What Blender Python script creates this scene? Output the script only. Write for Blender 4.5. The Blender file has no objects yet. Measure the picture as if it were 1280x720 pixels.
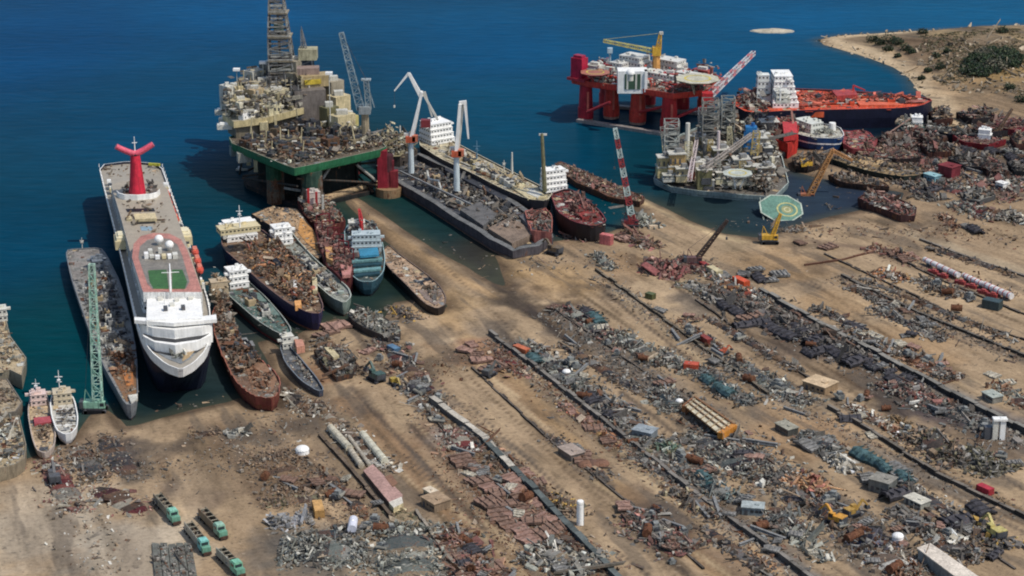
import bpy, math, random
import numpy as np
from mathutils import Vector
random.seed(7); RNG = np.random.default_rng(11)
SC = bpy.context.scene; COL = SC.collection
# ------------------------------------------------------------------ camera model
FPX, HORIZ, CAMH = 2700.0, -600.0, 332.0
PITCH = math.atan((360 - HORIZ) / FPX)
CP, SP = math.cos(PITCH), math.sin(PITCH)
def at(px, py, z=0.0):
    u = (px - 640) / FPX; v = (360 - py) / FPX
    dy = CP + v * SP; dz = -SP + v * CP
    t = (z - CAMH) / dz
    return np.array([u * t, dy * t, z])
def ats(pts, z=0.0): return np.array([at(p[0], p[1], z) for p in pts])
def lin(r, g, b, a=0.0):
    f = lambda c: ((c / 255 + .055) / 1.055) ** 2.4 if c > 10 else c / 255 / 12.92
    return np.array([f(r), f(g), f(b), a], dtype=np.float32)
# ------------------------------------------------------------------ mesh collector
QF = np.array([[0,3,2,1],[4,5,6,7],[0,1,5,4],[1,2,6,5],[2,3,7,6],[3,0,4,7]])
UB = np.array([[-1,-1,-1],[1,-1,-1],[1,1,-1],[-1,1,-1],[-1,-1,1],[1,-1,1],[1,1,1],[-1,1,1]]) * .5
def rotz(a):
    c, s = math.cos(a), math.sin(a); return np.array([[c,-s,0],[s,c,0],[0,0,1.]])
class M:
    def __init__(s): s.v = []; s.f = []; s.c = []; s.n = 0
    def add(s, v, faces, cols):
        v = np.asarray(v, float); s.v.append(v)
        for f in faces: s.f.append([i + s.n for i in f])
        if isinstance(cols, np.ndarray) and cols.ndim == 1: s.c += [cols] * len(faces)
        else: s.c += list(cols)
        s.n += len(v); return s
    def box(s, c, d, col, rz=0., R=None, top=None):
        R = rotz(rz) if R is None else R
        v = (UB * np.asarray(d, float)) @ R.T + np.asarray(c, float)
        cs = [col] * 6
        if top is not None: cs[1] = top
        return s.add(v, QF, cs)
    def boxz(s, x, y, z0, lx, ly, h, col, rz=0., top=None):      # box standing on z0
        return s.box((x, y, z0 + h / 2), (lx, ly, h), col, rz, top=top)
    def beam(s, p, q, w, col, w2=None):
        p, q = np.asarray(p, float), np.asarray(q, float); d = q - p; L = np.linalg.norm(d)
        if L < 1e-6: return s
        d /= L; a = np.array([0, 0, 1.]) if abs(d[2]) < .9 else np.array([1., 0, 0])
        u = np.cross(d, a); u /= np.linalg.norm(u); n = np.cross(u, d)
        w2 = w if w2 is None else w2
        v = [p - u*w/2 - n*w/2, p + u*w/2 - n*w/2, p + u*w/2 + n*w/2, p - u*w/2 + n*w/2]
        v += [q - u*w2/2 - n*w2/2, q + u*w2/2 - n*w2/2, q + u*w2/2 + n*w2/2, q - u*w2/2 + n*w2/2]
        return s.add(v, QF, col)
    def tube(s, p, q, r1, r2, col, n=12, cap=True, top=None):
        p, q = np.asarray(p, float), np.asarray(q, float); d = q - p; d /= np.linalg.norm(d)
        a = np.array([0, 0, 1.]) if abs(d[2]) < .9 else np.array([1., 0, 0])
        u = np.cross(d, a); u /= np.linalg.norm(u); w = np.cross(d, u)
        A = np.linspace(0, 2*np.pi, n, endpoint=False)
        ring = np.outer(np.cos(A), u) + np.outer(np.sin(A), w)
        v = np.vstack([p + ring*r1, q + ring*r2])
        f = [[i, (i+1) % n, n + (i+1) % n, n + i] for i in range(n)]; c = [col]*n
        if cap:
            f += [list(range(n-1, -1, -1)), list(range(n, 2*n))]; c += [col, col if top is None else top]
        return s.add(v, f, c)
    def loft(s, rings, cols, closed=True, cap0=False, cap1=False, capcol=None):
        n = len(rings[0]); v = np.vstack(rings); f = []; c = []
        for k in range(len(rings) - 1):
            for i in range(n if closed else n - 1):
                j = (i + 1) % n
                f.append([k*n+i, k*n+j, (k+1)*n+j, (k+1)*n+i]); c.append(cols[k] if isinstance(cols, list) else cols)
        if cap0: f.append(list(range(n-1, -1, -1))); c.append(capcol if capcol is not None else cols[0])
        if cap1: f.append(list(range((len(rings)-1)*n, len(rings)*n))); c.append(capcol if capcol is not None else cols[-1])
        return s.add(v, f, c)
    def dome(s, c, r, col, squash=1., n=14, m=6):
        c = np.asarray(c, float); rings = []
        for k in range(m):
            a = math.pi/2 * k / m * .98; A = np.linspace(0, 2*np.pi, n, endpoint=False)
            rings.append(np.stack([c[0] + r*math.cos(a)*np.cos(A), c[1] + r*math.cos(a)*np.sin(A), np.full(n, c[2] + r*squash*math.sin(a))], 1))
        return s.loft(rings, [col]*(m-1), cap1=True)
    def lattice(s, p, q, w0, w1, bays, t, cols):
        p, q = np.asarray(p, float), np.asarray(q, float); d = q - p; d /= np.linalg.norm(d)
        a = np.array([0, 0, 1.]) if abs(d[2]) < .95 else np.array([1., 0, 0])
        u = np.cross(d, a); u /= np.linalg.norm(u); n = np.cross(u, d)
        C = lambda k: [p + (q-p)*k/bays + (u*i + n*j) * ((w0 + (w1-w0)*k/bays)/2) for i, j in ((-1,-1),(1,-1),(1,1),(-1,1))]
        for k in range(bays):
            A, B = C(k), C(k+1); col = cols[k % len(cols)] if isinstance(cols, list) else cols
            for i in range(4):
                j = (i+1) % 4
                s.beam(A[i], B[i], t, col); s.beam(A[i], A[j], t*.7, col)
                s.beam(A[i], B[j], t*.6, col) if (k+i) % 2 else s.beam(A[j], B[i], t*.6, col)
        B = C(bays)
        for i in range(4): s.beam(B[i], B[(i+1) % 4], t*.8, cols[-1] if isinstance(cols, list) else cols)
        return s
    def prism(s, poly, z0, z1, side, top, inset=0.):
        poly = np.asarray(poly, float)[:, :2]
        if area(poly) < 0: poly = poly[::-1]
        n = len(poly); bot = poly if not inset else poly + (poly.mean(0) - poly) * inset
        v = np.vstack([np.c_[bot, np.full(n, z0)], np.c_[poly, np.full(n, z1)]])
        f = [[i, (i+1) % n, n+(i+1) % n, n+i] for i in range(n)] + [list(range(n, 2*n))]
        return s.add(v, f, [side]*n + [top])
    def pieces(s, P, Z, size, pal, n=None, flat=.5, long=1., tilt=.35, ang=None, spread=math.pi, rust=None):
        """many loose bent pieces of scrap: plates, blocks and bars at the points P, on heights Z"""
        n = len(P); pal = np.array(pal); BIG = RNG.random(n) < .05
        d = size * np.exp(RNG.normal(0, .5, (n, 3))) * np.where(BIG, 2.3, np.where(RNG.random(n) < .2, 1.4, .85))[:, None]
        k = np.where(BIG, 0, RNG.random(n)); d[:, 2] *= np.where(k < flat, np.where(BIG, .09, .16), .7); tilt = np.where(BIG, tilt*.45, tilt)
        bar = RNG.random(n) < .22; d[bar, 0] *= 2.4; d[bar, 1] *= .35; d[:, 0] *= long
        a = RNG.random(n) * 2 * math.pi if ang is None else ang + RNG.normal(0, spread, n)
        ca, sa = np.cos(a), np.sin(a)
        tx, ty = RNG.normal(0, tilt, n), RNG.normal(0, tilt, n)
        v = UB[None] * d[:, None, :] * (1 + RNG.normal(0, .13, (n, 8, 3)))
        v[..., 2] += v[..., 0] * np.tan(np.clip(tx, -.9, .9))[:, None] + v[..., 1] * np.tan(np.clip(ty, -.9, .9))[:, None]
        x = v[..., 0]*ca[:, None] - v[..., 1]*sa[:, None]; y = v[..., 0]*sa[:, None] + v[..., 1]*ca[:, None]
        lift = -v[..., 2].min(1) * .6
        w = np.stack([x + P[:, 0, None], y + P[:, 1, None], v[..., 2] + (Z + lift)[:, None]], -1)
        cc = pal[RNG.integers(0, len(pal), n)].copy(); cc[:, :3] = cc[:, :3]*.68 + lin(146,136,120)[:3]*.32; cc[:, :3] *= np.exp(RNG.normal(0, .26, (n, 1))); cc[:, :3] = np.clip(cc[:, :3], 0, .85)
        faces = (QF[None] + (np.arange(n) * 8)[:, None, None]).reshape(-1, 4)
        return s.add(w.reshape(-1, 3), faces.tolist(), np.repeat(cc, 6, 0))
    def build(s, name, mat, parent=None, loc=None, rz=0., smooth=False, tri=True):
        me = bpy.data.meshes.new(name)
        v = np.vstack(s.v) if s.v else np.zeros((0, 3))
        me.from_pydata(v.tolist(), [], s.f)
        at_ = me.attributes.new('Col', 'FLOAT_COLOR', 'FACE')
        at_.data.foreach_set('color', np.asarray(s.c, np.float32).reshape(-1))
        if smooth: me.polygons.foreach_set('use_smooth', np.ones(len(s.f), bool))
        me.materials.append(mat); me.update()
        o = bpy.data.objects.new(name, me); COL.objects.link(o)
        if parent is not None: o.parent = parent
        if loc is not None: o.location = loc
        if rz: o.rotation_euler = (0, 0, rz)
        return o
def area(p):
    x, y = p[:, 0], p[:, 1]; return .5 * np.sum(x*np.roll(y, -1) - y*np.roll(x, -1))
def inside(P, poly):
    x, y = P[:, 0], P[:, 1]; r = np.zeros(len(P), bool); j = len(poly) - 1
    for i in range(len(poly)):
        xi, yi, xj, yj = poly[i][0], poly[i][1], poly[j][0], poly[j][1]
        if yi != yj: r ^= ((yi > y) != (yj > y)) & (x < (xj-xi)*(y-yi)/(yj-yi) + xi)
        j = i
    return r
def segdist(P, a, b):
    a, b = np.asarray(a)[:2], np.asarray(b)[:2]; d = b - a
    t = np.clip(((P - a) @ d) / max(d @ d, 1e-9), 0, 1); return np.hypot(*(P - a - t[:, None]*d).T), t
def inpoly(poly, n, margin=0.):
    poly = np.asarray(poly)[:, :2]; lo, hi = poly.min(0), poly.max(0); out = []; k = 0
    while k < n:
        P = lo + RNG.random((n*3+20, 2)) * (hi - lo); P = P[inside(P, poly)]
        if margin:
            D = np.min([segdist(P, poly[i], poly[(i+1) % len(poly)])[0] for i in range(len(poly))], 0); P = P[D > margin]
        if not len(P): margin *= .5; continue
        out.append(P); k += len(P)
    return np.vstack(out)[:n]
def chaikin(p, k=1, closed=True):
    p = np.asarray(p, float)
    for _ in range(k):
        q = np.roll(p, -1, 0); r = np.empty((2*len(p), p.shape[1])); r[0::2] = .82*p + .18*q; r[1::2] = .18*p + .82*q; p = r
    return p
# ------------------------------------------------------------------ object helpers
def tag(o, label=None, cat=None, group=None, kind=None):
    for k, v in (('label', label), ('category', cat), ('group', group), ('kind', kind)):
        if v: o[k] = v
    return o
def thing(name, loc, label, cat, group=None, rz=0.):
    o = bpy.data.objects.new(name, None); COL.objects.link(o); o.location = Vector(loc); o.rotation_euler = (0, 0, rz)
    o.empty_display_size = .5
    return tag(o, label, cat, group)
def copy_tree(o, parent=None):
    c = o.copy(); COL.objects.link(c)
    if parent is not None: c.parent = parent
    for ch in o.children: copy_tree(ch, c)
    return c
# ------------------------------------------------------------------ materials
def nt(name):
    m = bpy.data.materials.new(name); m.use_nodes = True; t = m.node_tree; t.nodes.clear()
    out = t.nodes.new('ShaderNodeOutputMaterial'); b = t.nodes.new('ShaderNodeBsdfPrincipled'); t.links.new(b.outputs[0], out.inputs[0])
    return m, t, b
def N(t, typ, **kw):
    n = t.nodes.new(typ)
    for k, v in kw.items():
        if k in n.inputs: n.inputs[k].default_value = v
        else: setattr(n, k, v)
    return n
def mix(t, fac, a, b, blend='MIX'):
    n = t.nodes.new('ShaderNodeMix'); n.data_type = 'RGBA'; n.blend_type = blend
    for s, v in ((n.inputs[0], fac), (n.inputs[6], a), (n.inputs[7], b)):
        if hasattr(v, 'links'): t.links.new(v, s)
        else: s.default_value = v
    return n.outputs[2]
def ramp(t, src, stops):
    r = t.nodes.new('ShaderNodeValToRGB'); e = r.color_ramp.elements
    while len(e) < len(stops): e.new(.5)
    for k, (p, c) in enumerate(stops): e[k].position = p; e[k].color = c if len(c) == 4 else (*c, 1)
    t.links.new(src, r.inputs[0]); return r.outputs[0]
def g3(x): return (x, x, x, 1)
def weathered(name, rough=.6, grime=.5, streak=.5, spec=.3, scale=1., mott=.78):
    """painted or bare steel: the colour of each face, dulled by patches, streaks and the rust that its alpha asks for"""
    m, t, b = nt(name)
    a = N(t, 'ShaderNodeAttribute', attribute_name='Col'); tc = N(t, 'ShaderNodeTexCoord')
    mp = N(t, 'ShaderNodeMapping'); mp.inputs['Scale'].default_value = (1.3*scale, 1.3*scale, .18*scale); t.links.new(tc.outputs['Object'], mp.inputs[0])
    n1 = N(t, 'ShaderNodeTexNoise', Scale=.9, Detail=5.); t.links.new(mp.outputs[0], n1.inputs['Vector'])
    n2 = N(t, 'ShaderNodeTexNoise', Scale=.22*scale, Detail=7., Roughness=.65); t.links.new(tc.outputs['Object'], n2.inputs['Vector'])
    n3 = N(t, 'ShaderNodeTexNoise', Scale=2.1*scale, Detail=4.); t.links.new(tc.outputs['Object'], n3.inputs['Vector'])
    v1 = ramp(t, n2.outputs[0], [(.3, g3(1 - grime)), (.62, g3(1.12))])
    v2 = ramp(t, n1.outputs[0], [(.32, g3(1 - streak)), (.6, g3(1.08))])
    v3 = ramp(t, n3.outputs[0], [(.3, g3(mott)), (.7, g3(1.93-mott))])
    c = mix(t, 1., a.outputs['Color'], v1, 'MULTIPLY'); c = mix(t, 1., c, v2, 'MULTIPLY'); c = mix(t, 1., c, v3, 'MULTIPLY')
    rc = ramp(t, n3.outputs[0], [(.3, (.055, .025, .014)), (.5, (.12, .05, .025)), (.7, (.21, .105, .055))])
    ad = N(t, 'ShaderNodeMath', operation='ADD'); t.links.new(n2.outputs[0], ad.inputs[0]); t.links.new(n1.outputs[0], ad.inputs[1])
    ml = N(t, 'ShaderNodeMath', operation='MULTIPLY_ADD'); t.links.new(a.outputs['Alpha'], ml.inputs[0]); ml.inputs[1].default_value = 1.2
    s2 = N(t, 'ShaderNodeMath', operation='SUBTRACT'); t.links.new(ad.outputs[0], s2.inputs[0]); s2.inputs[1].default_value = 1.5
    t.links.new(s2.outputs[0], ml.inputs[2])
    rf = ramp(t, ml.outputs[0], [(0., g3(0)), (.22, g3(1))])
    c = mix(t, rf, c, rc)
    t.links.new(c, b.inputs['Base Color']); b.inputs['Roughness'].default_value = rough; b.inputs['Specular IOR Level'].default_value = spec
    bp = N(t, 'ShaderNodeBump', Strength=.35, Distance=.3); t.links.new(n3.outputs[0], bp.inputs['Height']); t.links.new(bp.outputs[0], b.inputs['Normal'])
    return m
MP = weathered('ship_paint', .5, .28, .28, .35)
MW = weathered('white_ship_paint', .45, .07, .1, .35, mott=.93)
MS = weathered('scrap_metal', .75, .45, .3, .25)
MR = weathered('rusty_steel', .8, .4, .35, .2)
MC = weathered('concrete', .9, .35, .2, .15)
MF = weathered('foliage', .8, .3, .0, .1)
def glassy():
    m, t, b = nt('window_glass'); a = N(t, 'ShaderNodeAttribute', attribute_name='Col'); tc = N(t, 'ShaderNodeTexCoord')
    n = N(t, 'ShaderNodeTexNoise', Scale=.7); t.links.new(tc.outputs['Object'], n.inputs['Vector'])
    c = mix(t, n.outputs[0], (.012, .016, .02, 1), (.04, .05, .06, 1)); t.links.new(c, b.inputs['Base Color']); b.inputs['Roughness'].default_value = .12
    return m
MG = glassy()
# ------------------------------------------------------------------ colours (as lit in the photograph)
SAND = lin(170,140,106); SAND2 = lin(150,122,92); DIRT = lin(120,98,76); GREY = lin(122,115,106); DGREY = lin(84,80,78); MUD = lin(72,66,62)
WHITE = lin(236,234,228,.0); OFFW = lin(205,202,190,.1); CREAM = lin(205,190,150,.12); BEIGE = lin(190,168,132,.1); STEEL = lin(140,140,138,.25); DSTEEL = lin(78,80,84,.3)
BLACK = lin(26,27,32,.12); NAVY = lin(32,36,66,.1); RUST = lin(122,78,58,.6); RUST2 = lin(146,98,74,.5); MAROON = lin(124,52,56,.2); RED = lin(196,58,58,.05); ORANGE = lin(214,90,60,.06); YEL = lin(214,168,62,.12)
GREEN = lin(44,104,70,.12); MINT = lin(146,190,164,.06); TEAL = lin(58,100,106,.2); BLUE = lin(48,128,172,.05); PINK = lin(176,128,116,.12); TAN = lin(196,164,122,.08); OLIVE = lin(112,108,78,.2)
P_GREY = [lin(150,148,142,.2), lin(112,112,110,.3), lin(84,86,88,.3), lin(176,172,162,.1), lin(128,120,108,.35), lin(66,68,72,.2), lin(120,90,72,.5)]
P_PALE = [lin(186,186,172,.1), lin(160,164,152,.15), lin(206,204,192,.05), lin(132,138,130,.2), lin(112,118,114,.2), lin(170,150,124,.2), lin(90,96,96,.2)]
P_RUST = [lin(142,96,74,.5), lin(122,82,64,.6), lin(104,72,60,.6), lin(168,122,92,.35), lin(128,112,98,.4), lin(90,70,62,.5), lin(170,150,128,.2), lin(110,104,98,.3)]
P_DARK = [lin(58,58,62,.2), lin(78,76,78,.25), lin(44,44,50,.1), lin(98,94,92,.25), lin(112,88,78,.45), lin(132,128,124,.2)]
P_BLUE = [lin(74,90,98,.15), lin(96,108,110,.2), lin(120,126,124,.2), lin(62,74,80,.2), lin(160,160,152,.1), lin(84,84,82,.3), lin(52,56,60,.2)]
P_MAR = [lin(132,62,62,.3), lin(112,52,54,.4), lin(146,86,80,.3), lin(92,54,54,.4), lin(160,120,108,.3), lin(84,76,76,.3)]
P_BRN = [lin(140,112,86,.3), lin(118,94,76,.4), lin(158,130,100,.2), lin(98,80,68,.4), lin(128,118,106,.2), lin(88,78,72,.3)]
P_ORG = [lin(204,142,82,.15), lin(190,120,70,.2), lin(176,88,66,.2), lin(214,170,112,.1), lin(150,110,80,.3)]
P_WHT = [lin(216,212,200,.0), lin(232,228,216,.0), lin(186,178,160,.1), lin(150,144,132,.15)]
DUST = lin(140,128,112)
P_RIG = [lin(196,184,150,.15), lin(214,206,180,.05), lin(160,150,126,.25), lin(130,128,118,.25), lin(96,96,94,.3), lin(172,160,120,.2), lin(120,104,84,.4), lin(70,74,76,.2), lin(206,200,188,.1)]
# ================================================================== ground, hills and sea
SHORE = [(-300,600),(-40,590),(5,582),(38,572),(62,562),(92,548),(104,530),(113,519),(135,513),(150,524),(158,533),(172,531),(200,523),(240,512),
 (285,503),(300,497),(318,512),(345,508),(352,478),(335,452),(322,428),(338,424),(362,448),(380,440),(372,418),(392,408),(420,398),(440,402),
 (462,415),(478,402),(492,378),(520,374),(545,388),(560,384),(548,358),(520,333),(490,308),(462,284),(440,262),(430,252),(446,247),(470,262),(505,287),
 (545,313),(585,335),(618,354),(632,358),(627,340),(618,320),(645,311),(690,302),(735,296),(762,290),(783,283),(800,272),(786,252),(798,245),
 (830,259),(862,276),(905,292),(945,297),(975,291),(1000,281),(1040,270),(1080,262),(1125,252),(1130,241),(1085,233),(1020,222),(990,214),(976,203),
 (985,188),(1030,186),(1060,190),(1088,184),(1102,174),(1140,168),(1205,181),(1232,174),(1185,158),(1162,150),(1168,138),(1158,122),(1146,112),
 (1138,98),(1116,84),(1088,73),(1054,63),(1030,56),(1022,50),(1046,45),(1092,42),(1142,39),(1200,36),(1290,31),(1450,26)]
SH = ats(SHORE)[:, :2]
LANDP = np.vstack([SH, [[9000, 1700], [9000, -3000], [-2500, -3000], [-2500, SH[0, 1]]]])
def sdf(P):
    D = np.full(len(P), 1e9)
    for i in range(len(SH) - 1): D = np.minimum(D, segdist(P, SH[i], SH[i+1])[0])
    return np.where(inside(P, LANDP), D, -D)
HILLS = [(1205,60,3.5,60),(1120,50,1.5,50),(1275,56,4,60),(1255,104,6,36),(1340,90,7,90),(1190,96,2,36)]
HB = [(at(a, b)[:2], h, r) for a, b, h, r in HILLS]
def smooth_noise(P, s, seed):
    r = np.random.default_rng(seed); z = np.zeros(len(P))
    for k in range(9):
        a = r.random() * 6.28; f = s * (.5 + 1.5 * r.random()); z += np.sin(P[:, 0]*math.cos(a)*f + P[:, 1]*math.sin(a)*f + r.random()*6.28)
    return z / 4
def height(P):
    d = sdf(P); z = np.clip(.13 * d, -3, 1.5) ; z = np.where(z > .9, .9 + (z-.9)*.6, z)
    hl = np.clip((d - 6) / 30, 0, 1)
    for c, h, r in HB: z += h * np.exp(-((P - c)**2).sum(1) / r**2) * hl
    return z + np.where(d > 4, .12, .04) * smooth_noise(P, .25, 3), d
def gz(x, y): return float(height(np.array([[x, y]], float))[0][0])
def gat(px, py):
    p = at(px, py, 1.3)
    if p[1] < 1150: z = gz(p[0], p[1]); p = at(px, py, z); p[2] = gz(p[0], p[1]); return p
    Q = np.array([at(px, py, z) for z in np.linspace(20, -.5, 90)]); h = height(Q[:, :2])[0]; k = np.argmax(h >= Q[:, 2]); p = Q[k]; p[2] = h[k]; return p
def axis(a, b, step, far_lo, far_hi): return np.array(sorted(far_lo) + list(np.arange(a, b, step)) + sorted(far_hi))
gx = axis(-330, 430, 1.5, [-2400, -1200, -600, -420], [470, 560, 800, 1500, 3500, 8500])
gy = np.concatenate([[-2500, -500, 200, 450, 540], np.arange(585, 1000, 1.5), np.arange(1000, 1720, 2.6), [1760, 1900, 2300]])
X, Y = np.meshgrid(gx, gy); GP = np.c_[X.ravel(), Y.ravel()]
GH, GD = height(GP)
SAND = lin(174,150,120); SAND2 = lin(152,130,104)
C = np.tile(SAND[:3], (len(GP), 1)).astype(float)
def blend(w, c):
    global C; C = C * (1 - w[:, None]) + np.asarray(c[:3])[None] * w[:, None]
WOB = smooth_noise(GP, .16, 5); WOB2 = smooth_noise(GP, .5, 6)
blend(np.clip(.45 + .4*smooth_noise(GP, .03, 9) + .2*WOB, 0, .8), SAND2)
blend(np.clip(.25*smooth_noise(GP, .07, 19) + .12*WOB2, 0, .5), lin(178,154,122))
def strip(pts, w, col, k=.8, soft=.5):
    P = ats(pts, 1.3)[:, :2]; D = np.full(len(GP), 1e9)
    for i in range(len(P) - 1): D = np.minimum(D, segdist(GP, P[i], P[i+1])[0])
    D = D + w*.16*WOB + w*.1*WOB2
    blend(k * np.clip((w/2*(1+soft) - D) / (w*soft), 0, 1), col)
def blob(px, py, rx, ry, col, k=.8):                       # rx, ry in metres: across and away
    c = at(px, py, 1.3)[:2]; q = (GP - c) / np.array([rx, ry]); d = np.hypot(*q.T) + .25*WOB + .15*WOB2
    blend(k * np.clip((1.25 - d) / .6, 0, 1), col)
UP = np.clip((GP[:, 1] - 960) / 160, 0, 1); blend(UP * .55, lin(146,122,96))
for pts, w, c, k in [
 ([(470,425),(545,500),(640,590),(770,730)], 9, DGREY, .6), ([(645,432),(748,512),(868,610),(1025,730)], 11, lin(118,113,107), .95),
 ([(600,415),(700,490),(800,560),(880,620)], 20, DGREY, .45), ([(540,535),(600,600),(690,700)], 17, lin(110,84,72), .6),
 ([(690,390),(780,455),(900,535),(1010,612),(1110,690)], 17, lin(96,92,88), .75), ([(745,345),(830,408),(930,470),(1030,530),(1170,602),(1290,655)], 6, GREY, .7),
 ([(905,350),(980,400),(1090,462),(1180,510),(1270,560)], 19, lin(74,70,72), .7), ([(950,368),(1060,428),(1180,487),(1300,545)], 10, lin(132,126,118), .85),
 ([(1140,292),(1210,318),(1300,348)], 10, lin(160,144,120), .7), ([(1040,338),(1130,385),(1300,458)], 8, lin(108,98,88), .7),
 ([(1000,300),(1080,310),(1150,335),(1240,372)], 6, lin(106,88,76), .6), ([(960,600),(1060,665),(1150,720)], 16, lin(104,96,88), .6),
 ([(1060,470),(1160,520),(1260,570)], 14, lin(112,96,80), .6), ([(400,520),(470,610),(520,690),(560,740)], 16, lin(112,100,86), .7),
 ([(520,480),(590,560),(700,700)], 5, lin(118,90,62), .5), ([(560,400),(640,470),(760,600),(900,720)], 8, lin(178,146,106), .6),
 ([(655,385),(722,432)], 4.5, MUD, .85), ([(728,441),(772,467)], 4.5, MUD, .75), ([(590,295),(622,340),(645,378),(668,392),(700,385)], 12, lin(66,58,52), .9), ([(645,378),(690,405),(726,436)], 6, lin(70,62,56), .85), ([(610,372),(660,386),(720,378)], 6, lin(84,72,62), .7),
 ([(690,300),(722,322)], 3, MUD, .6), ([(650,320),(716,360)], 2.5, lin(96,80,62), .7), ([(718,362),(790,412)], 2, lin(86,72,58), .7),
 ([(660,525),(740,595),(800,650),(860,720)], 5, lin(86,72,60), .7), ([(790,620),(850,670),(930,720)], 14, lin(104,82,68), .55), ([(930,690),(960,712)], 8, lin(168,112,60), .6),
 ([(430,500),(500,560),(560,640),(640,720)], 12, lin(132,100,72), .6), ([(540,430),(620,470),(680,520)], 8, lin(140,112,84), .5),
 ([(60,600),(80,640),(100,720)], 5, lin(130,108,90), .6), ([(0,617),(70,606)], 1.4, lin(126,92,62), .7), ([(110,650),(112,725)], 1.6, lin(48,44,42), .9), ([(195,570),(230,625)], 1.2, lin(120,92,66), .7), ([(290,570),(330,640)], 2.5, lin(120,100,80), .6),
 ([(985,200),(1040,205),(1120,215),(1200,235)], 18, lin(92,78,68), .75), ([(1150,180),(1280,215)], 26, lin(84,76,74), .75),
 ([(1100,165),(1180,168),(1290,190)], 24, lin(82,74,74), .75), ([(1050,190),(1130,205),(1180,215)], 14, lin(92,78,76), .7), ([(1150,232),(1290,245)], 14, lin(110,98,88), .6), ([(1100,215),(1180,225)], 8, lin(124,98,92), .6), ([(1150,245),(1290,285)], 5, lin(110,100,88), .5), ([(1010,262),(1080,275),(1160,280)], 6, lin(110,96,80), .5)]:
    strip(pts, w, c, k)
strip([(797,247),(830,261),(862,279),(905,296),(930,302)], 7, lin(214,188,146), .9); strip([(432,252),(500,300),(560,340),(620,372)], 7, lin(184,152,112), .7)
for k_ in range(120):                                        # wheel ruts along the lanes
    x0, y0 = RNG.uniform(380, 1240), RNG.uniform(300, 700); L_ = RNG.uniform(50, 170); sl_ = np.interp(x0, [400, 700, 1000, 1250], [1.1, .82, .62, .45]); strip([(x0, y0), (x0+L_*.5, y0+L_*.5*sl_+RNG.normal(0, 3)), (x0+L_, y0+L_*sl_)], RNG.uniform(.8, 2.6), [lin(98,80,62), lin(118,100,80), lin(188,164,130), lin(84,74,66)][k_ % 4], .8)
for k_ in range(45): blob(RNG.uniform(0, 1270), RNG.uniform(260, 720), RNG.uniform(2, 9), RNG.uniform(3, 14), [lin(104,86,68), lin(120,110,98), lin(182,156,120), lin(86,76,68)][k_ % 4], .4)
for a in [(150,570,10,16,lin(66,62,62),.85),(172,590,6,12,lin(74,70,66),.7),(255,623,7,9,lin(104,88,76),.8),(215,612,5,9,lin(74,62,60),.7),(110,560,12,18,lin(100,84,72),.6),(280,545,10,14,lin(120,98,76),.6),(60,660,24,34,lin(176,162,142),.8),(170,690,24,28,lin(174,162,144),.7),(240,610,10,22,lin(176,154,126),.6),(20,620,16,16,lin(176,158,134),.7),
 (360,590,17,24,lin(118,98,80),.7),(590,440,10,16,lin(150,104,84),.5),(640,375,14,10,lin(82,72,62),.75),(560,450,12,20,lin(120,98,74),.5),(520,455,10,12,lin(112,96,76),.5),(400,470,10,14,lin(132,92,66),.6),
 (640,330,16,14,lin(176,146,106),.6),(560,380,16,20,lin(176,146,106),.6),(700,350,20,24,lin(178,146,104),.6),(790,330,18,18,lin(140,112,82),.6),(920,305,12,12,lin(150,132,106),.6),(980,330,24,22,lin(172,142,106),.7),(1040,380,16,20,lin(168,138,102),.6),(1140,440,22,30,lin(162,132,98),.6),(1000,545,22,26,lin(164,132,98),.6),
 (380,690,22,22,lin(102,100,96),.7),(515,690,22,26,lin(112,110,104),.7),(1130,500,17,17,lin(50,48,52),.75),(1200,520,20,14,lin(72,66,74),.7),(1000,430,22,20,lin(64,60,64),.6),(880,380,14,20,lin(80,78,76),.6),(820,650,10,18,lin(90,80,74),.6),(560,545,8,9,lin(166,156,146),.6)]:
    blob(*a[:4], a[4], a[5])
for k_ in range(90):
    t_ = RNG.random(); px_, py_ = np.interp(t_, [0,.2,.4,.6,.8,1], [60,300,520,700,950,1250]) + RNG.normal(0, 25), np.interp(t_, [0,.2,.4,.6,.8,1], [585,530,420,330,310,215]) + RNG.uniform(0, 60); blob(px_, py_, RNG.uniform(2,7), RNG.uniform(3,12), [MUD, lin(92,76,62), lin(66,60,58)][k_ % 3], .42)
# the far headland: dry grass, pale beach, dark scrub
hd = np.clip((GP[:, 1] - 1240) / 60, 0, 1) * np.clip((GP[:, 0] - 215) / 25, 0, 1)
hn = smooth_noise(GP, .12, 22)
blend(hd * .95, lin(134,116,94)); hn2 = smooth_noise(GP, .35, 27); blend(hd * np.clip(hn*.7, 0, .8), lin(98,86,72)); blend(hd * np.clip(-hn*.5, 0, .5), lin(172,148,106)); blend(hd * np.clip(hn2*.55, 0, .6), lin(104,94,78)); blend(hd * np.clip(smooth_noise(GP, .2, 41)*.6-.1, 0, .6), lin(118,104,84))
blend(np.clip((17 - GD) / 8, 0, 1) * (GP[:, 1] > 1190) * np.clip((GP[:, 0] - 205) / 15, 0, 1) * .9, lin(206,182,148))
strip([(1110,66),(1150,85),(1172,105),(1200,118)], 6, lin(196,168,132), .7); blob(1165,75,22,35,lin(124,100,80),.5); blob(1240,105,26,26,lin(172,140,88),.6); blob(1190,110,18,28,lin(178,150,116),.6)
blend(np.clip((9 - GD + WOB*3) / 8, 0, 1) * .8 * (GP[:, 1] < 1215), lin(84,70,58))
LN = [((540,503),(775,728)),((612,418),(1020,732)),((745,338),(1290,652)),((950,366),(1300,552)),((1052,345),(1290,450)),((400,530),(500,662))]
A_, b_ = [], []
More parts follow.
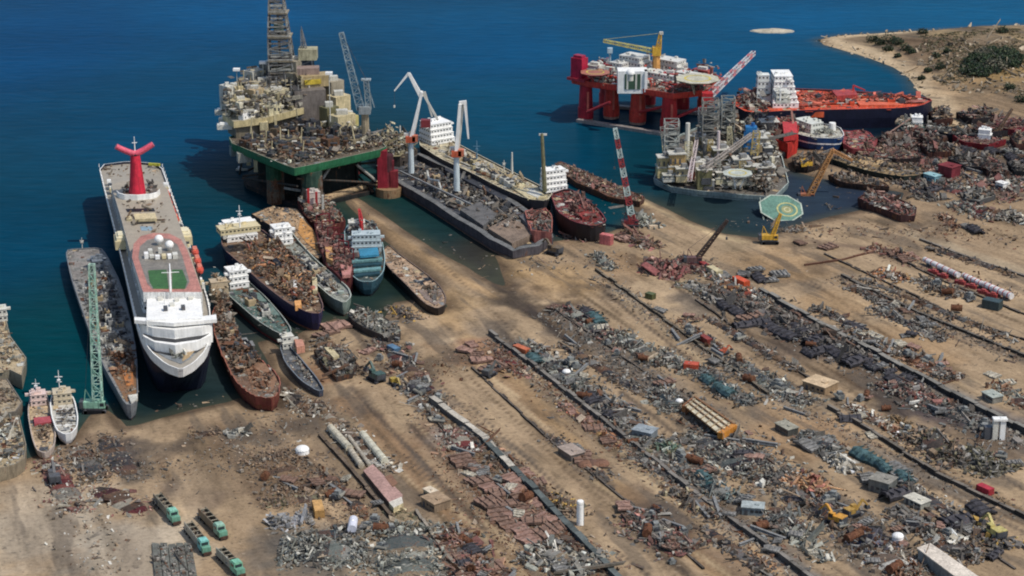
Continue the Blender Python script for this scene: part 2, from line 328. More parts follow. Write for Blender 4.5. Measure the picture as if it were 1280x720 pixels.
for p_, q_ in LN:
    p_, q_ = at(*p_, 1)[:2], at(*q_, 1)[:2]; d_ = (q_-p_)/np.linalg.norm(q_-p_); n_ = np.array([-d_[1], d_[0]]); A_.append(n_); b_.append(n_ @ p_)
FAN = np.linalg.lstsq(np.array(A_), np.array(b_), rcond=None)[0]
def lane_coords(P):
    q = P - FAN; r = np.hypot(*q.T); th = np.arctan2(q[:, 1], q[:, 0]); th0 = math.atan2(*(at(800,560,1)[:2] - FAN)[::-1]); th = (th - th0 + math.pi) % (2*math.pi) - math.pi
    return np.c_[th * 330., r * .035, np.zeros(len(P))]
def ground_material():
    m, t, b = nt('ground'); a = N(t, 'ShaderNodeAttribute', attribute_name='Col'); tc = N(t, 'ShaderNodeTexCoord')
    p0, p1 = at(610,420,1), at(1005,718,1); ang = math.atan2(*(p1 - p0)[[1, 0]])
    mp = N(t, 'ShaderNodeMapping', vector_type='TEXTURE'); mp.inputs['Rotation'].default_value = (0, 0, ang); mp.inputs['Scale'].default_value = (14, 1, 1); t.links.new(tc.outputs['Object'], mp.inputs[0])
    la = N(t, 'ShaderNodeAttribute', attribute_name='Lane')
    tr = N(t, 'ShaderNodeTexNoise', Scale=.85, Detail=4., Roughness=.6); tr2 = N(t, 'ShaderNodeTexNoise', Scale=.16, Detail=5., Roughness=.62)
    for n in (tr, tr2): t.links.new(la.outputs['Vector'], n.inputs['Vector'])
    n1 = N(t, 'ShaderNodeTexNoise', Scale=.05, Detail=9., Roughness=.68); n2 = N(t, 'ShaderNodeTexNoise', Scale=.6, Detail=6., Roughness=.65); n3 = N(t, 'ShaderNodeTexNoise', Scale=.18, Detail=4.)
    for n in (n1, n2, n3): t.links.new(tc.outputs['Object'], n.inputs['Vector'])
    c = mix(t, 1., a.outputs['Color'], ramp(t, n1.outputs[0], [(.3, g3(.80)), (.55, g3(1.0)), (.72, g3(1.1))]), 'MULTIPLY')
    c = mix(t, 1., c, ramp(t, tr.outputs[0], [(.30, g3(.60)), (.42, g3(.90)), (.52, g3(1.)), (.70, g3(1.16))]), 'MULTIPLY')
    c = mix(t, 1., c, ramp(t, tr2.outputs[0], [(.3, (.50, .49, .49, 1)), (.45, (.86, .85, .84, 1)), (.58, g3(1.02)), (.72, (1.18, 1.17, 1.14, 1))]), 'MULTIPLY')
    tr3 = N(t, 'ShaderNodeTexNoise', Scale=.42, Detail=3., Roughness=.5); t.links.new(la.outputs['Vector'], tr3.inputs['Vector'])
    st = ramp(t, tr3.outputs[0], [(.57, g3(0)), (.63, g3(.55))]); c = mix(t, st, c, (.10, .082, .066, 1))
    n4 = N(t, 'ShaderNodeTexNoise', Scale=.28, Detail=6., Roughness=.7); t.links.new(tc.outputs['Object'], n4.inputs['Vector'])
    c = mix(t, ramp(t, n4.outputs[0], [(.60, g3(0)), (.66, g3(.55))]), c, (.075, .062, .052, 1))
    c = mix(t, ramp(t, n4.outputs[0], [(.30, g3(.4)), (.37, g3(0))]), c, (.46, .37, .27, 1))
    c = mix(t, 1., c, ramp(t, n2.outputs[0], [(.3, g3(.74)), (.5, g3(1.)), (.7, g3(1.16))]), 'MULTIPLY')
    sp = N(t, 'ShaderNodeTexVoronoi', Scale=.42); t.links.new(tc.outputs['Object'], sp.inputs['Vector'])
    k = N(t, 'ShaderNodeMath', operation='MULTIPLY'); t.links.new(ramp(t, sp.outputs['Distance'], [(.1, g3(1)), (.2, g3(0))]), k.inputs[0]); t.links.new(ramp(t, n3.outputs[0], [(.52, g3(0)), (.62, g3(.7))]), k.inputs[1])
    c = mix(t, k.outputs[0], c, (.07, .055, .045, 1))
    t.links.new(c, b.inputs['Base Color']); b.inputs['Roughness'].default_value = .95; b.inputs['Specular IOR Level'].default_value = .1
    bp = N(t, 'ShaderNodeBump', Strength=.6, Distance=.5); t.links.new(n2.outputs[0], bp.inputs['Height']); t.links.new(bp.outputs[0], b.inputs['Normal'])
    return m
def sheet(name, xs, ys, z, col, mat):
    nx, ny = len(xs), len(ys); idx = np.arange(nx*ny).reshape(ny, nx)
    f = np.stack([idx[:-1, :-1], idx[:-1, 1:], idx[1:, 1:], idx[1:, :-1]], -1).reshape(-1, 4)
    xx, yy = np.meshgrid(xs, ys); v = np.c_[xx.ravel(), yy.ravel(), z]
    me = bpy.data.meshes.new(name); me.from_pydata(v.tolist(), [], f.tolist())
    at_ = me.attributes.new('Col', 'FLOAT_COLOR', 'POINT'); at_.data.foreach_set('color', np.c_[np.clip(col, 0, 1), np.zeros(len(v))].astype(np.float32).ravel())
    if name == 'ground': a2 = me.attributes.new('Lane', 'FLOAT_VECTOR', 'POINT'); a2.data.foreach_set('vector', lane_coords(v[:, :2]).astype(np.float32).ravel())
    me.polygons.foreach_set('use_smooth', np.ones(len(f), bool)); me.materials.append(mat); me.update()
    o = bpy.data.objects.new(name, me); COL.objects.link(o); return tag(o, kind='structure')
sheet('ground', gx, gy, GH, C, ground_material())
# sea: colour from depth and silt, small waves
SEA = [(50,50,0,70,114),(300,10,0,78,122),(620,60,0,80,122),(1000,15,2,86,128),(900,70,0,80,118),(30,300,0,66,92),(60,440,0,64,74),(110,480,0,66,74),(230,150,0,70,104),(650,150,0,76,106),
 (720,200,3,66,90),(800,210,10,62,76),(560,275,30,58,60),(600,320,60,58,54),(210,510,34,50,52),(300,430,48,58,58),(420,385,40,58,54),(870,265,44,60,62),(1000,245,50,64,78),
 (1090,245,48,58,74),(1080,90,4,78,108),(380,230,4,44,48),(760,255,10,64,76),(1110,150,16,30,44),(260,290,0,62,80),(500,290,28,58,56),(450,240,20,60,58),(520,350,32,48,44),(1200,10,6,90,130)]
sx = axis(-460, 460, 5, [-30000, -8000, -2500, -900], [600, 1200, 3000, 9000, 30000]); sy = axis(640, 1900, 5, [-3000, 0, 400], [2200, 3000, 5000, 12000, 40000])
XX, YY = np.meshgrid(sx, sy); SP_ = np.c_[XX.ravel(), YY.ravel()]
w = np.zeros((len(SP_), 1)); acc = np.zeros((len(SP_), 3))
for q in SEA:
    p = at(q[0], q[1])[:2]; sc_ = np.array([1., .55]); d2 = (((SP_ - p) * sc_)**2).sum(1) + 90; k = (1 / d2**1.6)[:, None]; w += k; acc += k * lin(*q[2:])[:3]
SC_ = acc / w
hs = np.clip(1 + sdf(SP_) / 9, 0, 1)[:, None]                # brown shallows along the beaches
SC_ = SC_ * (1 - .55*hs) + lin(84,84,66)[:3] * .55*hs
def sea_material():
    m, t, b = nt('sea_water'); a = N(t, 'ShaderNodeAttribute', attribute_name='Col'); tc = N(t, 'ShaderNodeTexCoord')
    mp = N(t, 'ShaderNodeMapping'); mp.inputs['Rotation'].default_value = (0, 0, .2); mp.inputs['Scale'].default_value = (.35, 1, 1); t.links.new(tc.outputs['Object'], mp.inputs[0])
    n1 = N(t, 'ShaderNodeTexNoise', Scale=.16, Detail=6., Roughness=.6); n2 = N(t, 'ShaderNodeTexNoise', Scale=.012, Detail=4.)
    t.links.new(mp.outputs[0], n1.inputs['Vector']); t.links.new(mp.outputs[0], n2.inputs['Vector'])
    c = mix(t, 1., a.outputs['Color'], ramp(t, n1.outputs[0], [(.3, g3(.64)), (.7, g3(.87))]), 'MULTIPLY')
    c = mix(t, 1., c, ramp(t, n2.outputs[0], [(.3, g3(.86)), (.7, g3(1.12))]), 'MULTIPLY')
    t.links.new(c, b.inputs['Base Color']); b.inputs['Roughness'].default_value = .3; b.inputs['IOR'].default_value = 1.12; b.inputs['Specular IOR Level'].default_value = .06
    bp = N(t, 'ShaderNodeBump', Strength=.5, Distance=.8); t.links.new(n1.outputs[0], bp.inputs['Height']); t.links.new(bp.outputs[0], b.inputs['Normal'])
    return m
sheet('sea', sx, sy, np.zeros(len(SP_)), SC_, sea_material())
# ================================================================== light and camera
SUN_AZ, SUN_EL = math.atan2(-.5, .87), math.radians(57)         # direction towards the sun, in the ground plane
w_ = bpy.data.worlds.new('World'); SC.world = w_; w_.use_nodes = True; t_ = w_.node_tree; bg = t_.nodes['Background']
sk = t_.nodes.new('ShaderNodeTexSky'); sk.sky_type = 'NISHITA'; sk.sun_disc = False; sk.sun_elevation = SUN_EL; sk.sun_rotation = math.pi/2 - SUN_AZ
sk.altitude = 100; sk.air_density = 1.; sk.dust_density = 1.5
t_.links.new(sk.outputs[0], bg.inputs[0]); bg.inputs[1].default_value = .135
sl = bpy.data.lights.new('sun', 'SUN'); sl.energy = 3.1; sl.angle = math.radians(.5); sl.color = (1, .95, .86)
so = bpy.data.objects.new('sun', sl); COL.objects.link(so)
sd = Vector((math.cos(SUN_AZ)*math.cos(SUN_EL), math.sin(SUN_AZ)*math.cos(SUN_EL), math.sin(SUN_EL))); so.rotation_euler = sd.to_track_quat('Z', 'Y').to_euler()
cam = bpy.data.cameras.new('camera'); cam.sensor_width = 36; cam.lens = 36 * FPX / 1280; cam.clip_end = 60000; cam.clip_start = 1
co = bpy.data.objects.new('camera', cam); COL.objects.link(co); co.location = (0, 0, CAMH); co.rotation_euler = (math.pi/2 - PITCH, 0, 0); SC.camera = co
SC.view_settings.view_transform = 'Standard'; SC.view_settings.look = 'None'; SC.view_settings.exposure = 0; SC.view_settings.gamma = 1
SC.cycles.use_denoising = True; SC.cycles.max_bounces = 4; SC.cycles.diffuse_bounces = 2; SC.cycles.glossy_bounces = 2
SC.cycles.pixel_filter_type = 'BLACKMAN_HARRIS'; SC.cycles.filter_width = 2.0
# ================================================================== ships
def offset(p, d):
    p = np.asarray(p, float)
    if area(p) < 0: p = p[::-1]
    e1 = p - np.roll(p, 1, 0); e2 = np.roll(p, -1, 0) - p
    n1 = np.c_[e1[:, 1], -e1[:, 0]]; n2 = np.c_[e2[:, 1], -e2[:, 0]]
    n1 /= np.linalg.norm(n1, axis=1)[:, None] + 1e-9; n2 /= np.linalg.norm(n2, axis=1)[:, None] + 1e-9
    n = n1 + n2; n /= np.linalg.norm(n, axis=1)[:, None] + 1e-9
    return p - n * d
SHIPS = []
class Ship:
    litter = None
    """a vessel traced by its deck outline; its own frame stands at the waterline below the deck's middle"""
    def __init__(s, name, label, cat, outline, z, hull, deck, bul=1., boot=None, group=None, flare=.6, smooth=1, rim=None, thick=.45, mat=MP, base=-1.5, stripe=None, inner=None, axis=None, topcol=None, rake=0.):
        W = ats(outline, z + bul)[:, :2]; s.c = np.array([*W.mean(0), 0.]); s.z = z
        P = W - s.c[:2]
        if area(P) < 0: P = P[::-1]
        if mat is not MP and mat is not MW: P = np.vstack([[P[i] + (P[(i+1) % len(P)]-P[i])*k/3 + RNG.normal(0, .25, 2)*(k > 0) for k in range(3)] for i in range(len(P))])
        s.poly = chaikin(P, smooth) if smooth else P
        s.root = thing(name, s.c, label, cat, group)
        if axis is None:
            q = P - P.mean(0); u, e, vt = np.linalg.svd(q); s.ang = math.atan2(vt[0][1], vt[0][0])
        else: d = at(*axis[1], z) - at(*axis[0], z); s.ang = math.atan2(d[1], d[0])
        rim = hull if rim is None else rim; boot = hull if boot is None else boot; inner = hull if inner is None else inner
        lo = offset(s.poly, flare); lv = lambda p, z: np.c_[p, np.full(len(p), z)]
        m = M(); top = z + bul
        rows = [lv(offset(lo, .3), base), lv(lo, max(base+.3, .9))]; cols = [boot]
        mid = offset(s.poly, flare*.35); rows.append(lv(mid, max(z*.55, (base+z)*.5))); cols.append(hull)
        if stripe is not None: rows.append(lv(offset(s.poly, flare*.3), z*.66 if topcol is None else z*.72)); cols.append(stripe)
        if topcol is not None: rows.append(lv(offset(s.poly, .3), z*.84)); cols.append(topcol)
        if rake:
            d_ = np.array([math.cos(s.ang), math.sin(s.ang)])
            for r_, k_ in zip(rows, (1, .95, .5, .32, .05)): t_ = r_[:, :2] @ d_; w_ = np.clip((t_/t_.max()-.7)/.3, 0, 1)**2; r_[:, :2] -= np.outer(w_*rake*k_, d_)
        rows += [lv(s.poly, top), lv(offset(s.poly, thick), top), lv(offset(s.poly, thick), z - .1)]; cols += [hull if topcol is None else topcol, rim, inner]
        if mat is not MP and mat is not MW:
            jz = np.abs(RNG.normal(0, .5, len(s.poly))) * min(1, bul); rows[-3][:, 2] -= jz; rows[-2][:, 2] -= jz
        m.loft(rows, cols); s.hull = m.build('hull', mat, s.root)
        s.deckpoly = offset(s.poly, thick)
        m = M(); m.add(lv(s.deckpoly, z), [list(range(len(s.deckpoly)))], deck); s.deck = m.build('deck', mat, s.root)
        s.bul = bul; SHIPS.append(s)
    def l(s, px, py, z=None):
        return at(px, py, s.z if z is None else z) - s.c
    def lp(s, pts, z=None): return np.array([s.l(*p, z) for p in pts])
    def scrap(s, pts, n, size, pal, h=1.5, name='scrap_pile', mat=None, z=None, margin=.8, **kw):
        size *= .78; n = int(n*1.7); poly = s.deckpoly if pts is None else s.lp(pts, z)[:, :2]
        P = inpoly(poly, n, margin); zz = (s.z if z is None else z) + np.abs(RNG.normal(0, h*.5, n))
        m = M(); m.pieces(P, zz, size, pal, **kw); return m.build(name, mat or MS, s.root)
    def plate(s, pts, dz, h, col, name, top=None, mat=MP, parent=None):
        poly = s.lp(pts, s.z + dz + h)[:, :2]; m = M(); m.prism(poly, s.z + dz - .05, s.z + dz + h, col, col if top is None else top)
        return m.build(name, mat, parent or s.root)
    def house(s, px, py, L, W, levels, h=2.8, z0=None, col=WHITE, roof=None, ang=None, shrink=.93, name='superstructure', bridge=True, win=True, parent=None):
        z0 = s.z if z0 is None else z0; p = s.l(px, py, z0); a = s.ang if ang is None else ang
        return house(parent or s.root, p[0], p[1], z0, L, W, levels, h, col, col if roof is None else roof, a, shrink, name, bridge, win)
    def gear(s, pts, hole=4, pipe=4, box=8, col=STEEL, name='deck_gear'):
        poly = s.lp(pts)[:, :2]; e = np.array([math.cos(s.ang), math.sin(s.ang)]); m = M(); z = s.z
        for p in inpoly(poly, hole, 2.5): m.boxz(p[0], p[1], z-.05, RNG.uniform(4, 9), RNG.uniform(3, 6), .35, STEEL*np.float32(.9), s.ang); m.boxz(p[0], p[1], z, RNG.uniform(3, 6), RNG.uniform(2.4, 4), .42, BLACK, s.ang)
        for p in inpoly(poly, pipe, 1.5): L = RNG.uniform(6, 18); a = np.array([*(p - e*L/2), z+.8]); b = np.array([*(p + e*L/2), z+.8]); m.tube(a, b, .35, .35, [OFFW, RUST, col][RNG.integers(0, 3)], 6)
        for p in inpoly(poly, box, 1.5): L, W, h = RNG.uniform(1.5, 5), RNG.uniform(1.5, 4), RNG.uniform(1, 3.4); m.boxz(p[0], p[1], z, L, W, h, [col, OFFW, DSTEEL, BEIGE][RNG.integers(0, 4)], s.ang + .1*RNG.normal()); m.boxz(p[0], p[1], z+h, L*.5, W*.5, .6, DSTEEL, s.ang)
        for p in inpoly(poly, box//2, 1.5): m.tube((p[0]-1.2, p[1], z+1), (p[0]+1.2, p[1], z+1), .9, .9, [DSTEEL, RUST][RNG.integers(0, 2)], 10); m.boxz(p[0], p[1], z, 3, 1.2, .5, STEEL)
        return m.build(name, MS, s.root)
    def mast(s, px, py, h, r=.35, col=WHITE, z0=None, yard=3., name='mast'):
        z0 = s.z if z0 is None else z0; p = s.l(px, py, z0); m = M(); m.tube(p, p + [0, 0, h], r, r*.5, col, 6)
        if yard:
            m.beam(p + [-yard/2, 0, h*.75], p + [yard/2, 0, h*.75], .25, col); m.beam(p + [-yard/3, 0, h*.55], p + [yard/3, 0, h*.55], .3, col); m.boxz(p[0], p[1], p[2]+h*.6, 1.2, 1.2, .5, col)
        return m.build(name, MW, s.root)
    def funnel(s, px, py, h, w, col, z0):
        p = s.l(px, py, z0); m = M(); m.tube(p, p + [0, 0, h], w*.55, w*.45, col, 10, top=BLACK); o = m.build('funnel', MP, s.root)
        q = M(); q.tube(p + [0, 0, h-.1], p + [0, 0, h+.6], w*.2, w*.2, BLACK, 8); q.build('exhaust_pipe', MP, o); return o
def house(parent, x, y, z0, L, W, levels, h, col, roof, ang, shrink=.93, name='superstructure', bridge=True, win=True):
    m = M(); R = rotz(ang); wins = []
    l, w = L, W; off = 0.
    for k in range(levels):
        zb = z0 + k*h; c = np.array([x, y, 0]) + R @ np.array([off, 0, 0])
        m.box(c + [0, 0, zb + h/2], (l, w, h - .02), col, ang, top=roof); m.box(c + [0, 0, zb + h - .1], (l + .4, w + .4, .16), col, ang, top=roof)
        if k == levels - 1 and bridge: m.box(c + R @ np.array([l*.3, 0, 0]) + [0, 0, zb + h*.45], (l*.25, w + 4, .9), col, ang)
        g = M(); zz = zb + h*.58; hh = h*.3
        for side in (1, -1):
            for i in range(max(1, int(l/2.2))): g.box(c + R @ np.array([-l/2 + 1.1 + i*2.2, side*(w/2 + .03), 0]) + [0, 0, zz], (1.0, .1, hh*.8), DSTEEL, ang)
            for i in range(max(1, int(w/1.9))): g.box(c + R @ np.array([side*(l/2 + .03), -w/2 + .95 + i*1.9, 0]) + [0, 0, zz], (.1, 1.0, hh*.8), DSTEEL, ang)
        wins.append(g); l2 = l * shrink; off -= (l - l2) * .35; l = l2; w *= (shrink + 1) / 2
    zt = z0 + levels*h
    for i in range(5): m.box(c + R @ np.array([RNG.uniform(-.4, .4)*l, RNG.uniform(-.4, .4)*w, 0]) + [0, 0, zt + .5], (RNG.uniform(.6, 2), RNG.uniform(.6, 2), 1.), roof, ang)
    o = m.build(name, MW, parent)
    if win:
        for g in wins: g.build('window_row', MG, o)
    return o
# ------------------------------------------------------------------ the cruise ship
CS = Ship('cruise_ship', 'long white cruise ship with a red winged funnel and a green turf sports deck', 'cruise ship',
 [(123,206),(162,201),(201,205),(212,235),(232,290),(248,335),(262,380),(265,415),(258,437),(243,453),(226,462),(207,455),(188,439),(176,420),(168,395),(157,345),(144,290),(131,240)],
 19, lin(30,34,50,.05), lin(156,147,132,.1), bul=1.2, boot=lin(22,24,36,.1), flare=3.0, rim=WHITE, mat=MW, stripe=lin(176,176,176,.1), topcol=WHITE, rake=26., axis=((161,205),(226,466)))
R0 = CS.root; A0 = CS.ang
at0 = CS.hull.data.attributes['Col'].data; fx = np.array([math.cos(A0), math.sin(A0)]); np_ = len(CS.poly)
for p_ in CS.hull.data.polygons:
    if p_.index // np_ in (2, 3, 4) and np.dot(np.array(p_.center)[:2], fx) > 52: at0[p_.index].color = lin(26,29,42,.04) if p_.index // np_ < 4 else WHITE  # shade below the bow flare painted in as dark hull colour
    elif p_.index // np_ in (1, 2) and np.dot(np.array(p_.center)[:2], fx) <= 52: at0[p_.index].color = lin(150,150,150,.1) if p_.index // np_ == 2 else lin(60,62,70,.1)
def csl(px, py, z): return CS.l(px, py, z)
# dark lower bow under the white rim
m = M(); lo = offset(CS.poly, 1.7); lo2 = offset(CS.poly, 4.2)
bowm = np.array([p for p in CS.poly])
# inner house, long tan top deck
hs_px = [(139,232),(152,226),(198,226),(209,236),(226,285),(238,318),(252,362),(253,366),(178,366),(176,362),(162,312),(150,268)]
poly = CS.lp(hs_px, 28)[:, :2]; m = M(); m.prism(poly, 18.9, 28, WHITE, lin(160,149,131,.12)); H1 = m.build('deckhouse', MW, R0)
g = M(); pp = offset(poly, -.06)
for zz in (21.2, 24., 26.6):
    for i in range(len(pp)):
        a, b = pp[i], pp[(i+1) % len(pp)]; L = np.hypot(*(b-a)); k = int(L/2.4); an = math.atan2(*(b-a)[::-1])
        for j in range(k): q = a + (b-a)*(j+.5)/k; g.box((q[0], q[1], zz), (1.5, .12, 1.1), BLACK, an)
g.build('window_row', MG, H1)
# white rail and lifeboat deck furniture on both sides
m = M()
for px0, py0, px1, py1, n in ((136,228,176,372,46), (206,232,255,362,40)):
    for i in range(n):
        t = (i + RNG.random()*.6) / n; q = csl(px0+(px1-px0)*t, py0+(py1-py0)*t, 20); m.box(q + [0, 0, 1.2], (RNG.uniform(.8, 2.6), RNG.uniform(.8, 2.), RNG.uniform(.8, 2.6)), [WHITE, OFFW, CREAM, DSTEEL, BLACK][RNG.integers(0, 5)], A0)
m.build('deck_fittings', MW, R0)
m = M()
for a, b in (((124,208),(170,396)), ((203,208),(262,382))):
    for i in range(40):
        t = i/39; q = csl(a[0]+(b[0]-a[0])*t, a[1]+(b[1]-a[1])*t, 20.2); m.box(q + [0, 0, .5], (.4, .4, 1.6), WHITE, A0)
m.build('rail_posts', MW, R0)
# running track deck with turf
tr_px = [(165,322),(167,305),(176,295),(192,291),(212,292),(226,299),(234,312),(251,360),(252,365),(179,365),(177,360)]
tp = CS.lp(tr_px, 32.5)[:, :2]; m = M(); m.prism(tp, 28, 32.5, WHITE, lin(186,128,114,.04)); TK = m.build('sports_deck', MP, R0)
ip = CS.lp([(173,322),(175,308),(184,300),(198,297),(212,299),(222,306),(228,320),(237,352),(232,361),(190,361),(184,354)], 32.52)[:, :2]; m = M(); m.prism(ip, 32.3, 32.56, lin(128,122,112,.1), lin(132,126,116,.1)); m.build('inner_deck', MP, TK)
for tx in ([(185,338),(208,337),(211,361),(192,361),(187,352)], [(215,337),(228,337),(234,352),(231,361),(215,361)]):
    q = CS.lp(tx, 32.6)[:, :2]; m = M(); m.prism(q, 32.5, 32.62, lin(62,104,52), lin(62,104,52)); m.build('turf', MP, TK)
m = M(); m.beam(csl(214,364,33), csl(212,330,33), .5, WHITE); q = csl(213,366,32.5); m.tube(q, q + [0,0,9], .35, .2, WHITE, 8); m.beam(csl(202,341,32.9), csl(224,340,32.9), .3, WHITE); m.build('net_post', MW, TK)
m = M()
for px, py in ((183,322),(190,323),(197,324),(205,323),(212,323),(219,322),(188,317),(200,316)): m.box(csl(px, py, 32.6) + [0,0,1.], (RNG.uniform(2,4), RNG.uniform(1.5,3), RNG.uniform(1,2.4)), [WHITE, OFFW, CREAM][RNG.integers(0,3)], A0)
m.build('equipment_boxes', MW, TK)
for px, py, r in ((199,306,2.0), (212,313,1.9)):
    m = M(); q = csl(px, py, 32.5); m.tube(q, q + [0,0,1.6], r*.55, r*.55, OFFW, 10); rings = []
    for k in range(9):
        a = -math.pi/2*.7 + k*(math.pi/2*1.68)/8; A = np.linspace(0, 2*np.pi, 16, endpoint=False); rings.append(np.c_[q[0]+r*math.cos(a)*np.cos(A), q[1]+r*math.cos(a)*np.sin(A), np.full(16, q[2]+2.6+r*math.sin(a))])
    m.loft(rings, WHITE, cap1=True, capcol=WHITE); m.build('radar_dome', MW, TK, smooth=True)
# pool deck: screen, slots, pale roofs, blue pool
m = M(); q = [csl(146,245,28), csl(149,248,28), csl(156,250,28), csl(172,250.5,28), csl(188,249,28), csl(196,247,28), csl(200,243,28)]
for a, b in zip(q[:-1], q[1:]): m.add(np.array([a, b, b + [0,0,2.6], a + [0,0,2.6], a + [0,.8,0], b + [0,.8,0], b + [0,.8,2.6], a + [0,.8,2.6]])[[0,1,5,4,3,2,6,7]], QF, WHITE)
m.build('wind_screen', MW, R0)
CS.plate([(157,261),(192,260),(194,264),(159,265)], 9.05, .08, BLACK, 'dark_slot', mat=MP); CS.plate([(167,267),(194,266),(196,273),(169,274)], 9.05, 1.4, lin(212,194,152,.05), 'pool_roof')
CS.plate([(168,276),(193,275),(195,279),(170,280)], 9.05, .08, BLACK, 'dark_slot', mat=MP); CS.plate([(175,283),(190,283),(192,288),(177,288)], 9.05, .1, lin(140,164,176), 'pool', mat=MP)
CS.plate([(157,270),(164,270),(165,274),(158,274)], 9.05, .8, CREAM, 'pool_roof')
CS.scrap([(150,236),(164,232),(166,246),(154,247)], 22, 1.2, P_GREY, 1, 'machinery', z=28); CS.scrap([(180,230),(196,230),(200,246),(184,246)], 30, 1.2, P_DARK, 1.2, 'machinery', z=28)
CS.scrap([(128,208),(196,206),(203,220),(134,222)], 30, .9, P_BRN, .4, 'loose_gear', z=19); CS.scrap([(150,252),(205,250),(224,290),(160,292)], 34, .9, P_BRN, .3, 'loose_gear', z=28)
m = M(); m.beam(csl(186,205,21), csl(200,206,21), 1.2, lin(196,190,70)); m.build('yellow_beam', MP, R0)
for px, py in ((152,297), (230,292)):
    m = M(); q = csl(px, py, 24); m.box(q + [0,0,-2], (11, 6.5, 4), CREAM, A0); m.box(q + [0,0,.6], (9, 5, 1.6), lin(222,212,180), A0); m.box(q + [0,0,1.8], (6, 3.4, 1), lin(222,212,180), A0); m.build('wing_house', MW, R0)
# funnel with two wings
fb = csl(172,244,28); m = M(); rings = []
for k, (zz, rx, ry) in enumerate(((0,5.2,4.1),(3,4.9,3.8),(10,4.2,3.1),(17,3.4,2.5),(20,3.0,2.2))):
    A = np.linspace(0, 2*np.pi, 20, endpoint=False); pts = np.c_[rx*np.cos(A)*.9, ry*np.sin(A), np.full(20, zz)] @ rotz(A0).T; rings.append(pts + fb)
RF = lin(206,46,66,.0); m.loft(rings, RF, cap1=True, capcol=BLACK); FU = m.build('funnel', MP, R0, smooth=False)
side = rotz(A0) @ np.array([0, 1., 0])
for sgn in (1, -1):
    m = M(); rr = []
    for k in range(6):
        t = k/5; c = fb + [0,0,19.6] + side*sgn*(.3 + 8.4*t) + [0,0, 1.0 + 4.2*t**1.25]; A = np.linspace(0, 2*np.pi, 12, endpoint=False); r = 1.55*(1 - .12*t)
        rr.append(c + np.outer(np.cos(A)*r*1.1, rotz(A0)[:, 0]) + np.outer(np.sin(A)*r, np.array([0,0,1.])*.85 - side*sgn*.5))
    m.loft(rr, lin(220,92,112), cap0=True, cap1=True, capcol=lin(226,130,140)); m.build('funnel_wing', MP, FU)  # wing red lightened to pink, the sunlight painted into the colour
m = M(); m.tube(fb + [0,0,20], fb + [0,0,29], .35, .15, WHITE, 6); m.box(fb + [0,0,26], (.4,2.4,.25), WHITE, A0); m.build('mast', MW, FU)
# white bridge front in steps, foredeck
def tier(px, z0, z1, name, top=None, col=WHITE): 
    q = CS.lp(px, z1)[:, :2]; mm = M(); mm.prism(q, z0, z1, col, col if top is None else top); return mm.build(name, MW, R0)
tier([(184,366),(250,366),(254,398),(183,400)], 19, 29.5, 'bridge_block')
bw = tier([(168,396),(217,399.5),(270,393),(271,399),(217,404),(168,400)], 27.5, 29.0, 'bridge_wing')
gb = M(); pq = CS.lp([(168.5,401),(217,404.8),(270.5,399.6)], 28.2)
for a, b in zip(pq[:-1], pq[1:]):
    for i in range(14): c = a + (b-a)*(i+.5)/14; gb.box(c + [0,-.15,-.7], (1.6,.25,.7), BLACK, math.atan2(*(b-a)[:2][::-1]))
gb.build('window_row', MG, bw)
m = M()
for px, py in ((207,388),(229,387)): m.box(csl(px, py, 29.5) + [0,0,.9], (2.2,1.6,1.8), DSTEEL, A0)
for px, py in ((200,375),(221,376),(238,374),(215,382)): m.box(csl(px, py, 29.5) + [0,0,.5], (2.5,2,1), OFFW, A0)
q = csl(206,380,29.5); m.tube(q, q+[0,0,5], .25, .15, WHITE, 6); m.build('roof_gear', MW, R0)
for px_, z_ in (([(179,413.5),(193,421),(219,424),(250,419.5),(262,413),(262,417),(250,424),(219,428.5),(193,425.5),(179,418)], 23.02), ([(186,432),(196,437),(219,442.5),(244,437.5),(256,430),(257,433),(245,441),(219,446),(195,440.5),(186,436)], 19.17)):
    q = CS.lp(px_, z_)[:, :2]; m = M(); m.prism(q, z_-.3, z_+.06, DSTEEL, lin(52,52,54)); m.build('walkway_or_shade_strip', MP, R0)  # dark flat strips painted as the shade gaps between the front tiers
f1 = tier([(174,402),(218,406),(265,399),(265,405),(252,408.5),(218,412.5),(190,409.5),(176,405)], 19, 26.8, 'front_tier')
f2 = tier([(177,411),(218,419),(264,410),(263,419),(246,427),(219,431.5),(193,427.5),(179,420)], 18.8, 23., 'front_tier')
for ft, px, z in ((f1, [(176,405.5),(190,410),(218,413),(252,409),(265,405.5)], 24.6), (f2, [(179,420.5),(193,428),(219,432),(246,427.5),(263,419.5)], 20.8)):
    gb = M(); pq = CS.lp(px, z + 1)
    for a, b in zip(pq[:-1], pq[1:]):
        n = 5
        for i in range(n): c = a + (b-a)*(i+.5)/n; gb.box(c + [0,.0,-.6], (2.,.5,.8), DSTEEL, math.atan2(*(b-a)[:2][::-1]))
    gb.build('window_row', MG, ft)
q = CS.lp([(196,437),(219,441),(243,436),(248,438),(238,448),(226,455),(210,449),(198,442)], 19.1)[:, :2]; m = M(); m.prism(q, 19, 19.15, lin(128,134,138), lin(132,136,138)); m.build('foredeck', MP, R0)
q = CS.lp([(228,442),(244,438),(236,447),(228,452)], 19.2)[:, :2]; m = M(); m.prism(q, 19.1, 19.25, lin(176,150,112), lin(176,150,112)); m.build('deck_cover', MP, R0)
CS.scrap([(206,442),(236,441),(230,450),(216,449)], 16, .9, P_PALE, .5, 'windlass', z=19.2)
g = M(); pp = offset(CS.poly, 1.0); Lm = len(pp)
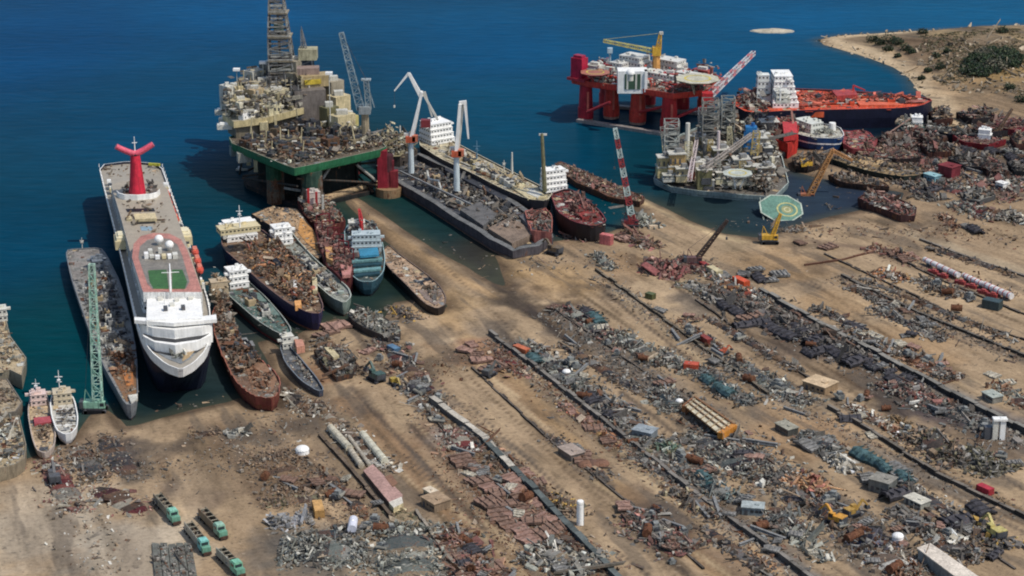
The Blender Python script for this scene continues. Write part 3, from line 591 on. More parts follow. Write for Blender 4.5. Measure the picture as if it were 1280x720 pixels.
for zz, off in ((8.5,1.7),(11.5,1.25),(14.,.75),(16.6,.3)):
    q = offset(CS.poly, off)
    for i in range(Lm):
        a, b = q[i], q[(i+1) % Lm]; L = np.hypot(*(b-a)); an = math.atan2(*(b-a)[::-1])
        if np.dot((a+b)/2, fx) > 60: continue
        for j in range(int(L/2.6)): c = a + (b-a)*(j+.5)/max(1, int(L/2.6)); g.box((c[0], c[1], zz), (1.5, .5, 1.1), DSTEEL, an)
g.build('cabin_windows', MG, R0)
# orange lifeboats along the ship's sides: things of their own, hung beside the deck
def lifeboat(loc, rz, label, col=lin(206,84,66,.05)):
    r = thing('lifeboat', loc, label, 'lifeboat', 'lifeboats along the side of the cruise ship', rz); m = M(); rings = []
    for x, w, h in ((-4.6,.3,.9),(-3.8,1.2,.2),(-1.5,1.6,0),(1.5,1.6,0),(3.8,1.2,.2),(4.6,.3,.9)):
        A = np.linspace(0, 2*np.pi, 10, endpoint=False); rings.append(np.c_[np.full(10, x), w*np.cos(A), 1.4 + (1.25 - h*.5)*np.sin(A)])
    m.loft(rings, col, cap0=True, cap1=True, capcol=col); m.build('hull', MP, r)
    m = M(); m.boxz(-.3, 0, 2.3, 4.6, 1.9, .9, lin(214,126,104)); c = m.build('canopy', MP, r); m = M(); m.boxz(1.2, 0, 2.8, 1.4, 2.0, .3, BLACK); m.build('window', MG, c); return r
LB0 = None
for px, py in [(209,247),(212,257),(216,267),(220,277),(244,318),(247,329),(250,340)]:
    p = at(px, py, 21) + [0, 0, 0]
    if LB0 is None: o = LB0 = lifeboat(p, A0, "red-orange lifeboat in the row along the white cruise ship's deck edge")
    else: o = copy_tree(LB0); o.location = Vector(p)
# ------------------------------------------------------------------ hulks on the left
S = Ship('naval_hulk', 'grey half-stripped naval ship crowded with scrap alongside the cruise ship, its bow rusty orange', 'ship',
 [(82,317),(85,311),(126,309),(134,319),(151,353),(164,402),(171,440),(173,498),(165,506),(156,505),(142,480),(128,455),(112,415),(98,375),(88,345)], 6.5, lin(122,124,126,.3), lin(146,144,138,.15), boot=lin(52,50,54,.3), bul=.7, flare=1.0)
S.litter = [lin(150,150,146,.1), lin(112,114,116,.1), lin(90,92,96,.1), lin(176,174,166)]; S.plate([(84,314),(124,312),(138,345),(92,350)], 0, .15, lin(142,136,130,.2), 'flight_deck', mat=MS); S.house(122, 336, 9, 5, 2, 2.6, col=lin(112,118,124,.2)); 
S.scrap([(92,350),(142,345),(160,400),(168,455),(128,452)], 190, .9, [lin(150,150,148,.1), lin(120,124,126,.1), lin(96,100,104,.1), lin(176,176,170), lin(132,130,122,.15), lin(74,78,82,.1)], 2.6); S.scrap([(128,440),(168,436),(172,470),(146,472)], 120, 1.2, P_RUST, 2.)
S.plate([(136,462),(170,456),(171,496),(158,502)], 0, .2, lin(146,112,84,.4), 'rusty_foredeck', mat=MR); S.plate([(152,462),(166,459),(167,480),(158,482)], .2, .3, lin(196,128,74,.2), 'orange_plate'); S.scrap([(140,468),(168,465),(169,496),(160,498)], 40, .8, P_BRN, .5)
S.gear([(92,350),(142,345),(168,440),(132,450)], 8, 10, 26); S.mast(103, 312, 6, .25, OFFW, yard=2.); S.plate([(160,494),(172,492),(172,498),(164,503)], .2, 1., OFFW, 'bow_plate')
S = Ship('barge', 'beige barge with a pale stern house cut by the frame edge', 'barge', [(-70,402),(0,392),(7,396),(13,420),(33,447),(27,469),(12,462),(-70,474)], 6, lin(150,140,120,.3), lin(188,168,134,.15), bul=.5, flare=.3, smooth=0)
S.scrap([(-40,410),(8,400),(28,450),(12,458),(-40,465)], 120, .9, P_BRN + P_PALE, 1.); S.house(0, 399, 7, 6, 2, col=OFFW)
S = Ship('barge', 'grey-beige flat barge wedged between two larger barges at the frame edge', 'barge', [(-70,480),(9,473),(28,502),(20,514),(-70,528)], 5, lin(128,120,108,.35), lin(164,148,122,.2), bul=.4, flare=.3, smooth=0); S.scrap([(-20,482),(8,478),(24,502),(-20,512)], 70, .9, P_BRN, .7)
S = Ship('barge', 'pale cluttered barge heaped with crates beside the small red and white boat', 'barge', [(-70,534),(24,519),(33,556),(31,572),(20,580),(-70,604)], 6, lin(140,128,108,.3), lin(178,160,128,.2), bul=.6, flare=.3, smooth=0); S.scrap(None, 260, 1.2, P_BRN + P_PALE + P_WHT, 2.5)
S = Ship('work_boat', 'small white and red boat with a tan foredeck moored beside a white boat', 'boat', [(38,490),(57,489),(64,510),(70,540),(69,555),(62,564),(54,566),(45,562),(39,545),(34,515)], 3.2, lin(186,170,156,.2), lin(188,164,132,.15), boot=MAROON, bul=.9, flare=.8)
S.house(48, 504, 6, 6, 2, 2.4, col=lin(214,190,180,.1)); S.plate([(42,522),(63,520),(65,527),(43,530)], 0, 1.2, lin(172,80,84), 'red_cover'); S.scrap([(42,532),(66,530),(64,556),(48,556)], 50, .8, P_BRN, .6); S.mast(46, 497, 8, .2)
S = Ship('white_boat', 'small white vessel with a rounded bow rail and thin mast', 'boat', [(66,490),(74,485),(86,487),(94,500),(98,520),(97,533),(90,541),(80,543),(70,537),(64,520),(62,502)], 4.2, lin(214,212,208,.08), lin(186,182,172,.1), boot=BLACK, bul=1.2, flare=1.0, rim=WHITE, mat=MW)
S.house(78, 502, 7, 7, 2, 2.4, col=lin(190,176,150,.15)); S.mast(75, 495, 11, .25); S.scrap([(68,512),(94,512),(92,532),(76,534)], 40, .8, P_WHT + P_GREY, .5)
m = M()
for k in range(5): m.beam(S.l(70, 512+5*k, 4.6), S.l(95, 511+5*k, 4.6), .35, [WHITE, DSTEEL][k % 2])
m.build('deck_beams', MW, S.root)
# ------------------------------------------------------------------ the group in the first basin
S = Ship('rusty_hulk', 'brown gutted hulk beached bow first between the cruise ship and the green coaster', 'ship', [(271,374),(284,373),(291,400),(302,425),(321,445),(340,458),(350,473),(350,488),(340,497),(318,494),(301,482),(288,464),(276,440),(267,415),(265,390)], 6, lin(126,66,58,.45), lin(138,112,94,.45), boot=lin(74,36,36,.3), bul=1.2, flare=1.2, mat=MR, rim=lin(156,100,84,.3))
S.scrap([(268,378),(288,376),(300,425),(330,455),(296,470),(270,415)], 420, 1.15, P_RUST + P_BRN, 3.); S.scrap([(262,352),(280,350),(286,380),(266,388)], 110, 1.2, P_BRN + P_PALE, 6, 'stern_wreckage')
S.plate([(306,456),(330,452),(346,474),(340,490),(316,488)], 0, .3, lin(150,116,92,.35), 'foredeck', mat=MR); S.scrap([(310,458),(344,470),(338,490),(312,486)], 80, .9, P_RUST, 1.); S.gear([(268,390),(290,395),(325,450),(300,470)], 6, 8, 16, RUST); S.house(274, 372, 6, 8, 3, col=lin(186,168,140,.3), win=False)
S = Ship('coaster', 'small green-grey coaster with a white wheelhouse moored beside the navy cargo ship', 'ship', [(277,352),(286,343),(310,350),(332,370),(354,395),(365,411),(362,420),(345,415),(322,401),(298,380),(280,364)], 4.5, lin(78,92,88,.3), lin(92,112,104,.2), boot=MAROON, bul=1., flare=.8, rim=lin(160,164,156))
S.house(296, 357, 9, 9, 3, col=WHITE); S.mast(291, 352, 7, z0=13); S.gear([(305,360),(345,392),(340,408),(300,374)], 3, 6, 8)
for a in (((314,364),(324,366),(334,377),(324,376)), ((328,378),(338,379),(350,394),(340,393))): S.plate(a, 0, 1.3, lin(110,130,120,.2), 'hatch_cover')
S.scrap([(308,360),(350,392),(345,408),(300,372)], 110, .7, P_BLUE + [lin(120,150,136,.1)], 1.)
S = Ship('cargo_ship', 'navy cargo ship with orange scrap heaped along its deck and a white stern house', 'ship', [(275,292),(289,281),(325,284),(350,304),(380,335),(398,365),(405,382),(401,392),(386,391),(360,379),(330,356),(300,329),(278,310)], 8, lin(42,40,72,.12), lin(128,104,84,.35), boot=lin(140,92,70,.3), bul=1.2, flare=1.6, rake=4., rim=lin(120,92,84,.2))
S.house(299, 297, 12, 15, 3, col=WHITE); S.house(298, 289, 8, 19, 1, z0=18.4, col=CREAM, bridge=False); S.mast(300, 285, 11, .35, z0=21)
S.house(286, 296, 6, 7, 2, col=OFFW, z0=10, bridge=False)
S.scrap([(302,308),(350,306),(394,350),(398,384),(372,382),(308,334)], 800, 1.05, P_ORG + P_RUST + P_BRN, 4.); S.scrap([(360,350),(396,362),(398,386),(372,380)], 70, 1., P_RUST + P_WHT, 1.5)
for a, c in (((366,350),(371,350),(372,366),(367,367)), WHITE), (((390,346),(396,347),(397,363),(391,363)), CREAM), (((368,376),(376,375),(377,381),(369,382)), lin(226,164,100)): S.plate(a, 0, 2.4, c, 'deck_box')
S.plate([(340,324),(346,322),(352,330),(346,333)], 0, 4, BLACK, 'dark_box')
S = Ship('coaster', 'pale green coaster with a white bridge moored between the scrap-laden ship and the tan barge', 'ship', [(338,298),(349,289),(364,288),(374,301),(396,325),(421,346),(436,359),(440,370),(431,379),(415,372),(394,354),(368,330),(345,312)], 6, lin(132,144,132,.25), lin(150,152,140,.2), boot=lin(76,60,56), bul=1.1, flare=1., rim=lin(186,190,178))
S.house(352, 303, 9, 9, 3, col=WHITE); S.scrap([(364,312),(390,326),(426,362),(418,368),(376,330)], 190, .9, P_PALE + P_GREY, 1.5); S.mast(356, 300, 6, z0=14); S.gear([(362,312),(420,356),(412,366),(370,326)], 4, 8, 12, OFFW)
m = M(); q = S.l(426, 367); m.tube(q, q + [0,0,1.2], 1.6, 1.5, lin(160,170,158), 10); m.build('windlass', MP, S.root)
S = Ship('flat_barge', 'tan deck barge with an orange end lying against the maroon wreck', 'barge', [(314,267),(340,257),(371,261),(392,287),(403,320),(397,323),(374,306),(344,286)], 6, lin(60,54,52,.3), lin(180,150,116,.2), bul=.3, flare=.3, smooth=0, mat=MS)
S.plate([(376,272),(392,288),(402,318),(384,304),(372,290)], 0, .3, lin(206,152,92,.1), 'orange_deck_plate', mat=MS); S.scrap(None, 60, .7, P_BRN, .4)
S = Ship('stripped_wreck', 'maroon stripped wreck with an open skeleton next to the tan deck barge', 'wreck', [(393,278),(408,279),(424,296),(437,312),(444,330),(441,343),(426,347),(409,331),(397,303)], 8, lin(96,46,50,.4), lin(112,66,66,.4), bul=1., flare=.4, smooth=0, mat=MR)
S.scrap(None, 240, 1.3, P_MAR, 3.); S.plate([(406,306),(415,307),(416,326),(408,322)], .5, 2.2, lin(206,158,104,.1), 'orange_container'); S.plate([(425,330),(440,333),(438,343),(428,344)], .5, 1.5, lin(190,132,122,.2), 'pink_plate')
m = M()
for k in range(6):
    a, b = S.l(396+7*k, 286+8*k, 8), S.l(412+6*k, 284+9*k, 8); m.beam(a, a + [0,0,7], .5, MAROON); m.beam(b, b + [0,0,7], .5, MAROON); m.beam(a + [0,0,7], b + [0,0,7], .5, MAROON)
m.build('open_frame', MR, S.root)
S = Ship('supply_ship', 'teal and white supply ship with a red deck crane, bow towards the shore', 'ship', [(430,283),(453,273),(470,280),(478,300),(482,322),(480,340),(468,352),(450,352),(437,342),(431,312)], 6.5, lin(56,86,96,.3), lin(84,100,98,.4), boot=BLACK, bul=1.2, flare=2., rim=lin(150,176,176), axis=((452,275),(461,350)))
S.house(458, 312, 8, 14, 3, col=lin(176,188,190,.2)); S.plate([(448,311),(472,309),(474,318),(450,320)], 4, 1., lin(62,136,166,.1), 'blue_wheelhouse'); S.house(446, 290, 6, 8, 2, col=OFFW, bridge=False)
for k in range(4): S.plate([(440+k,324+6*k),(478-k,321+6*k),(478-k,324+6*k),(440+k,327+6*k)], 2.2-.6*k, .9, [lin(110,150,150), lin(40,70,78)][k % 2], 'bow_rail')
S.scrap([(434,288),(470,284),(478,310),(438,312)], 200, 1.1, P_MAR + P_WHT + P_BLUE, 5.); S.scrap([(440,318),(478,316),(474,340),(444,342)], 70, .9, P_BLUE + P_WHT, 1.5)
m = M(); q = S.l(452, 296); m.tube(q, q + [0,0,8], 1.1, .9, RED, 8); m.lattice(q + [0,0,8], S.l(449, 262, 16), 1.6, .8, 7, .35, RED); m.build('deck_crane', MP, S.root)
S = Ship('flat_barge', 'long narrow tan barge with a black rounded end beside the sand jetty', 'barge', [(477,313),(486,305),(501,318),(531,340),(549,355),(558,370),(557,381),(546,386),(530,379),(505,353),(482,331)], 4.5, lin(34,30,32,.15), lin(178,150,122,.15), bul=.5, flare=.6, rim=lin(120,100,86))
S.plate([(516,350),(538,346),(544,352),(522,358)], .02, .1, BLACK, 'open_hold'); S.scrap([(526,358),(550,358),(553,376),(540,380)], 60, .9, P_GREY + P_BRN, .8); S.scrap([(484,312),(530,346),(520,350),(484,326)], 40, .6, P_BRN, .3); S.plate([(522,362),(552,362),(554,374),(544,381),(532,374)], 0, .3, lin(140,122,110,.2), 'grey_foredeck')
S = Ship('wrecked_barge', 'grey barge wreck piled with pale junk at the head of the basin', 'wreck', [(435,391),(449,383),(476,394),(500,408),(501,416),(485,421),(460,411),(440,399)], 4, lin(66,62,60,.3), lin(140,134,122,.25), bul=.5, flare=.3, smooth=0, mat=MS); S.scrap(None, 240, 1.05, P_PALE + P_GREY, 2.)
S = Ship('wrecked_barge', 'dark broken hull with a cream cabin roof aground on brown sand', 'wreck', [(392,437),(412,430),(435,440),(447,454),(441,466),(420,471),(404,456)], 3.2, lin(60,54,52,.4), lin(104,98,86,.3), bul=.6, flare=.4, smooth=0, mat=MR); S.scrap(None, 190, 1.1, P_DARK + P_GREY + [OLIVE], 2.); S.plate([(405,434),(414,434),(424,444),(417,447)], 1.5, 1.2, CREAM, 'cabin_roof')
S = Ship('long_boat', 'slim dark-blue hull with a white stern beached beside the broken hull', 'boat', [(349,432),(358,427),(376,447),(396,471),(406,487),(397,489),(375,475),(356,453)], 3, lin(58,66,80,.2), lin(96,98,100,.25), bul=1.2, flare=.7, boot=BLACK, rim=lin(120,126,132)); S.house(359, 434, 5, 5, 2, col=OFFW); S.scrap([(362,440),(376,452),(396,480),(380,474)], 60, .7, P_GREY, .7); S.plate([(368,424),(378,424),(381,432),(371,434)], 1, 3, lin(196,140,116), 'pink_cabin')
# ------------------------------------------------------------------ the cut-down tanker with two white cranes, and its neighbours
S = Ship('cut_hull', 'long dark cut-open hull with two white cranes standing in it', 'ship', [(470,206),(500,194),(524,190),(562,207),(604,226),(645,250),(682,276),(692,294),(674,306),(641,311),(611,297),(570,271),(530,246),(490,223)], 3., lin(84,80,84,.3), lin(82,84,88,.3), bul=3.4, flare=.6, smooth=0, thick=3.2, mat=MS, boot=lin(128,104,92,.4), inner=lin(62,64,70,.3), rim=lin(116,116,114,.3))
S.scrap([(500,205),(560,215),(650,265),(664,290),(620,290),(520,235)], 330, 1.6, P_DARK + P_GREY, 2.); S.scrap([(590,262),(650,262),(684,286),(640,304),(604,286)], 170, 1.5, P_GREY + P_BRN, 3.5)
for a, c, h in ((((610,285),(640,270),(668,292),(640,304)), lin(140,122,106,.3), 3.2), (((640,262),(668,272),(684,292),(664,284)), lin(104,104,106,.2), 4.6), (((575,262),(600,252),(622,268),(604,282)), lin(108,106,104,.3), 3.), (((560,200),(600,215),(640,240),(630,250),(556,212)), lin(66,68,74,.2), 3.)): S.plate(a, .1, h, c, 'torn_plate', mat=MS)
S.gear([(500,206),(560,214),(650,262),(650,290),(530,240)], 10, 16, 26, DSTEEL); m = M(); q = [S.l(534,214,9), S.l(536,224,9), S.l(548,226,9), S.l(551,236,9)]
for a, b in zip(q[:-1], q[1:]): m.tube(a, b, .6, .6, OFFW, 6)
m.beam(S.l(500,214,9), S.l(590,256,9), .8, STEEL); m.build('bent_pipe', MP, S.root)
TK2 = Ship('tanker', 'cream-decked tanker moored behind the dark cut-open hull', 'ship', [(520,178),(540,164),(556,170),(585,186),(622,205),(660,224),(692,240),(684,251),(660,249),(622,233),(590,216),(548,197)], 8, lin(54,52,56,.2), lin(188,176,146,.15), bul=.8, flare=.8, rim=lin(206,196,170), axis=((530,175),(690,246)))
TK2.house(546, 176, 14, 15, 4, col=WHITE); TK2.scrap([(560,182),(660,228),(650,240),(556,194)], 230, 1.1, [CREAM, OFFW, BEIGE, STEEL], 1.2, 'deck_pipes', ang=TK2.ang, spread=.15, long=1.8)
for k in range(5): x, y = 576+22*k, 192+11*k; TK2.plate([(x,y),(x+14,y+6),(x+8,y+11),(x-6,y+5)], 0, 1.2, [CREAM, OFFW, lin(206,196,166)][k % 3], 'hatch_cover')
TK2.gear([(565,188),(650,226),(642,240),(560,200)], 5, 22, 22, CREAM); TK2.plate([(640,234),(676,240),(684,246),(660,248)], 0, 1., CREAM, 'foredeck'); TK2.mast(596, 203, 12, .5, lin(96,130,150), yard=4); TK2.mast(640, 218, 12, .8, OFFW, yard=0); TK2.mast(630, 214, 6, .4, OFFW, yard=2)
def post_crane(px, py, zb, label, pts):
    """a white shipyard crane: pts are (px, py) knees of its boom, all above the pedestal, lying in the plane across the view"""
    b = at(px, py, zb); r = thing('jib_crane', b, label, 'crane'); up = lambda q: np.array([(q[0]-px) * np.linalg.norm(b - [0,0,CAMH]) / FPX, 0., (py - q[1]) * np.linalg.norm(b - [0,0,CAMH]) / FPX / CP])
    m = M(); s_ = up((px, pts[0][1])); m.tube((0,0,0), s_, 1.7, 1.4, lin(196,206,208,.1), 10); m.build('pedestal', MW, r)
    m = M(); m.boxz(0, 0, s_[2], 5, 5, 3.2, lin(196,96,66,.15)); m.boxz(2.4, -1, s_[2] + .5, 3, 3, 3.4, lin(206,120,90,.1)); m.boxz(-2, 1, s_[2]+3, 3, 3, 1.4, OFFW); m.build('slewing_house', MP, r)
    return r, up, s_
r, up, s_ = post_crane(514, 216, 5.6, 'white kinked crane on an orange base in the dark hull beside the white bridge', [(514,178)])
m = M(); a = up((529,118)); m.beam(up((515,172)) + [0,-.8,0], a + [0,-.8,0], 1.9, WHITE, 1.3); m.beam(up((517,172)) + [0,1.2,0], a + [0,1.2,0], 1.5, WHITE, 1.2); m.beam(a, up((548,152)), 1.1, OFFW); m.beam(a + [1.4,0,0], up((541,148)), .9, OFFW); m.boxz(*(up((533,158)))[:2], up((533,160))[2], 5, 4, 4, MAROON); m.build('tower', MW, r)
m = M(); m.beam(up((528,124)), up((513,96)), 2.2, WHITE, 1.5); m.beam(up((513,96)), up((495,117)), 1.2, WHITE, .7); m.tube(up((495,117)), up((494.6,136)), .09, .09, DSTEEL, 5); m.boxz(up((494.6,137))[0], 0, up((495,137))[2], .9, .9, 1.2, OFFW); m.build('jib', MW, r)
r, up, s_ = post_crane(571, 238, 5.6, 'white folded crane with its boom doubled back, farther along the dark hull', [(571,196)])
m = M(); m.beam(up((571,190)) + [0,-1,0], up((576,133)) + [0,-1,0], 2.0, WHITE, 1.6); m.beam(up((573,190)) + [0,1.2,0], up((580,133)) + [0,1.2,0], 1.4, OFFW, 1.2); m.beam(up((575,132)), up((584,131)), 1.6, WHITE); m.build('boom', MW, r)
m = M(); m.beam(up((582,131)), up((586,175)), 1.6, WHITE, .9); m.build('jib', MW, r)
S = Ship('beached_ship', 'maroon-decked black ship with a white bridge and olive mast at the water edge', 'ship', [(688,242),(708,235),(722,240),(738,252),(753,266),(759,277),(742,283),(716,277),(696,264)], 9, lin(34,32,36,.15), lin(124,58,56,.3), bul=1., flare=1., rim=MAROON, axis=((695,242),(752,278)))
S.house(692, 237, 8, 12, 4, col=WHITE); S.scrap([(700,246),(722,242),(750,268),(744,280),(712,270)], 160, 1.3, P_MAR, 2., ang=S.ang, spread=.5); S.plate([(712,258),(735,254),(748,268),(728,272)], 0, 1.5, lin(146,66,62,.3), 'hatch_cover', mat=MR)
m = M(); q = S.l(681, 240, 11); m.tube(q, q + [-1.5,6,29], 1.2, .8, OLIVE, 8); m.beam(q + [-3,6,28.5], q + [1.,6,28.5], .9, OFFW); m.build('derrick_mast', MP, S.root); S.plate([(727,279),(731,278),(731,283),(728,284)], -8, 6, OFFW, 'white_draught_mark')
S = Ship('hull_fragment', 'salmon pink cut hull block propped behind the black beached ship', 'wreck', [(656,262),(682,258),(690,268),(690,290),(668,288),(660,278)], 8, lin(176,110,98,.3), lin(160,104,94,.3), bul=1.5, flare=.3, smooth=0, mat=MR); S.scrap(None, 60, 1.3, P_MAR + P_GREY, 2.)
S = Ship('pontoon', 'thin rusty pontoon stretching across the teal water to the sand spit', 'pontoon', [(694,205),(701,201),(740,217),(785,236),(806,246),(800,252),(760,244),(720,227),(697,212)], 3, lin(92,70,64,.5), lin(122,96,84,.5), bul=.5, flare=.3, smooth=0, mat=MR); S.scrap(None, 190, 1.1, P_MAR + P_BRN, 1.)
# ------------------------------------------------------------------ far right: red tanker, ferry and the wrecks on the beach
S = Ship('red_tanker', 'orange-red tanker with a dark hull and tall white stern house below the headland', 'ship', [(912,128),(925,116),(985,110),(1040,112),(1090,115),(1140,119),(1168,124),(1152,132),(1124,135),(1080,136),(1036,137),(985,138),(935,141)], 11, lin(30,32,52,.1), lin(214,88,60,.12), bul=1., flare=1.2, rim=lin(196,84,66,.1), axis=((920,128),(1165,126)))
S.house(979, 130, 15, 19, 6, 3.1, col=WHITE); S.house(977, 126, 8, 13, 2, 2.8, z0=29, col=OFFW, bridge=True); S.house(976, 126, 6, 7, 2, 2.6, z0=34.5, col=OFFW, bridge=False); S.house(954, 130, 9, 7, 5, 3.6, col=lin(214,216,210), bridge=False); S.mast(975, 126, 9, .5, z0=36)
S.scrap([(918,122),(960,116),(962,138),(930,138)], 160, 1.7, P_MAR + P_WHT, 5, 'stern_wreckage'); S.scrap([(995,118),(1150,122),(1150,130),(1050,129),(1000,138)], 260, 1.2, [lin(214,84,58), lin(196,66,50), lin(226,112,76), lin(150,52,48)], 1.5, 'deck_pipes', ang=S.ang, spread=.2, long=2.)
S.gear([(1000,118),(1150,122),(1140,130),(1000,134)], 5, 26, 22, ORANGE); S.plate([(1040,113),(1068,111),(1072,118),(1046,120)], 0, 4, lin(170,66,62), 'pump_house'); S.plate([(990,128),(1035,130),(1030,140),(986,140)], -3.5, 3.2, lin(222,100,62), 'orange_platform'); m = M(); q = S.l(1066, 121); m.beam(q, q+[0,0,7], 1., RED); m.beam(q+[0,0,7], q+[7,0,4], .7, RED); m.build('hose_crane', MP, S.root); S.plate([(1070,126),(1120,128),(1130,131),(1075,131)], 0, 1.2, lin(226,112,78), 'manifold')
S = Ship('ferry', 'small blue and white ferry lying under the red tanker hull', 'ferry', [(985,164),(990,154),(1022,153),(1050,158),(1056,168),(1050,173),(1015,172)], 7, lin(28,62,106,.05), lin(190,186,170,.1), bul=.8, flare=.5, rim=WHITE, stripe=WHITE, boot=NAVY)
S.house(1010, 162, 16, 9, 2, col=lin(206,206,196,.1)); S.scrap([(990,156),(1046,160),(1046,168),(995,166)], 70, 1.2, P_PALE, 1.5); m = M(); q = S.l(1040, 163); m.tube(q, q+[0,0,4.5], 2.2, 1.9, WHITE, 12); m.build('white_tank', MW, S.root)
def hulk(label, px, z, hull, deck, pal, n, size=1.3, h=2., name='wrecked_hull', mat=MR, bul=.8):
    s = Ship(name, label, 'wreck', px, z, hull, deck, bul=bul, flare=.5, smooth=0, mat=mat); s.scrap(None, n, size, pal, h); return s
s = hulk('bright red hull block standing behind the blue ferry', [(962,150),(985,147),(998,152),(998,172),(985,178),(965,172)], 9, lin(190,54,46,.15), lin(150,60,54,.3), P_MAR + [RED], 90, 1.6, 4.); s.plate([(978,152),(996,152),(997,166),(980,168)], 1, 4, RED, 'red_block')
hulk('maroon tilted hull shell beached beside the blue ferry', [(1053,162),(1083,162),(1097,174),(1092,187),(1066,186),(1054,178)], 5, lin(150,72,72,.25), lin(156,84,82,.25), P_MAR, 40, 1.2, 1.)
s = hulk('long dark-green barge lying on the tan bank above the pool', [(1034,196),(1050,190),(1110,200),(1152,208),(1156,216),(1130,220),(1080,211)], 4, lin(40,48,44,.25), lin(150,128,96,.25), P_DARK + P_BRN, 130, 1.3, 2.); s.plate([(1060,192),(1105,200),(1120,208),(1080,206)], .2, .4, lin(190,160,116), 'tan_deck')
hulk('brown wreck with a black underside in front of the maroon shell', [(1064,185),(1100,180),(1146,187),(1152,196),(1120,198),(1080,194)], 4, lin(52,44,44,.3), lin(128,92,84,.35), P_MAR + P_BRN, 110)
hulk('rust-red hull stranded in the muddy pool', [(1072,247),(1088,236),(1112,242),(1146,258),(1144,268),(1126,269),(1096,257)], 4.5, lin(72,50,50,.4), lin(136,92,86,.4), P_MAR + P_GREY, 140, 1.3, 2.)
s = hulk('slim dark-red boat with a white wheelhouse on the far beach', [(1188,166),(1214,170),(1240,171),(1258,173),(1236,180),(1206,177)], 4.5, lin(120,38,44,.2), lin(112,84,80,.3), P_MAR, 40, 1., .8, 'red_boat'); s.house(1231, 173, 7, 5, 2, col=WHITE, win=False, bridge=False)
s = hulk('pale green and white wreck sheltering under the red tanker bow', [(1120,152),(1130,147),(1152,150),(1156,158),(1130,162)], 6, lin(96,112,106,.2), lin(150,160,150,.2), P_WHT + P_PALE, 60, 1.4, 2.5); s.house(1146, 157, 6, 6, 2, col=WHITE, win=False, bridge=False)
hulk('long black hull on the mud between the pale wreck and the red boat', [(1155,153),(1190,158),(1225,166),(1200,168),(1160,163)], 5, lin(36,38,44,.2), lin(86,84,84,.3), P_DARK + P_BLUE, 90)

hulk('low dark-grey hull slab under the brown terrace dump', [(1185,196),(1215,192),(1250,200),(1246,208),(1205,206)], 4, lin(44,44,48,.3), lin(84,80,80,.3), P_DARK, 80, 1.4, 2.)
hulk('black barge fragment at the far right edge near the sand patch', [(1258,200),(1285,204),(1292,214),(1268,214)], 4, lin(32,34,38,.3), lin(80,76,74,.3), P_DARK, 50, 1.4, 2.)
hulk('maroon bow piece lying on the far terrace edge', [(1245,150),(1275,148),(1288,156),(1268,162),(1248,160)], 5, lin(112,44,54,.3), lin(120,64,66,.3), P_MAR, 60, 1.6, 2.5)
hulk('purple-brown flat hull plate barge behind the maroon block', [(1130,205),(1165,210),(1185,216),(1168,220),(1135,214)], 2.5, lin(92,72,72,.4), lin(128,98,94,.4), P_MAR + P_BRN, 50, 1.3, 1.)
hulk('pale grey upturned hull beside the far sand road', [(1205,238),(1232,236),(1245,243),(1225,250),(1206,247)], 3.5, lin(84,84,84,.3), lin(140,138,132,.2), P_GREY, 60, 1.5, 2.)

# red and white wreckage between the rig's feet and the tan barge
s = hulk('rust-red barge with white and red structures jammed against the foot of the big rig', [(372,252),(402,246),(424,262),(432,276),(410,282),(384,272)], 5, lin(104,52,50,.4), lin(150,110,88,.35), P_MAR + P_WHT + P_BRN, 160, 1.4, 4.); s.house(392, 258, 7, 6, 3, col=lin(196,186,176,.3), win=False, bridge=False)
m = M()
for a, b, c in (((386,262),(388,236),RED),((396,262),(398,240),lin(176,58,58,.2)),((404,268),(398,244),OFFW)): q = s.l(*a); m.beam(q, q + [0, 0, (a[1]-b[1])*.42], 1.1, c)
m.build('red_posts', MP, s.root)
m = M(); pts = []
for a, b, n, w in (((200,520),(300,490),40,5),((330,440),(440,405),70,8),((440,300),(540,370),60,6),((560,300),(625,345),80,9),((740,250),(790,275),40,6),((900,285),(1000,272),60,8),((1000,240),(1110,250),60,12),((60,540),(110,510),40,5)):
    p, q = at(*a)[:2], at(*b)[:2]; t = RNG.random(n)[:, None]; pts.append(p + (q-p)*t + RNG.normal(0, w, (n, 2)))
P = np.vstack(pts); P = P[sdf(P) < -1]; m.pieces(P, np.full(len(P), -.15), .7, P_BRN + P_DARK, tilt=.1, flat=.9); tag(m.build('floating_debris', MS), kind='stuff')
for lab, px in (('brown barge slab at the back of the far terrace below the knoll', [(1195,140),(1235,138),(1246,144),(1215,149)]), ('rusty keel section standing between the pale wreck and far terrace', [(1160,140),(1185,138),(1192,146),(1168,149)]), ('black narrow hull lying beyond the slim dark-red boat', [(1205,158),(1240,156),(1262,162),(1230,166)]), ('grey deck slab on the far terrace beside the maroon dump', [(1262,168),(1290,166),(1296,178),(1270,180)]), ('dark slab wreck below the brown wreck and maroon block', [(1150,178),(1180,180),(1190,188),(1160,190)])):
    hulk(lab, px, 4.5, [lin(74,48,44,.4), lin(44,42,46,.3)][len(lab) % 2], lin(104,88,80,.4), P_DARK + P_MAR + P_BRN, 70, 1.6, 3.5)

s = hulk('cream cluttered barge between the big rig and the white kinked crane', [(468,178),(486,168),(512,176),(522,186),(500,196),(478,194)], 8, lin(84,76,70,.3), lin(136,122,100,.3), P_RIG, 260, 1.6, 6.)

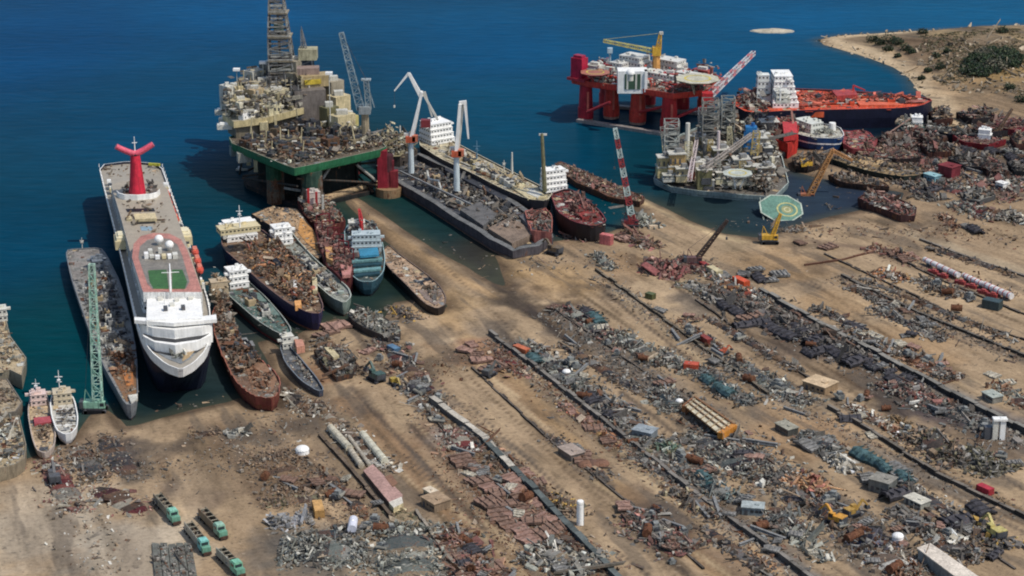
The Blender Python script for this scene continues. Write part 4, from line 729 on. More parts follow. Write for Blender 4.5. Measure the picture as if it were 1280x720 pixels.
s = hulk('dark wreck with a yellow hoist lying between the ferry and the muddy pool', [(990,196),(1015,190),(1036,194),(1034,204),(1010,208),(994,206)], 3.5, lin(52,46,44,.4), lin(96,84,74,.4), P_DARK + P_BRN, 110, 1.5, 2.5); s.plate([(1000,198),(1014,197),(1016,203),(1002,204)], .5, 2, YEL, 'yellow_hoist')
s = hulk('slim black and white boat wedged under the bright red hull block', [(958,190),(985,182),(994,184),(975,194),(960,196)], 3., lin(34,36,40,.2), lin(180,178,170,.1), P_PALE, 40, 1., .8, 'slim_boat')
s = hulk('broken dark hull lying across the bank above the muddy pool', [(1035,218),(1062,214),(1100,224),(1112,232),(1080,230),(1050,226)], 3., lin(64,52,48,.4), lin(128,104,84,.4), P_BRN + P_DARK, 90, 1.4, 1.6)
hulk('tangled dark wreck touching the maroon hull shell at the waterline', [(1095, 172), (1120, 168), (1150, 176), (1140, 184), (1108, 184)], 3.5, lin(50,42,42,.4), lin(96,80,76,.4), P_DARK + P_MAR, 110, 1.5, 3.)
hulk('low rust-brown wreck between the black hull and the brown wreck', [(1120, 162), (1150, 164), (1185, 172), (1160, 176), (1125, 170)], 3.5, lin(50,42,42,.4), lin(96,80,76,.4), P_DARK + P_MAR, 110, 1.5, 3.)
hulk('dark cut stern lying beneath the pale road on the far terrace', [(1225, 205), (1255, 205), (1262, 214), (1238, 218)], 3.5, lin(50,42,42,.4), lin(96,80,76,.4), P_DARK + P_MAR, 110, 1.5, 3.)
# ================================================================== rigs
def cyl(m, c, r, z0, z1, col, n=14, r2=None): m.tube((c[0], c[1], z0), (c[0], c[1], z1), r, r if r2 is None else r2, col, n)
RIG = Ship('drilling_rig', 'huge cream and grey semi-submersible drilling rig with a tall lattice derrick and green deck rim', 'oil rig',
 [(356,206),(368,210),(394,205),(474,187),(483,183),(478,178),(405,147),(392,145),(300,166),(286,171),(290,179)], 25, GREEN, lin(108,98,84,.3), bul=.8, base=21.4, flare=.4, smooth=0, rim=lin(150,150,132,.2), axis=((394,205),(480,184)))
G_ = lin(40,92,62,.2)
for px, py, cols, r in ((345,253, (lin(140,122,100,.55), lin(96,98,86,.5), lin(44,80,58,.35)), 4.6), (391,263, (lin(128,62,62,.45), lin(150,140,126,.5), lin(58,84,72,.4)), 5.4), (484,243, (lin(136,54,58,.3), lin(126,50,58,.3), lin(80,46,50,.3)), 3.6), (412,232, (MAROON, DSTEEL, G_), 5), (440,216, (MAROON, DSTEEL, G_), 5)):
    c = RIG.l(px, py, 0); m = M(); cyl(m, c, r, -1.5, 7, cols[0]); cyl(m, c, r*.97, 7, 13, cols[1]); cyl(m, c, r*1.0, 13, 21.6, cols[2]); m.box((c[0]+r*.9, c[1]-r*.4, 10), (1.4,1.4,18), cols[1]); m.build('column', MR, RIG.root)
m = M(); c = RIG.l(486, 244, 0); cyl(m, c, 6.8, -1.5, 4.5, lin(156,128,96,.4), 18); m.boxz(c[0]-3, c[1], 4.5, 5, 5, 20, lin(150,44,56,.2)); m.boxz(c[0]+3, c[1], 4.5, 4, 4, 9, lin(136,50,56,.3)); m.build('column_base', MR, RIG.root)
m = M()
for k in range(7): a_, b_ = RIG.l(300+11*k, 182+5*k, 20.6), RIG.l(400+12*k, 152+5*k, 20.6); m.beam(a_, b_, 1.2, DSTEEL)
m.build('deck_girders', MR, RIG.root)
m = M(); m.tube(RIG.l(400,250,3), RIG.l(470,229,3), 1.9, 1.9, lin(178,152,118,.2), 10); m.build('brace', MR, RIG.root)
for a, b in (((398,232,12),(413,208,19)), ((446,206,18),(470,226,8)), ((355,235,10),(385,240,8))): m = M(); m.tube(RIG.l(*a), RIG.l(*b), .75, .75, lin(170,166,156,.2), 8); m.build('brace', MR, RIG.root)
m = M(); m.boxz(*RIG.l(388,258,0)[:2], 0, 8, 8, 9, lin(170,150,128,.3)); c = RIG.l(397,255,0); m.boxz(c[0], c[1], 0, 2.5, 2.5, 19, lin(170,44,54,.1)); m.boxz(c[0]-7, c[1]+3, 8, 4, 4, 9, lin(112,118,120,.2)); m.build('access_tower', MR, RIG.root)
RIG.scrap([(292,178),(360,206),(394,203),(476,184),(440,164),(380,168)], 1300, 1.0, P_DARK + P_BRN + P_BRN + P_RIG, 3.2, 'wreckage_pile')
RIG.scrap([(345,212),(392,224),(440,205),(400,180)], 120, 1.6, P_DARK + P_BRN, 3, 'hanging_wreckage', z=17); RIG.scrap([(370,262),(405,258),(412,268),(380,274)], 70, 1.5, P_BRN + P_MAR + P_GREY, 5, 'base_wreckage', z=1); RIG.scrap([(420,188),(480,184),(470,172),(420,160)], 260, 1.2, P_RIG + P_DARK, 5, 'wreckage_pile')
for k in range(64):
    a_, b_ = RNG.random(2); p_ = np.array([292,178.]) + a_*np.array([70,28.]) + b_*np.array([100,-20.]); q = RIG.l(p_[0], p_[1], 25); dx, dy, dz = RNG.uniform(3, 9), RNG.uniform(2, 6), RNG.uniform(1.5, 5.5) * (1.4 if b_ > .6 else 1); c = [lin(84,78,70,.4), lin(110,96,78,.4), lin(66,72,72,.3), lin(136,124,100,.3), lin(52,54,58,.3), lin(96,78,62,.5)][k % 6]; m = M(); m.boxz(q[0], q[1], 25, dx, dy, dz, c, RIG.ang + RNG.normal(0, .25)); m.tube((q[0]-dx*.4, q[1]-dy*.6, 25+dz*.7), (q[0]+dx*.5, q[1]-dy*.6, 25+dz*.7), .5, .5, [OFFW, RUST, DSTEEL][k % 3], 6); m.boxz(q[0], q[1], 25+dz, dx*.4, dy*.5, 1.2, DSTEEL, .3)
    if k % 4 == 0: m.tube((q[0], q[1], 25), (q[0]+RNG.normal(0,1), q[1], 25 + RNG.uniform(7, 15)), .45, .3, [CREAM, STEEL][k % 2], 6)
    m.build('module', MS, RIG.root)
UP_ = [(278,143),(292,152),(332,147),(374,136),(402,128),(392,114),(352,108),(300,120),(280,130)]
poly = RIG.lp(UP_, 35)[:, :2]; m = M(); m.prism(poly, 31.5, 35, lin(196,180,136,.12), lin(178,168,142,.2)); m.prism(offset(poly, 2.5), 25, 31.6, lin(120,112,96,.3), lin(120,112,96,.3)); UB_ = m.build('upper_deck', MP, RIG.root)
m = M(); m.pieces(inpoly(poly, 620, 1), 35 + np.abs(RNG.normal(0, 4.5, 620)), 1.7, P_RIG, flat=.3, tilt=.08, ang=RIG.ang, spread=.12); m.pieces(inpoly(poly, 900, .5), 35 + np.abs(RNG.normal(0, 6, 900)), .95, P_RIG + P_DARK, flat=.2, tilt=.05, ang=RIG.ang, spread=.1); m.build('deck_modules', MP, UB_)
m = M()
for p in inpoly(poly, 60, .5): m.tube((p[0], p[1], 35), (p[0], p[1], 35 + RNG.uniform(5, 17)), .35, .25, [CREAM, STEEL, DSTEEL][RNG.integers(0, 3)], 5)
m.build('vent_pipes', MP, UB_)
for px, py, z, dx, dy, dz, c in ((300,140,35,9,9,7,CREAM),(318,135,35,8,8,11,BEIGE),(345,132,35,12,9,9,lin(190,180,150)),(292,130,35,7,9,10,CREAM),(330,120,35,14,8,9,lin(170,160,136)),(365,120,35,8,10,14,lin(160,150,128)),(284,136,35,4,7,13,OFFW),(372,118,35,12,9,20,lin(150,142,124)),(352,112,35,10,10,16,lin(176,166,140)),(338,112,35,8,8,15,lin(130,124,114)),(318,116,35,9,7,13,OFFW),(305,122,35,8,6,9,BEIGE),(385,122,35,9,8,11,lin(120,116,110)),(362,132,35,9,6,6,lin(196,186,150)),(340,142,35,10,5,5,lin(206,196,160)),(310,147,35,12,3,3,WHITE)):
    q = RIG.l(px, py, z); m = M(); m.boxz(q[0], q[1], z, dx, dy, dz, c, RIG.ang + .02*dx)
    for k in range(int(dx/2)): m.box((q[0]-dx/2+1+2*k, q[1]-dy/2-.1, z+dz*.6), (.9,.3,dz*.35), DSTEEL, 0)
    m.boxz(q[0]+.5, q[1], z+dz, dx*.5, dy*.4, 1.5, OFFW, .2); m.build('module', MP, UB_)
m = M(); q = RIG.l(391,153,25); m.boxz(q[0]-2, q[1], 25, 17, 11, 19, lin(120,112,106,.15), RIG.ang*.4); m.boxz(q[0]-8.6, q[1]-1, 25, 4.2, 12, 19.6, lin(74,72,72,.2), RIG.ang*.4); m.build('grey_shelter', MP, RIG.root)
m = M(); q = RIG.l(391,150,25); m.boxz(q[0]+1, q[1]+2, 44, 15, 9, 6, lin(172,152,112,.15), RIG.ang*.4); m.box((q[0]+1, q[1]-3.2, 47), (9,.5,2.6), lin(206,180,66), RIG.ang*.4); m.boxz(q[0]-2, q[1]+4, 50, 12, 7, 3.5, lin(150,130,120), .1); m.build('upper_shelter', MP, RIG.root)
for px, py, dx, dy, dz, c in ((428,163,12,8,9,CREAM),(424,150,10,8,14,lin(206,190,150)),(436,158,9,6,6,lin(196,184,120)),(412,160,8,7,12,OLIVE),(418,140,9,7,18,lin(160,150,130))):
    m = M(); q = RIG.l(px, py, 25); m.boxz(q[0], q[1], 25, dx, dy, dz, c, RIG.ang); m.boxz(q[0], q[1], 25+dz, dx*.5, dy*.5, 2.5, OFFW, .2); m.boxz(q[0], q[1]-dy*.55, 25+dz*.4, dx*1.1, 1., .6, OFFW, RIG.ang); m.build('module', MP, RIG.root)
m = M(); q = RIG.l(428,160,25); m.boxz(q[0]-3, q[1]-3, 27, 20, 2.5, 2.4, CREAM, 0); m.boxz(q[0]-40, q[1]-16, 24, 4, 4, 9, CREAM, 0); m.build('walkway_or_shade_strip', MP, RIG.root)
m = M(); q = RIG.l(356,118,35); DC = [lin(128,126,122,.3), lin(110,108,106,.3), lin(150,150,144,.2)]
m.lattice(q, q + [-2,0,33], 15, 11, 11, .8, DC); m.lattice(q + [-2,0,33], q + [-3,0,62], 11, 6, 10, .75, DC)
for k in range(24):
    zz = 2 + k*2.3; wz = 15 - zz*.135; cx = -zz*.055; cc = [lin(170,168,158,.2), lin(120,118,114,.3), lin(150,140,124,.3)][k % 3]
    m.box(q + [cx, -wz*.5, zz], (wz*RNG.uniform(.7, 1.05), .4, RNG.uniform(.5, 1.1)), cc); m.box(q + [cx+wz*.5, 0, zz], (.4, wz*RNG.uniform(.6, 1.), RNG.uniform(.5, 1.)), cc)
for zz, w in ((8,15.5),(20,14),(33,12.4),(46,10.5)): m.box(q + [-1.2*zz/33,0,zz], (w, w, .5), lin(150,140,120,.3)); m.box(q + [-1.2*zz/33,0,zz+1.], (w, .2, .3), OFFW); m.box(q + [-1.2*zz/33,-w/2,zz+1.], (w, .2, .3), OFFW)
m.box(q + [-2,0,38], (5,4,6), lin(120,146,132,.2)); m.box(q + [-1,0,5], (7,7,10), DSTEEL); m.box(q + [-1,0,16], (4,4,9), lin(96,92,90,.3)); m.tube(q + [-1.5,0,2], q + [-2.4,0,48], .7, .7, DSTEEL, 6); m.build('derrick', MS, RIG.root)
m = M(); q = RIG.l(384,118,35); m.lattice(q, q + [0,0,20], 8, 7, 6, .9, [lin(66,76,88,.2), lin(84,90,96,.2)]); m.box(q + [0,0,10], (6.6,6.6,20), lin(58,70,84,.2)); m.box(q + [1.2,0,23], (10,8,6), lin(176,170,140,.15)); m.tube(q + [-1,0,26], q + [-2,0,38], .5, .2, STEEL, 6); m.lattice(q + [-1,0,26], q + [-2,0,36], 3, .8, 5, .25, STEEL); m.build('second_tower', MS, RIG.root)
m = M(); q = RIG.l(457,176,25); m.tube(q, q + [0,0,15], 2.2, 2., lin(160,146,120,.2), 10); m.boxz(q[0], q[1], q[2]+15, 6, 6, 4, lin(150,156,156)); m.lattice(q + [2,0,17], q + [1,0,33], 2.6, 2.4, 5, .5, [lin(150,164,168)]); m.box(q + [1,0,33], (5,3,.8), lin(160,170,172)); m.lattice(q + [-2,0,17], q + [-11.5,3,57], 4, 2.2, 14, .45, [lin(120,140,150,.1), lin(140,156,162,.1)]); m.beam(q + [1,0,33], q + [-11.5,3,57], .2, DSTEEL); m.beam(q + [1,0,33], q + [5,0,18], .5, lin(150,164,168)); m.build('crane', MP, RIG.root)
for px, py, z, h in ((297,118,35,14),(413,152,35,26),(330,118,35,18)):
    m = M(); q = RIG.l(px, py, z); m.tube(q, q + [0,0,h], .3, .2, OFFW, 6); m.box(q + [0,0,h], (3.6,3.,1.2), WHITE); m.build('dish_mast', MW, RIG.root)
for px, py in ((278,140),(283,150),(281,158)):
    m = M(); q = RIG.l(px, py, 30); m.box(q, (4,8,2.6), OFFW, RIG.ang + .9); m.box(q + [0,0,1.6], (2.6,5,1), WHITE, RIG.ang + .9); m.build('rescue_boat', MW, RIG.root)
for k, (px, py) in enumerate(((296,188),(305,196))):
    m = M(); q = RIG.l(px, py, 20); m.box(q, (7,5,5), [lin(120,130,126,.3), lin(160,158,146,.2)][k], .3); m.boxz(q[0]+6, q[1], 12, 2, 2, 14, CREAM); m.build('side_module', MP, RIG.root)
m = M(); lowp = offset(RIG.poly, 7); m.prism(lowp, -1, 2.2, lin(40,42,42,.3), lin(52,52,50,.4)); cq = lowp.mean(0); m.prism(offset(RIG.poly, 15), 2, 21, lin(34,40,38,.3), lin(40,42,42)); m.build('underdeck_shade_block', MR, RIG.root)  # solid dark slab and core, added to stand for shade below the deck
m = M()
for k in range(12): a_, b_ = offset(RIG.poly, 5)[RNG.integers(0, len(RIG.poly))], offset(RIG.poly, 6)[RNG.integers(0, len(RIG.poly))]; m.tube((*a_, RNG.uniform(2, 8)), (*b_, RNG.uniform(14, 21)), .6, .6, lin(66,66,62,.4), 6)
m.build('bracing', MR, RIG.root)
# ------------------------------------------------------------------ red accommodation rig
RD = lin(190,52,56,.08); RD2 = lin(216,72,58,.08)
FL = Ship('accommodation_rig', 'bright red semi-submersible rig on fat red legs with white cabins and a yellow crane', 'oil rig', [(714,97),(736,102),(790,109),(842,117),(884,112),(906,99),(890,90),(800,80),(735,85)], 24, RD2, lin(150,110,98,.2), bul=.8, base=21.2, flare=.4, smooth=0, rim=lin(196,84,70), axis=((714,97),(840,121)))
for px, py, r, c in ((732,150,4.4,lin(170,36,50,.1)),(764,147,4.6,RD2),(797,154,4.8,RD2),(836,166,5.,lin(190,44,46,.1)),(882,140,5,RD2),(852,138,4.4,RD),(810,132,4.4,RD),(758,132,4.4,RD)):
    m = M(); c0 = FL.l(px, py, 0); cyl(m, c0, r, 3.2, 21.4, c, 16, r*.82); cyl(m, c0, r*1.04, 1.5, 8, c, 16); cyl(m, c0, r*.99, -1.5, 3.2, lin(176,140,120,.3), 16); m.box((c0[0]+1, c0[1]-r, 12), (1.2,.8,12), lin(220,110,90)); m.build('leg', MP, FL.root)
for a, b in (((722,152),(842,171)), ((758,134),(885,144))):
    m = M(); m.beam(FL.l(*a, .1), FL.l(*b, .1), 3.4, lin(150,140,134,.2)); m.build('pontoon', MP, FL.root)
for a, b in (((734,140,8),(762,128,17)), ((800,140,8),(835,132,17)), ((838,150,8),(880,132,16))): m = M(); m.tube(FL.l(*a), FL.l(*b), .9, .9, RD, 8); m.build('brace', MP, FL.root)
FL.scrap([(730,98),(840,118),(885,112),(880,98),(760,88)], 240, 1.7, [RD, RD2, OFFW, STEEL, DSTEEL, lin(150,60,56)], 3., 'deck_fittings', mat=MP)
for k in range(34):
    p_ = inpoly(FL.deckpoly, 1, 3)[0]; dx, dy, dz = RNG.uniform(4, 11), RNG.uniform(3, 7), RNG.uniform(2.5, 8); c = [RD, RD2, OFFW, lin(206,196,186), lin(150,60,56,.3), STEEL, lin(190,90,80)][k % 7]; m = M(); m.boxz(p_[0], p_[1], 24, dx, dy, dz, c, FL.ang); m.boxz(p_[0], p_[1], 24+dz, dx*.5, dy*.5, 1.6, OFFW, FL.ang+.2); m.boxz(p_[0], p_[1]-dy*.55, 24+dz*.45, dx*.9, .8, dz*.3, DSTEEL, FL.ang); m.build('module', MP, FL.root)
m = M(); m.pieces(inpoly(FL.deckpoly, 500, 1), 24 + np.abs(RNG.normal(0, 4, 500)), 1.1, [RD, RD2, OFFW, STEEL, DSTEEL, lin(150,60,56)], flat=.3, tilt=.1); m.build('pipework', MP, FL.root)
m = M(); q = FL.l(724,99,24); m.box(q + [0,0,6.5], (8,6,13), lin(176,34,62,.05), FL.ang); m.box(q + [0,-1,.5], (13,7,1.6), lin(190,60,70), FL.ang); m.box(q + [0,0,13.5], (6,4,2), lin(160,40,70), FL.ang); m.build('end_tower', MP, FL.root)
def helideck(parent, q, r, col, rim, name='helideck', leg=6):
    m = M(); A = np.linspace(0, 2*np.pi, 8, endpoint=False) + .39; p = np.c_[q[0] + r*np.cos(A), q[1] + r*np.sin(A)]; m.prism(p, q[2]-.9, q[2], rim, col, inset=.08)
    for a in (0, 2, 4, 6): m.beam((q[0]+.5*r*math.cos(a), q[1]+.5*r*math.sin(a), q[2]-.9), (q[0]+.2*r*math.cos(a), q[1]+.2*r*math.sin(a), q[2]-leg), .5, rim)
    o = m.build(name, MP, parent); m = M(); B = np.linspace(0, 2*np.pi, 24, endpoint=False)
    ring = [np.c_[q[0]+k*r*np.cos(B), q[1]+k*r*np.sin(B), np.full(24, q[2]+.05)] for k in (.5, .6)]; m.loft(ring, lin(206,186,90)); m.build('landing_circle', MP, o); return o
helideck(FL.root, FL.l(744,90,31), 9, lin(170,110,92,.15), lin(190,70,66)); helideck(FL.root, FL.l(872,98,33), 13, lin(196,190,166,.1), lin(190,180,150), leg=9)
m = M(); q = FL.l(790,110,24); m.boxz(q[0], q[1], 22, 17, 10, 13, WHITE); m.box(q + [0,-5.1,5], (9,.4,9), lin(66,90,72)); m.box(q + [-3,-5.3,5], (1,.4,9), OFFW); m.box(q + [2,-5.3,5], (1,.4,9), OFFW); m.box(q + [7.6,-3,5], (1.6,6,12), WHITE); m.build('white_module', MW, FL.root)
for px, py, L, W, n in ((795,94,18,12,4),(830,103,26,10,2),(860,104,16,10,2),(838,92,20,10,3),(775,96,10,8,3)): FL.house(px, py, L, W, n, 3., z0=24.5, col=lin(206,204,196,.06), win=True, bridge=False)
m = M(); q = FL.l(788,92,36); m.dome(q, 2.6, WHITE); m.tube(q - [0,0,4], q, 1.8, 1.8, OFFW, 10); m.build('radar_dome', MW, FL.root)
m = M(); q = FL.l(820,98,24); m.tube(q, q + [0,0,14], 2.6, 2.2, lin(206,150,84), 10); m.boxz(q[0], q[1], q[2]+14, 5, 5, 5, YEL); m.lattice(q + [1,0,18], q + [2,0,27], 3, 1.2, 4, .5, [YEL]); m.box(q + [2.5,0,27], (2.2,2.2,1.5), OFFW); m.lattice(q + [-2,0,16.5], q + [-31,2,22], 2.2, 1.4, 12, .4, [lin(206,196,120), lin(190,180,120)]); m.beam(q + [2,0,27], q + [-31,2,22.8], .2, lin(190,180,120)); m.build('yellow_crane', MP, FL.root)
m = M(); q = FL.l(762,92,24); m.tube(q, q + [0,0,14], .9, .6, lin(170,190,200), 8); m.box(q + [0,0,14], (3,3,3), lin(170,190,200)); m.build('vent_mast', MP, FL.root)
m = M(); q = FL.l(884,124,24); m.boxz(q[0], q[1], 24, 6, 6, 4, RD); m.lattice(q + [0,0,1], FL.l(942,66,27), 3.2, 2., 16, .5, [lin(206,206,206), lin(206,206,206), lin(206,130,130)]); m.build('boom', MP, FL.root)
# ------------------------------------------------------------------ grey jack-up rig
JU = Ship('jackup_rig', 'half-dismantled grey jack-up rig crowded with cream modules and one bright blue column', 'oil rig', [(817,223),(838,233),(870,238),(925,243),(968,246),(986,228),(978,196),(962,168),(930,152),(888,152),(850,168),(828,192)], 2.4, lin(136,150,148,.15), lin(112,106,98,.3), bul=1., flare=.4, smooth=0, rim=lin(190,200,192), axis=((817,223),(968,246)))
JU.scrap([(868,236),(960,243),(978,225),(970,190),(900,160),(862,190)], 1000, 1.5, P_RIG + P_GREY + P_DARK + P_DARK, 11, 'wreckage_pile'); JU.scrap([(880,170),(960,170),(960,190),(880,200)], 480, 1.8, P_GREY + P_DARK + P_PALE, 17, 'wreckage_pile'); JU.scrap([(940,215),(975,215),(965,243),(935,240)], 300, 1.4, P_BRN + P_WHT + P_DARK, 10, 'wreckage_pile')
JU.scrap([(900,222),(936,228),(930,240),(895,236)], 150, 1.6, P_WHT, 7, 'white_modules')
for px, py, w, h, cols in ((838,221,7.5,31,[lin(186,186,176,.1), lin(150,152,146,.2)]), (886,205,8.5,36,[lin(160,158,148,.2), lin(130,128,122,.2)]), (908,192,7,32,[lin(150,150,142,.2)]), (880,180,7,20,[lin(120,124,126,.2)])):
    m = M(); q = JU.l(px, py, 2.4); m.lattice(q, q + [0,0,h], w, w, int(h/3.2), .55, cols); m.box(q + [0,0,h*.45], (w*.42, w*.42, h*.9), lin(84,86,88,.2)); 
    for k in range(4): m.box(q + [RNG.normal()*1.5, -w*.4, h*(.2+.2*k)], (w*.6, 1.2, 1.6), cols[0])
    m.build('lattice_leg', MS, JU.root)
m = M(); q = JU.l(858,222,2.4); m.tube(q, q + [0,0,30], 1.2, 1.2, OFFW, 8); m.tube(q + [17,6,0], q + [17,6,24], 1., .8, lin(206,190,186), 8); m.build('vent_pipe', MW, JU.root)
for px, py, dx, dy, dz, c in ((830,226,8,7,12,lin(206,190,140)),(845,228,9,7,15,lin(206,172,116)),(852,232,7,6,8,lin(206,190,150)),(868,228,7,6,10,lin(176,80,70)),(886,226,12,8,8,CREAM),(905,234,10,7,7,lin(216,206,170)),(900,216,9,8,12,OLIVE),(925,226,9,8,11,OFFW),(955,232,10,8,9,lin(160,140,120)),(945,205,10,8,14,lin(150,140,128)),(925,236,14,5,5,lin(206,200,180)),(960,180,10,8,12,lin(140,134,126)),(835,232,6,5,4,OFFW)):
    m = M(); q = JU.l(px, py, 2.4); m.boxz(q[0], q[1], 5, dx, dy, dz*.45, c, .1); m.boxz(q[0], q[1]+.4, 5+dz*.5, dx*.92, dy*.9, dz*.4, c*np.float32(.9), .1); m.boxz(q[0], q[1], 5+dz*.45, dx*1.08, dy*1.08, dz*.05, OFFW, .1); m.boxz(q[0], q[1], 5+dz*.9, dx*1.05, dy*1.05, dz*.04, OFFW, .1); m.boxz(q[0]+1, q[1], 5+dz*.94, dx*.4, dy*.4, 2, STEEL, .3)
    for k in range(int(dx/2.4)): m.boxz(q[0]-dx/2+1.2+2.4*k, q[1]-dy/2-.1, 5+dz*.55, 1, .3, dz*.2, DSTEEL, .1)
    m.build('module', MP, JU.root)
for k in range(26):
    px, py = RNG.uniform(866, 968), RNG.uniform(196, 238); q = JU.l(px, py, 2.4); dx, dy, dz = RNG.uniform(3, 8), RNG.uniform(3, 6), RNG.uniform(4, 13) + (238-py)*.12; c = [CREAM, OFFW, STEEL, DSTEEL, OLIVE, lin(206,196,170), lin(120,112,104,.3), BEIGE][k % 8]; m = M(); m.boxz(q[0], q[1], 2, dx, dy, dz, c, .1); m.boxz(q[0]+1, q[1]-dy*.5, dz*.5, dx*.7, 1., dz*.3, DSTEEL, .1); m.boxz(q[0], q[1], 2+dz, dx*1.1, dy*1.05, .3, OFFW, .1); m.boxz(q[0]-1, q[1], 2.3+dz, dx*.4, dy*.4, 1.6, STEEL, .4); m.build('module', MP, JU.root)
for k in range(11):
    px_, py_ = RNG.uniform(825, 962), RNG.uniform(188, 234); q = JU.l(px_, py_, 2.4); h = RNG.uniform(12, 26); m = M(); m.lattice(q, q + [RNG.normal(0, 2), 0, h], RNG.uniform(3, 5), RNG.uniform(2, 4), int(h/2.6), .4, [[lin(206,180,110), lin(190,170,120)], [lin(170,166,152), lin(140,138,130)], [lin(206,196,160)]][k % 3]); m.boxz(q[0], q[1], 2.4, 4, 4, h*.5, DSTEEL); m.build('lattice_tower', MS, JU.root)
m = M(); q = JU.l(937,207,3); m.boxz(q[0], q[1], 5, 6, 5, 20, lin(44,118,176,.05)); m.boxz(q[0]-2.6, q[1]-1, 5, 2.4, 2.4, 17, lin(58,136,190)); m.tube(q + [1,0,20], q + [1,0,24], 1.2, 1., lin(40,100,160), 8)
for k in range(5): m.box(q + [0,-2.7,3+3.6*k], (6.4,.5,.5), lin(36,92,140))
m.build('blue_column', MP, JU.root)
helideck(JU.root, JU.l(922,216,16), 8, lin(196,200,186,.1), WHITE, leg=8)
m = M(); m.lattice(JU.l(880,212,14), JU.l(940,168,22), 2.4, 1.6, 12, .4, [lin(170,160,150)]); m.lattice(JU.l(862,224,16), JU.l(872,170,16), 2, 1.4, 10, .4, [lin(206,190,186)]); m.build('fallen_boom', MP, JU.root)
# worn plating: patches, small gear and rope piles on every working deck
for s in SHIPS:
    if s is CS: continue
    A_ = abs(area(s.deckpoly)); n = int(min(260, A_/9)); P = inpoly(s.deckpoly, n, .7); m = M(); base_c = np.array(s.deck.data.attributes['Col'].data[0].color)
    for p in P:
        c = np.clip(base_c*RNG.uniform(.55, 1.35), 0, .8).astype(np.float32) if RNG.random() < .7 else [RUST, STEEL, OFFW, DSTEEL, BEIGE][RNG.integers(0, 5)]
        m.box((p[0], p[1], s.z + RNG.uniform(.04, .12)), (RNG.uniform(1, 5), RNG.uniform(.8, 3.5), .12), c, s.ang + RNG.normal(0, .12))
    Q = inpoly(s.deckpoly, int(min(500, A_/4)), .5); m.pieces(Q, np.full(len(Q), s.z), .5, s.litter or (P_GREY + P_BRN + P_PALE), tilt=.15)
    m.build('worn_plating', MS, s.root)
# the tilted green landing deck
c = gat(975, 272); HD = thing('landing_deck', c + [0,0,3.6], 'mint green octagonal helideck with yellow circles leaning at the pool edge', 'helideck'); HD.rotation_euler = (math.radians(24), math.radians(3), .05)
m = M(); A = np.linspace(0, 2*np.pi, 8, endpoint=False) + .39; m.prism(np.c_[11.8*np.cos(A), 10.8*np.sin(A)], 1.9, 2.9, lin(196,204,186,.1), lin(100,136,120,.25), inset=.06); m.build('deck_slab', MP, HD)
for r0, r1, col, z in ((4.6,5.4,lin(186,180,120,.2),2.93),(0,3.0,lin(150,150,104,.3),2.935),(1.2,1.8,lin(190,186,150),2.94)):
    m = M(); B = np.linspace(0, 2*np.pi, 32, endpoint=False); m.loft([np.c_[3+max(r0,.01)*np.cos(B), -1+max(r0,.01)*np.sin(B), np.full(32, z)], np.c_[3+r1*np.cos(B), -1+r1*np.sin(B), np.full(32, z)]], col); m.build('painted_circle', MP, HD)
m = M(); rim = [np.c_[k*11.8*np.cos(A), k*10.8*np.sin(A), np.full(8, 3.0)] for k in (.93, 1.0)]; m.loft(rim, lin(176,186,170,.2)); m.build('white_border', MP, HD)
m = M()
for k in range(-4, 5): m.beam((2.4*k,-9,1.4), (2.4*k,9,1.4), .7, lin(120,128,120,.3))
m.build('underframe', MP, HD)
# ================================================================== cranes and machines on the yard
def crane(px, py, tip, label, boomcols, body, w=2.2, bays=16, back=None, jib=None, z=None, depth=0., scale=1., t=.42):
    b = gat(px, py); r = thing('crawler_crane', b, label, 'crane'); D = np.linalg.norm(b - [0,0,CAMH])
    up = lambda q, dy=0.: np.array([(q[0]-px)*D/FPX, dy, (py-q[1])*D/FPX/CP])
    for sg in (1, -1):
        m = M(); m.boxz(0, sg*2.1*scale, .2, 7*scale, 1.2*scale, 1.3*scale, BLACK)
        for k in (-1, 1): m.tube((k*3.1*scale, sg*1.5*scale, .9*scale), (k*3.1*scale, sg*2.7*scale, .9*scale), .75*scale, .75*scale, DSTEEL, 10)
        m.build('track', MS, r)
    m = M(); m.boxz(-.8*scale, 0, 1.5*scale, 7*scale, 3.6*scale, .5*scale, DSTEEL); m.boxz(-1.4*scale, 0, 2*scale, 5.2*scale, 3.4*scale, 2.1*scale, body); m.boxz(-4.4*scale, 0, 1.8*scale, 1.4*scale, 3.6*scale, 2.4*scale, DSTEEL); h = m.build('body', MP, r)
    m = M(); m.boxz(2.4*scale, -1.1*scale, 2*scale, 2*scale, 1.5*scale, 2.2*scale, body); c = m.build('cab', MP, h); m = M(); m.box((3.42*scale, -1.1*scale, 3.3*scale), (.08, 1.2*scale, 1.2*scale), BLACK); m.box((2.4*scale, -1.88*scale, 3.3*scale), (1.4*scale, .08, 1.1*scale), BLACK); m.build('window', MG, c)
    e = up(tip, depth); m = M(); m.lattice((.8*scale,0,2.4*scale), e, w, w*.55, bays, t, boomcols); m.build('boom', MP, r)
    m = M(); A_ = np.array([-3*scale, 0, 8*scale]); m.beam((-1*scale,0,4*scale), A_, .35, body); m.beam((-3.6*scale,0,4*scale), A_, .3, body); m.beam(A_, e, .12, DSTEEL); m.tube(e, e*[1,1,.62], .07, .07, DSTEEL, 5); m.boxz(e[0], e[1], e[2]*.62-1.2, .9, .9, 1.2, DSTEEL); m.build('gantry_and_hook', MP, r)
    if jib: f = up(jib, depth); m = M(); m.lattice(e, f, w*.5, w*.3, 6, t*.8, boomcols); m.build('jib', MP, r)
    return r
crane(120, 514, (127,334), 'mint green lattice crane on the shore, its long boom rising across the grey naval hulk', [lin(150,190,172,.05), lin(176,206,188,.05)], MINT, 3.6, 18, scale=1.2, t=.42)
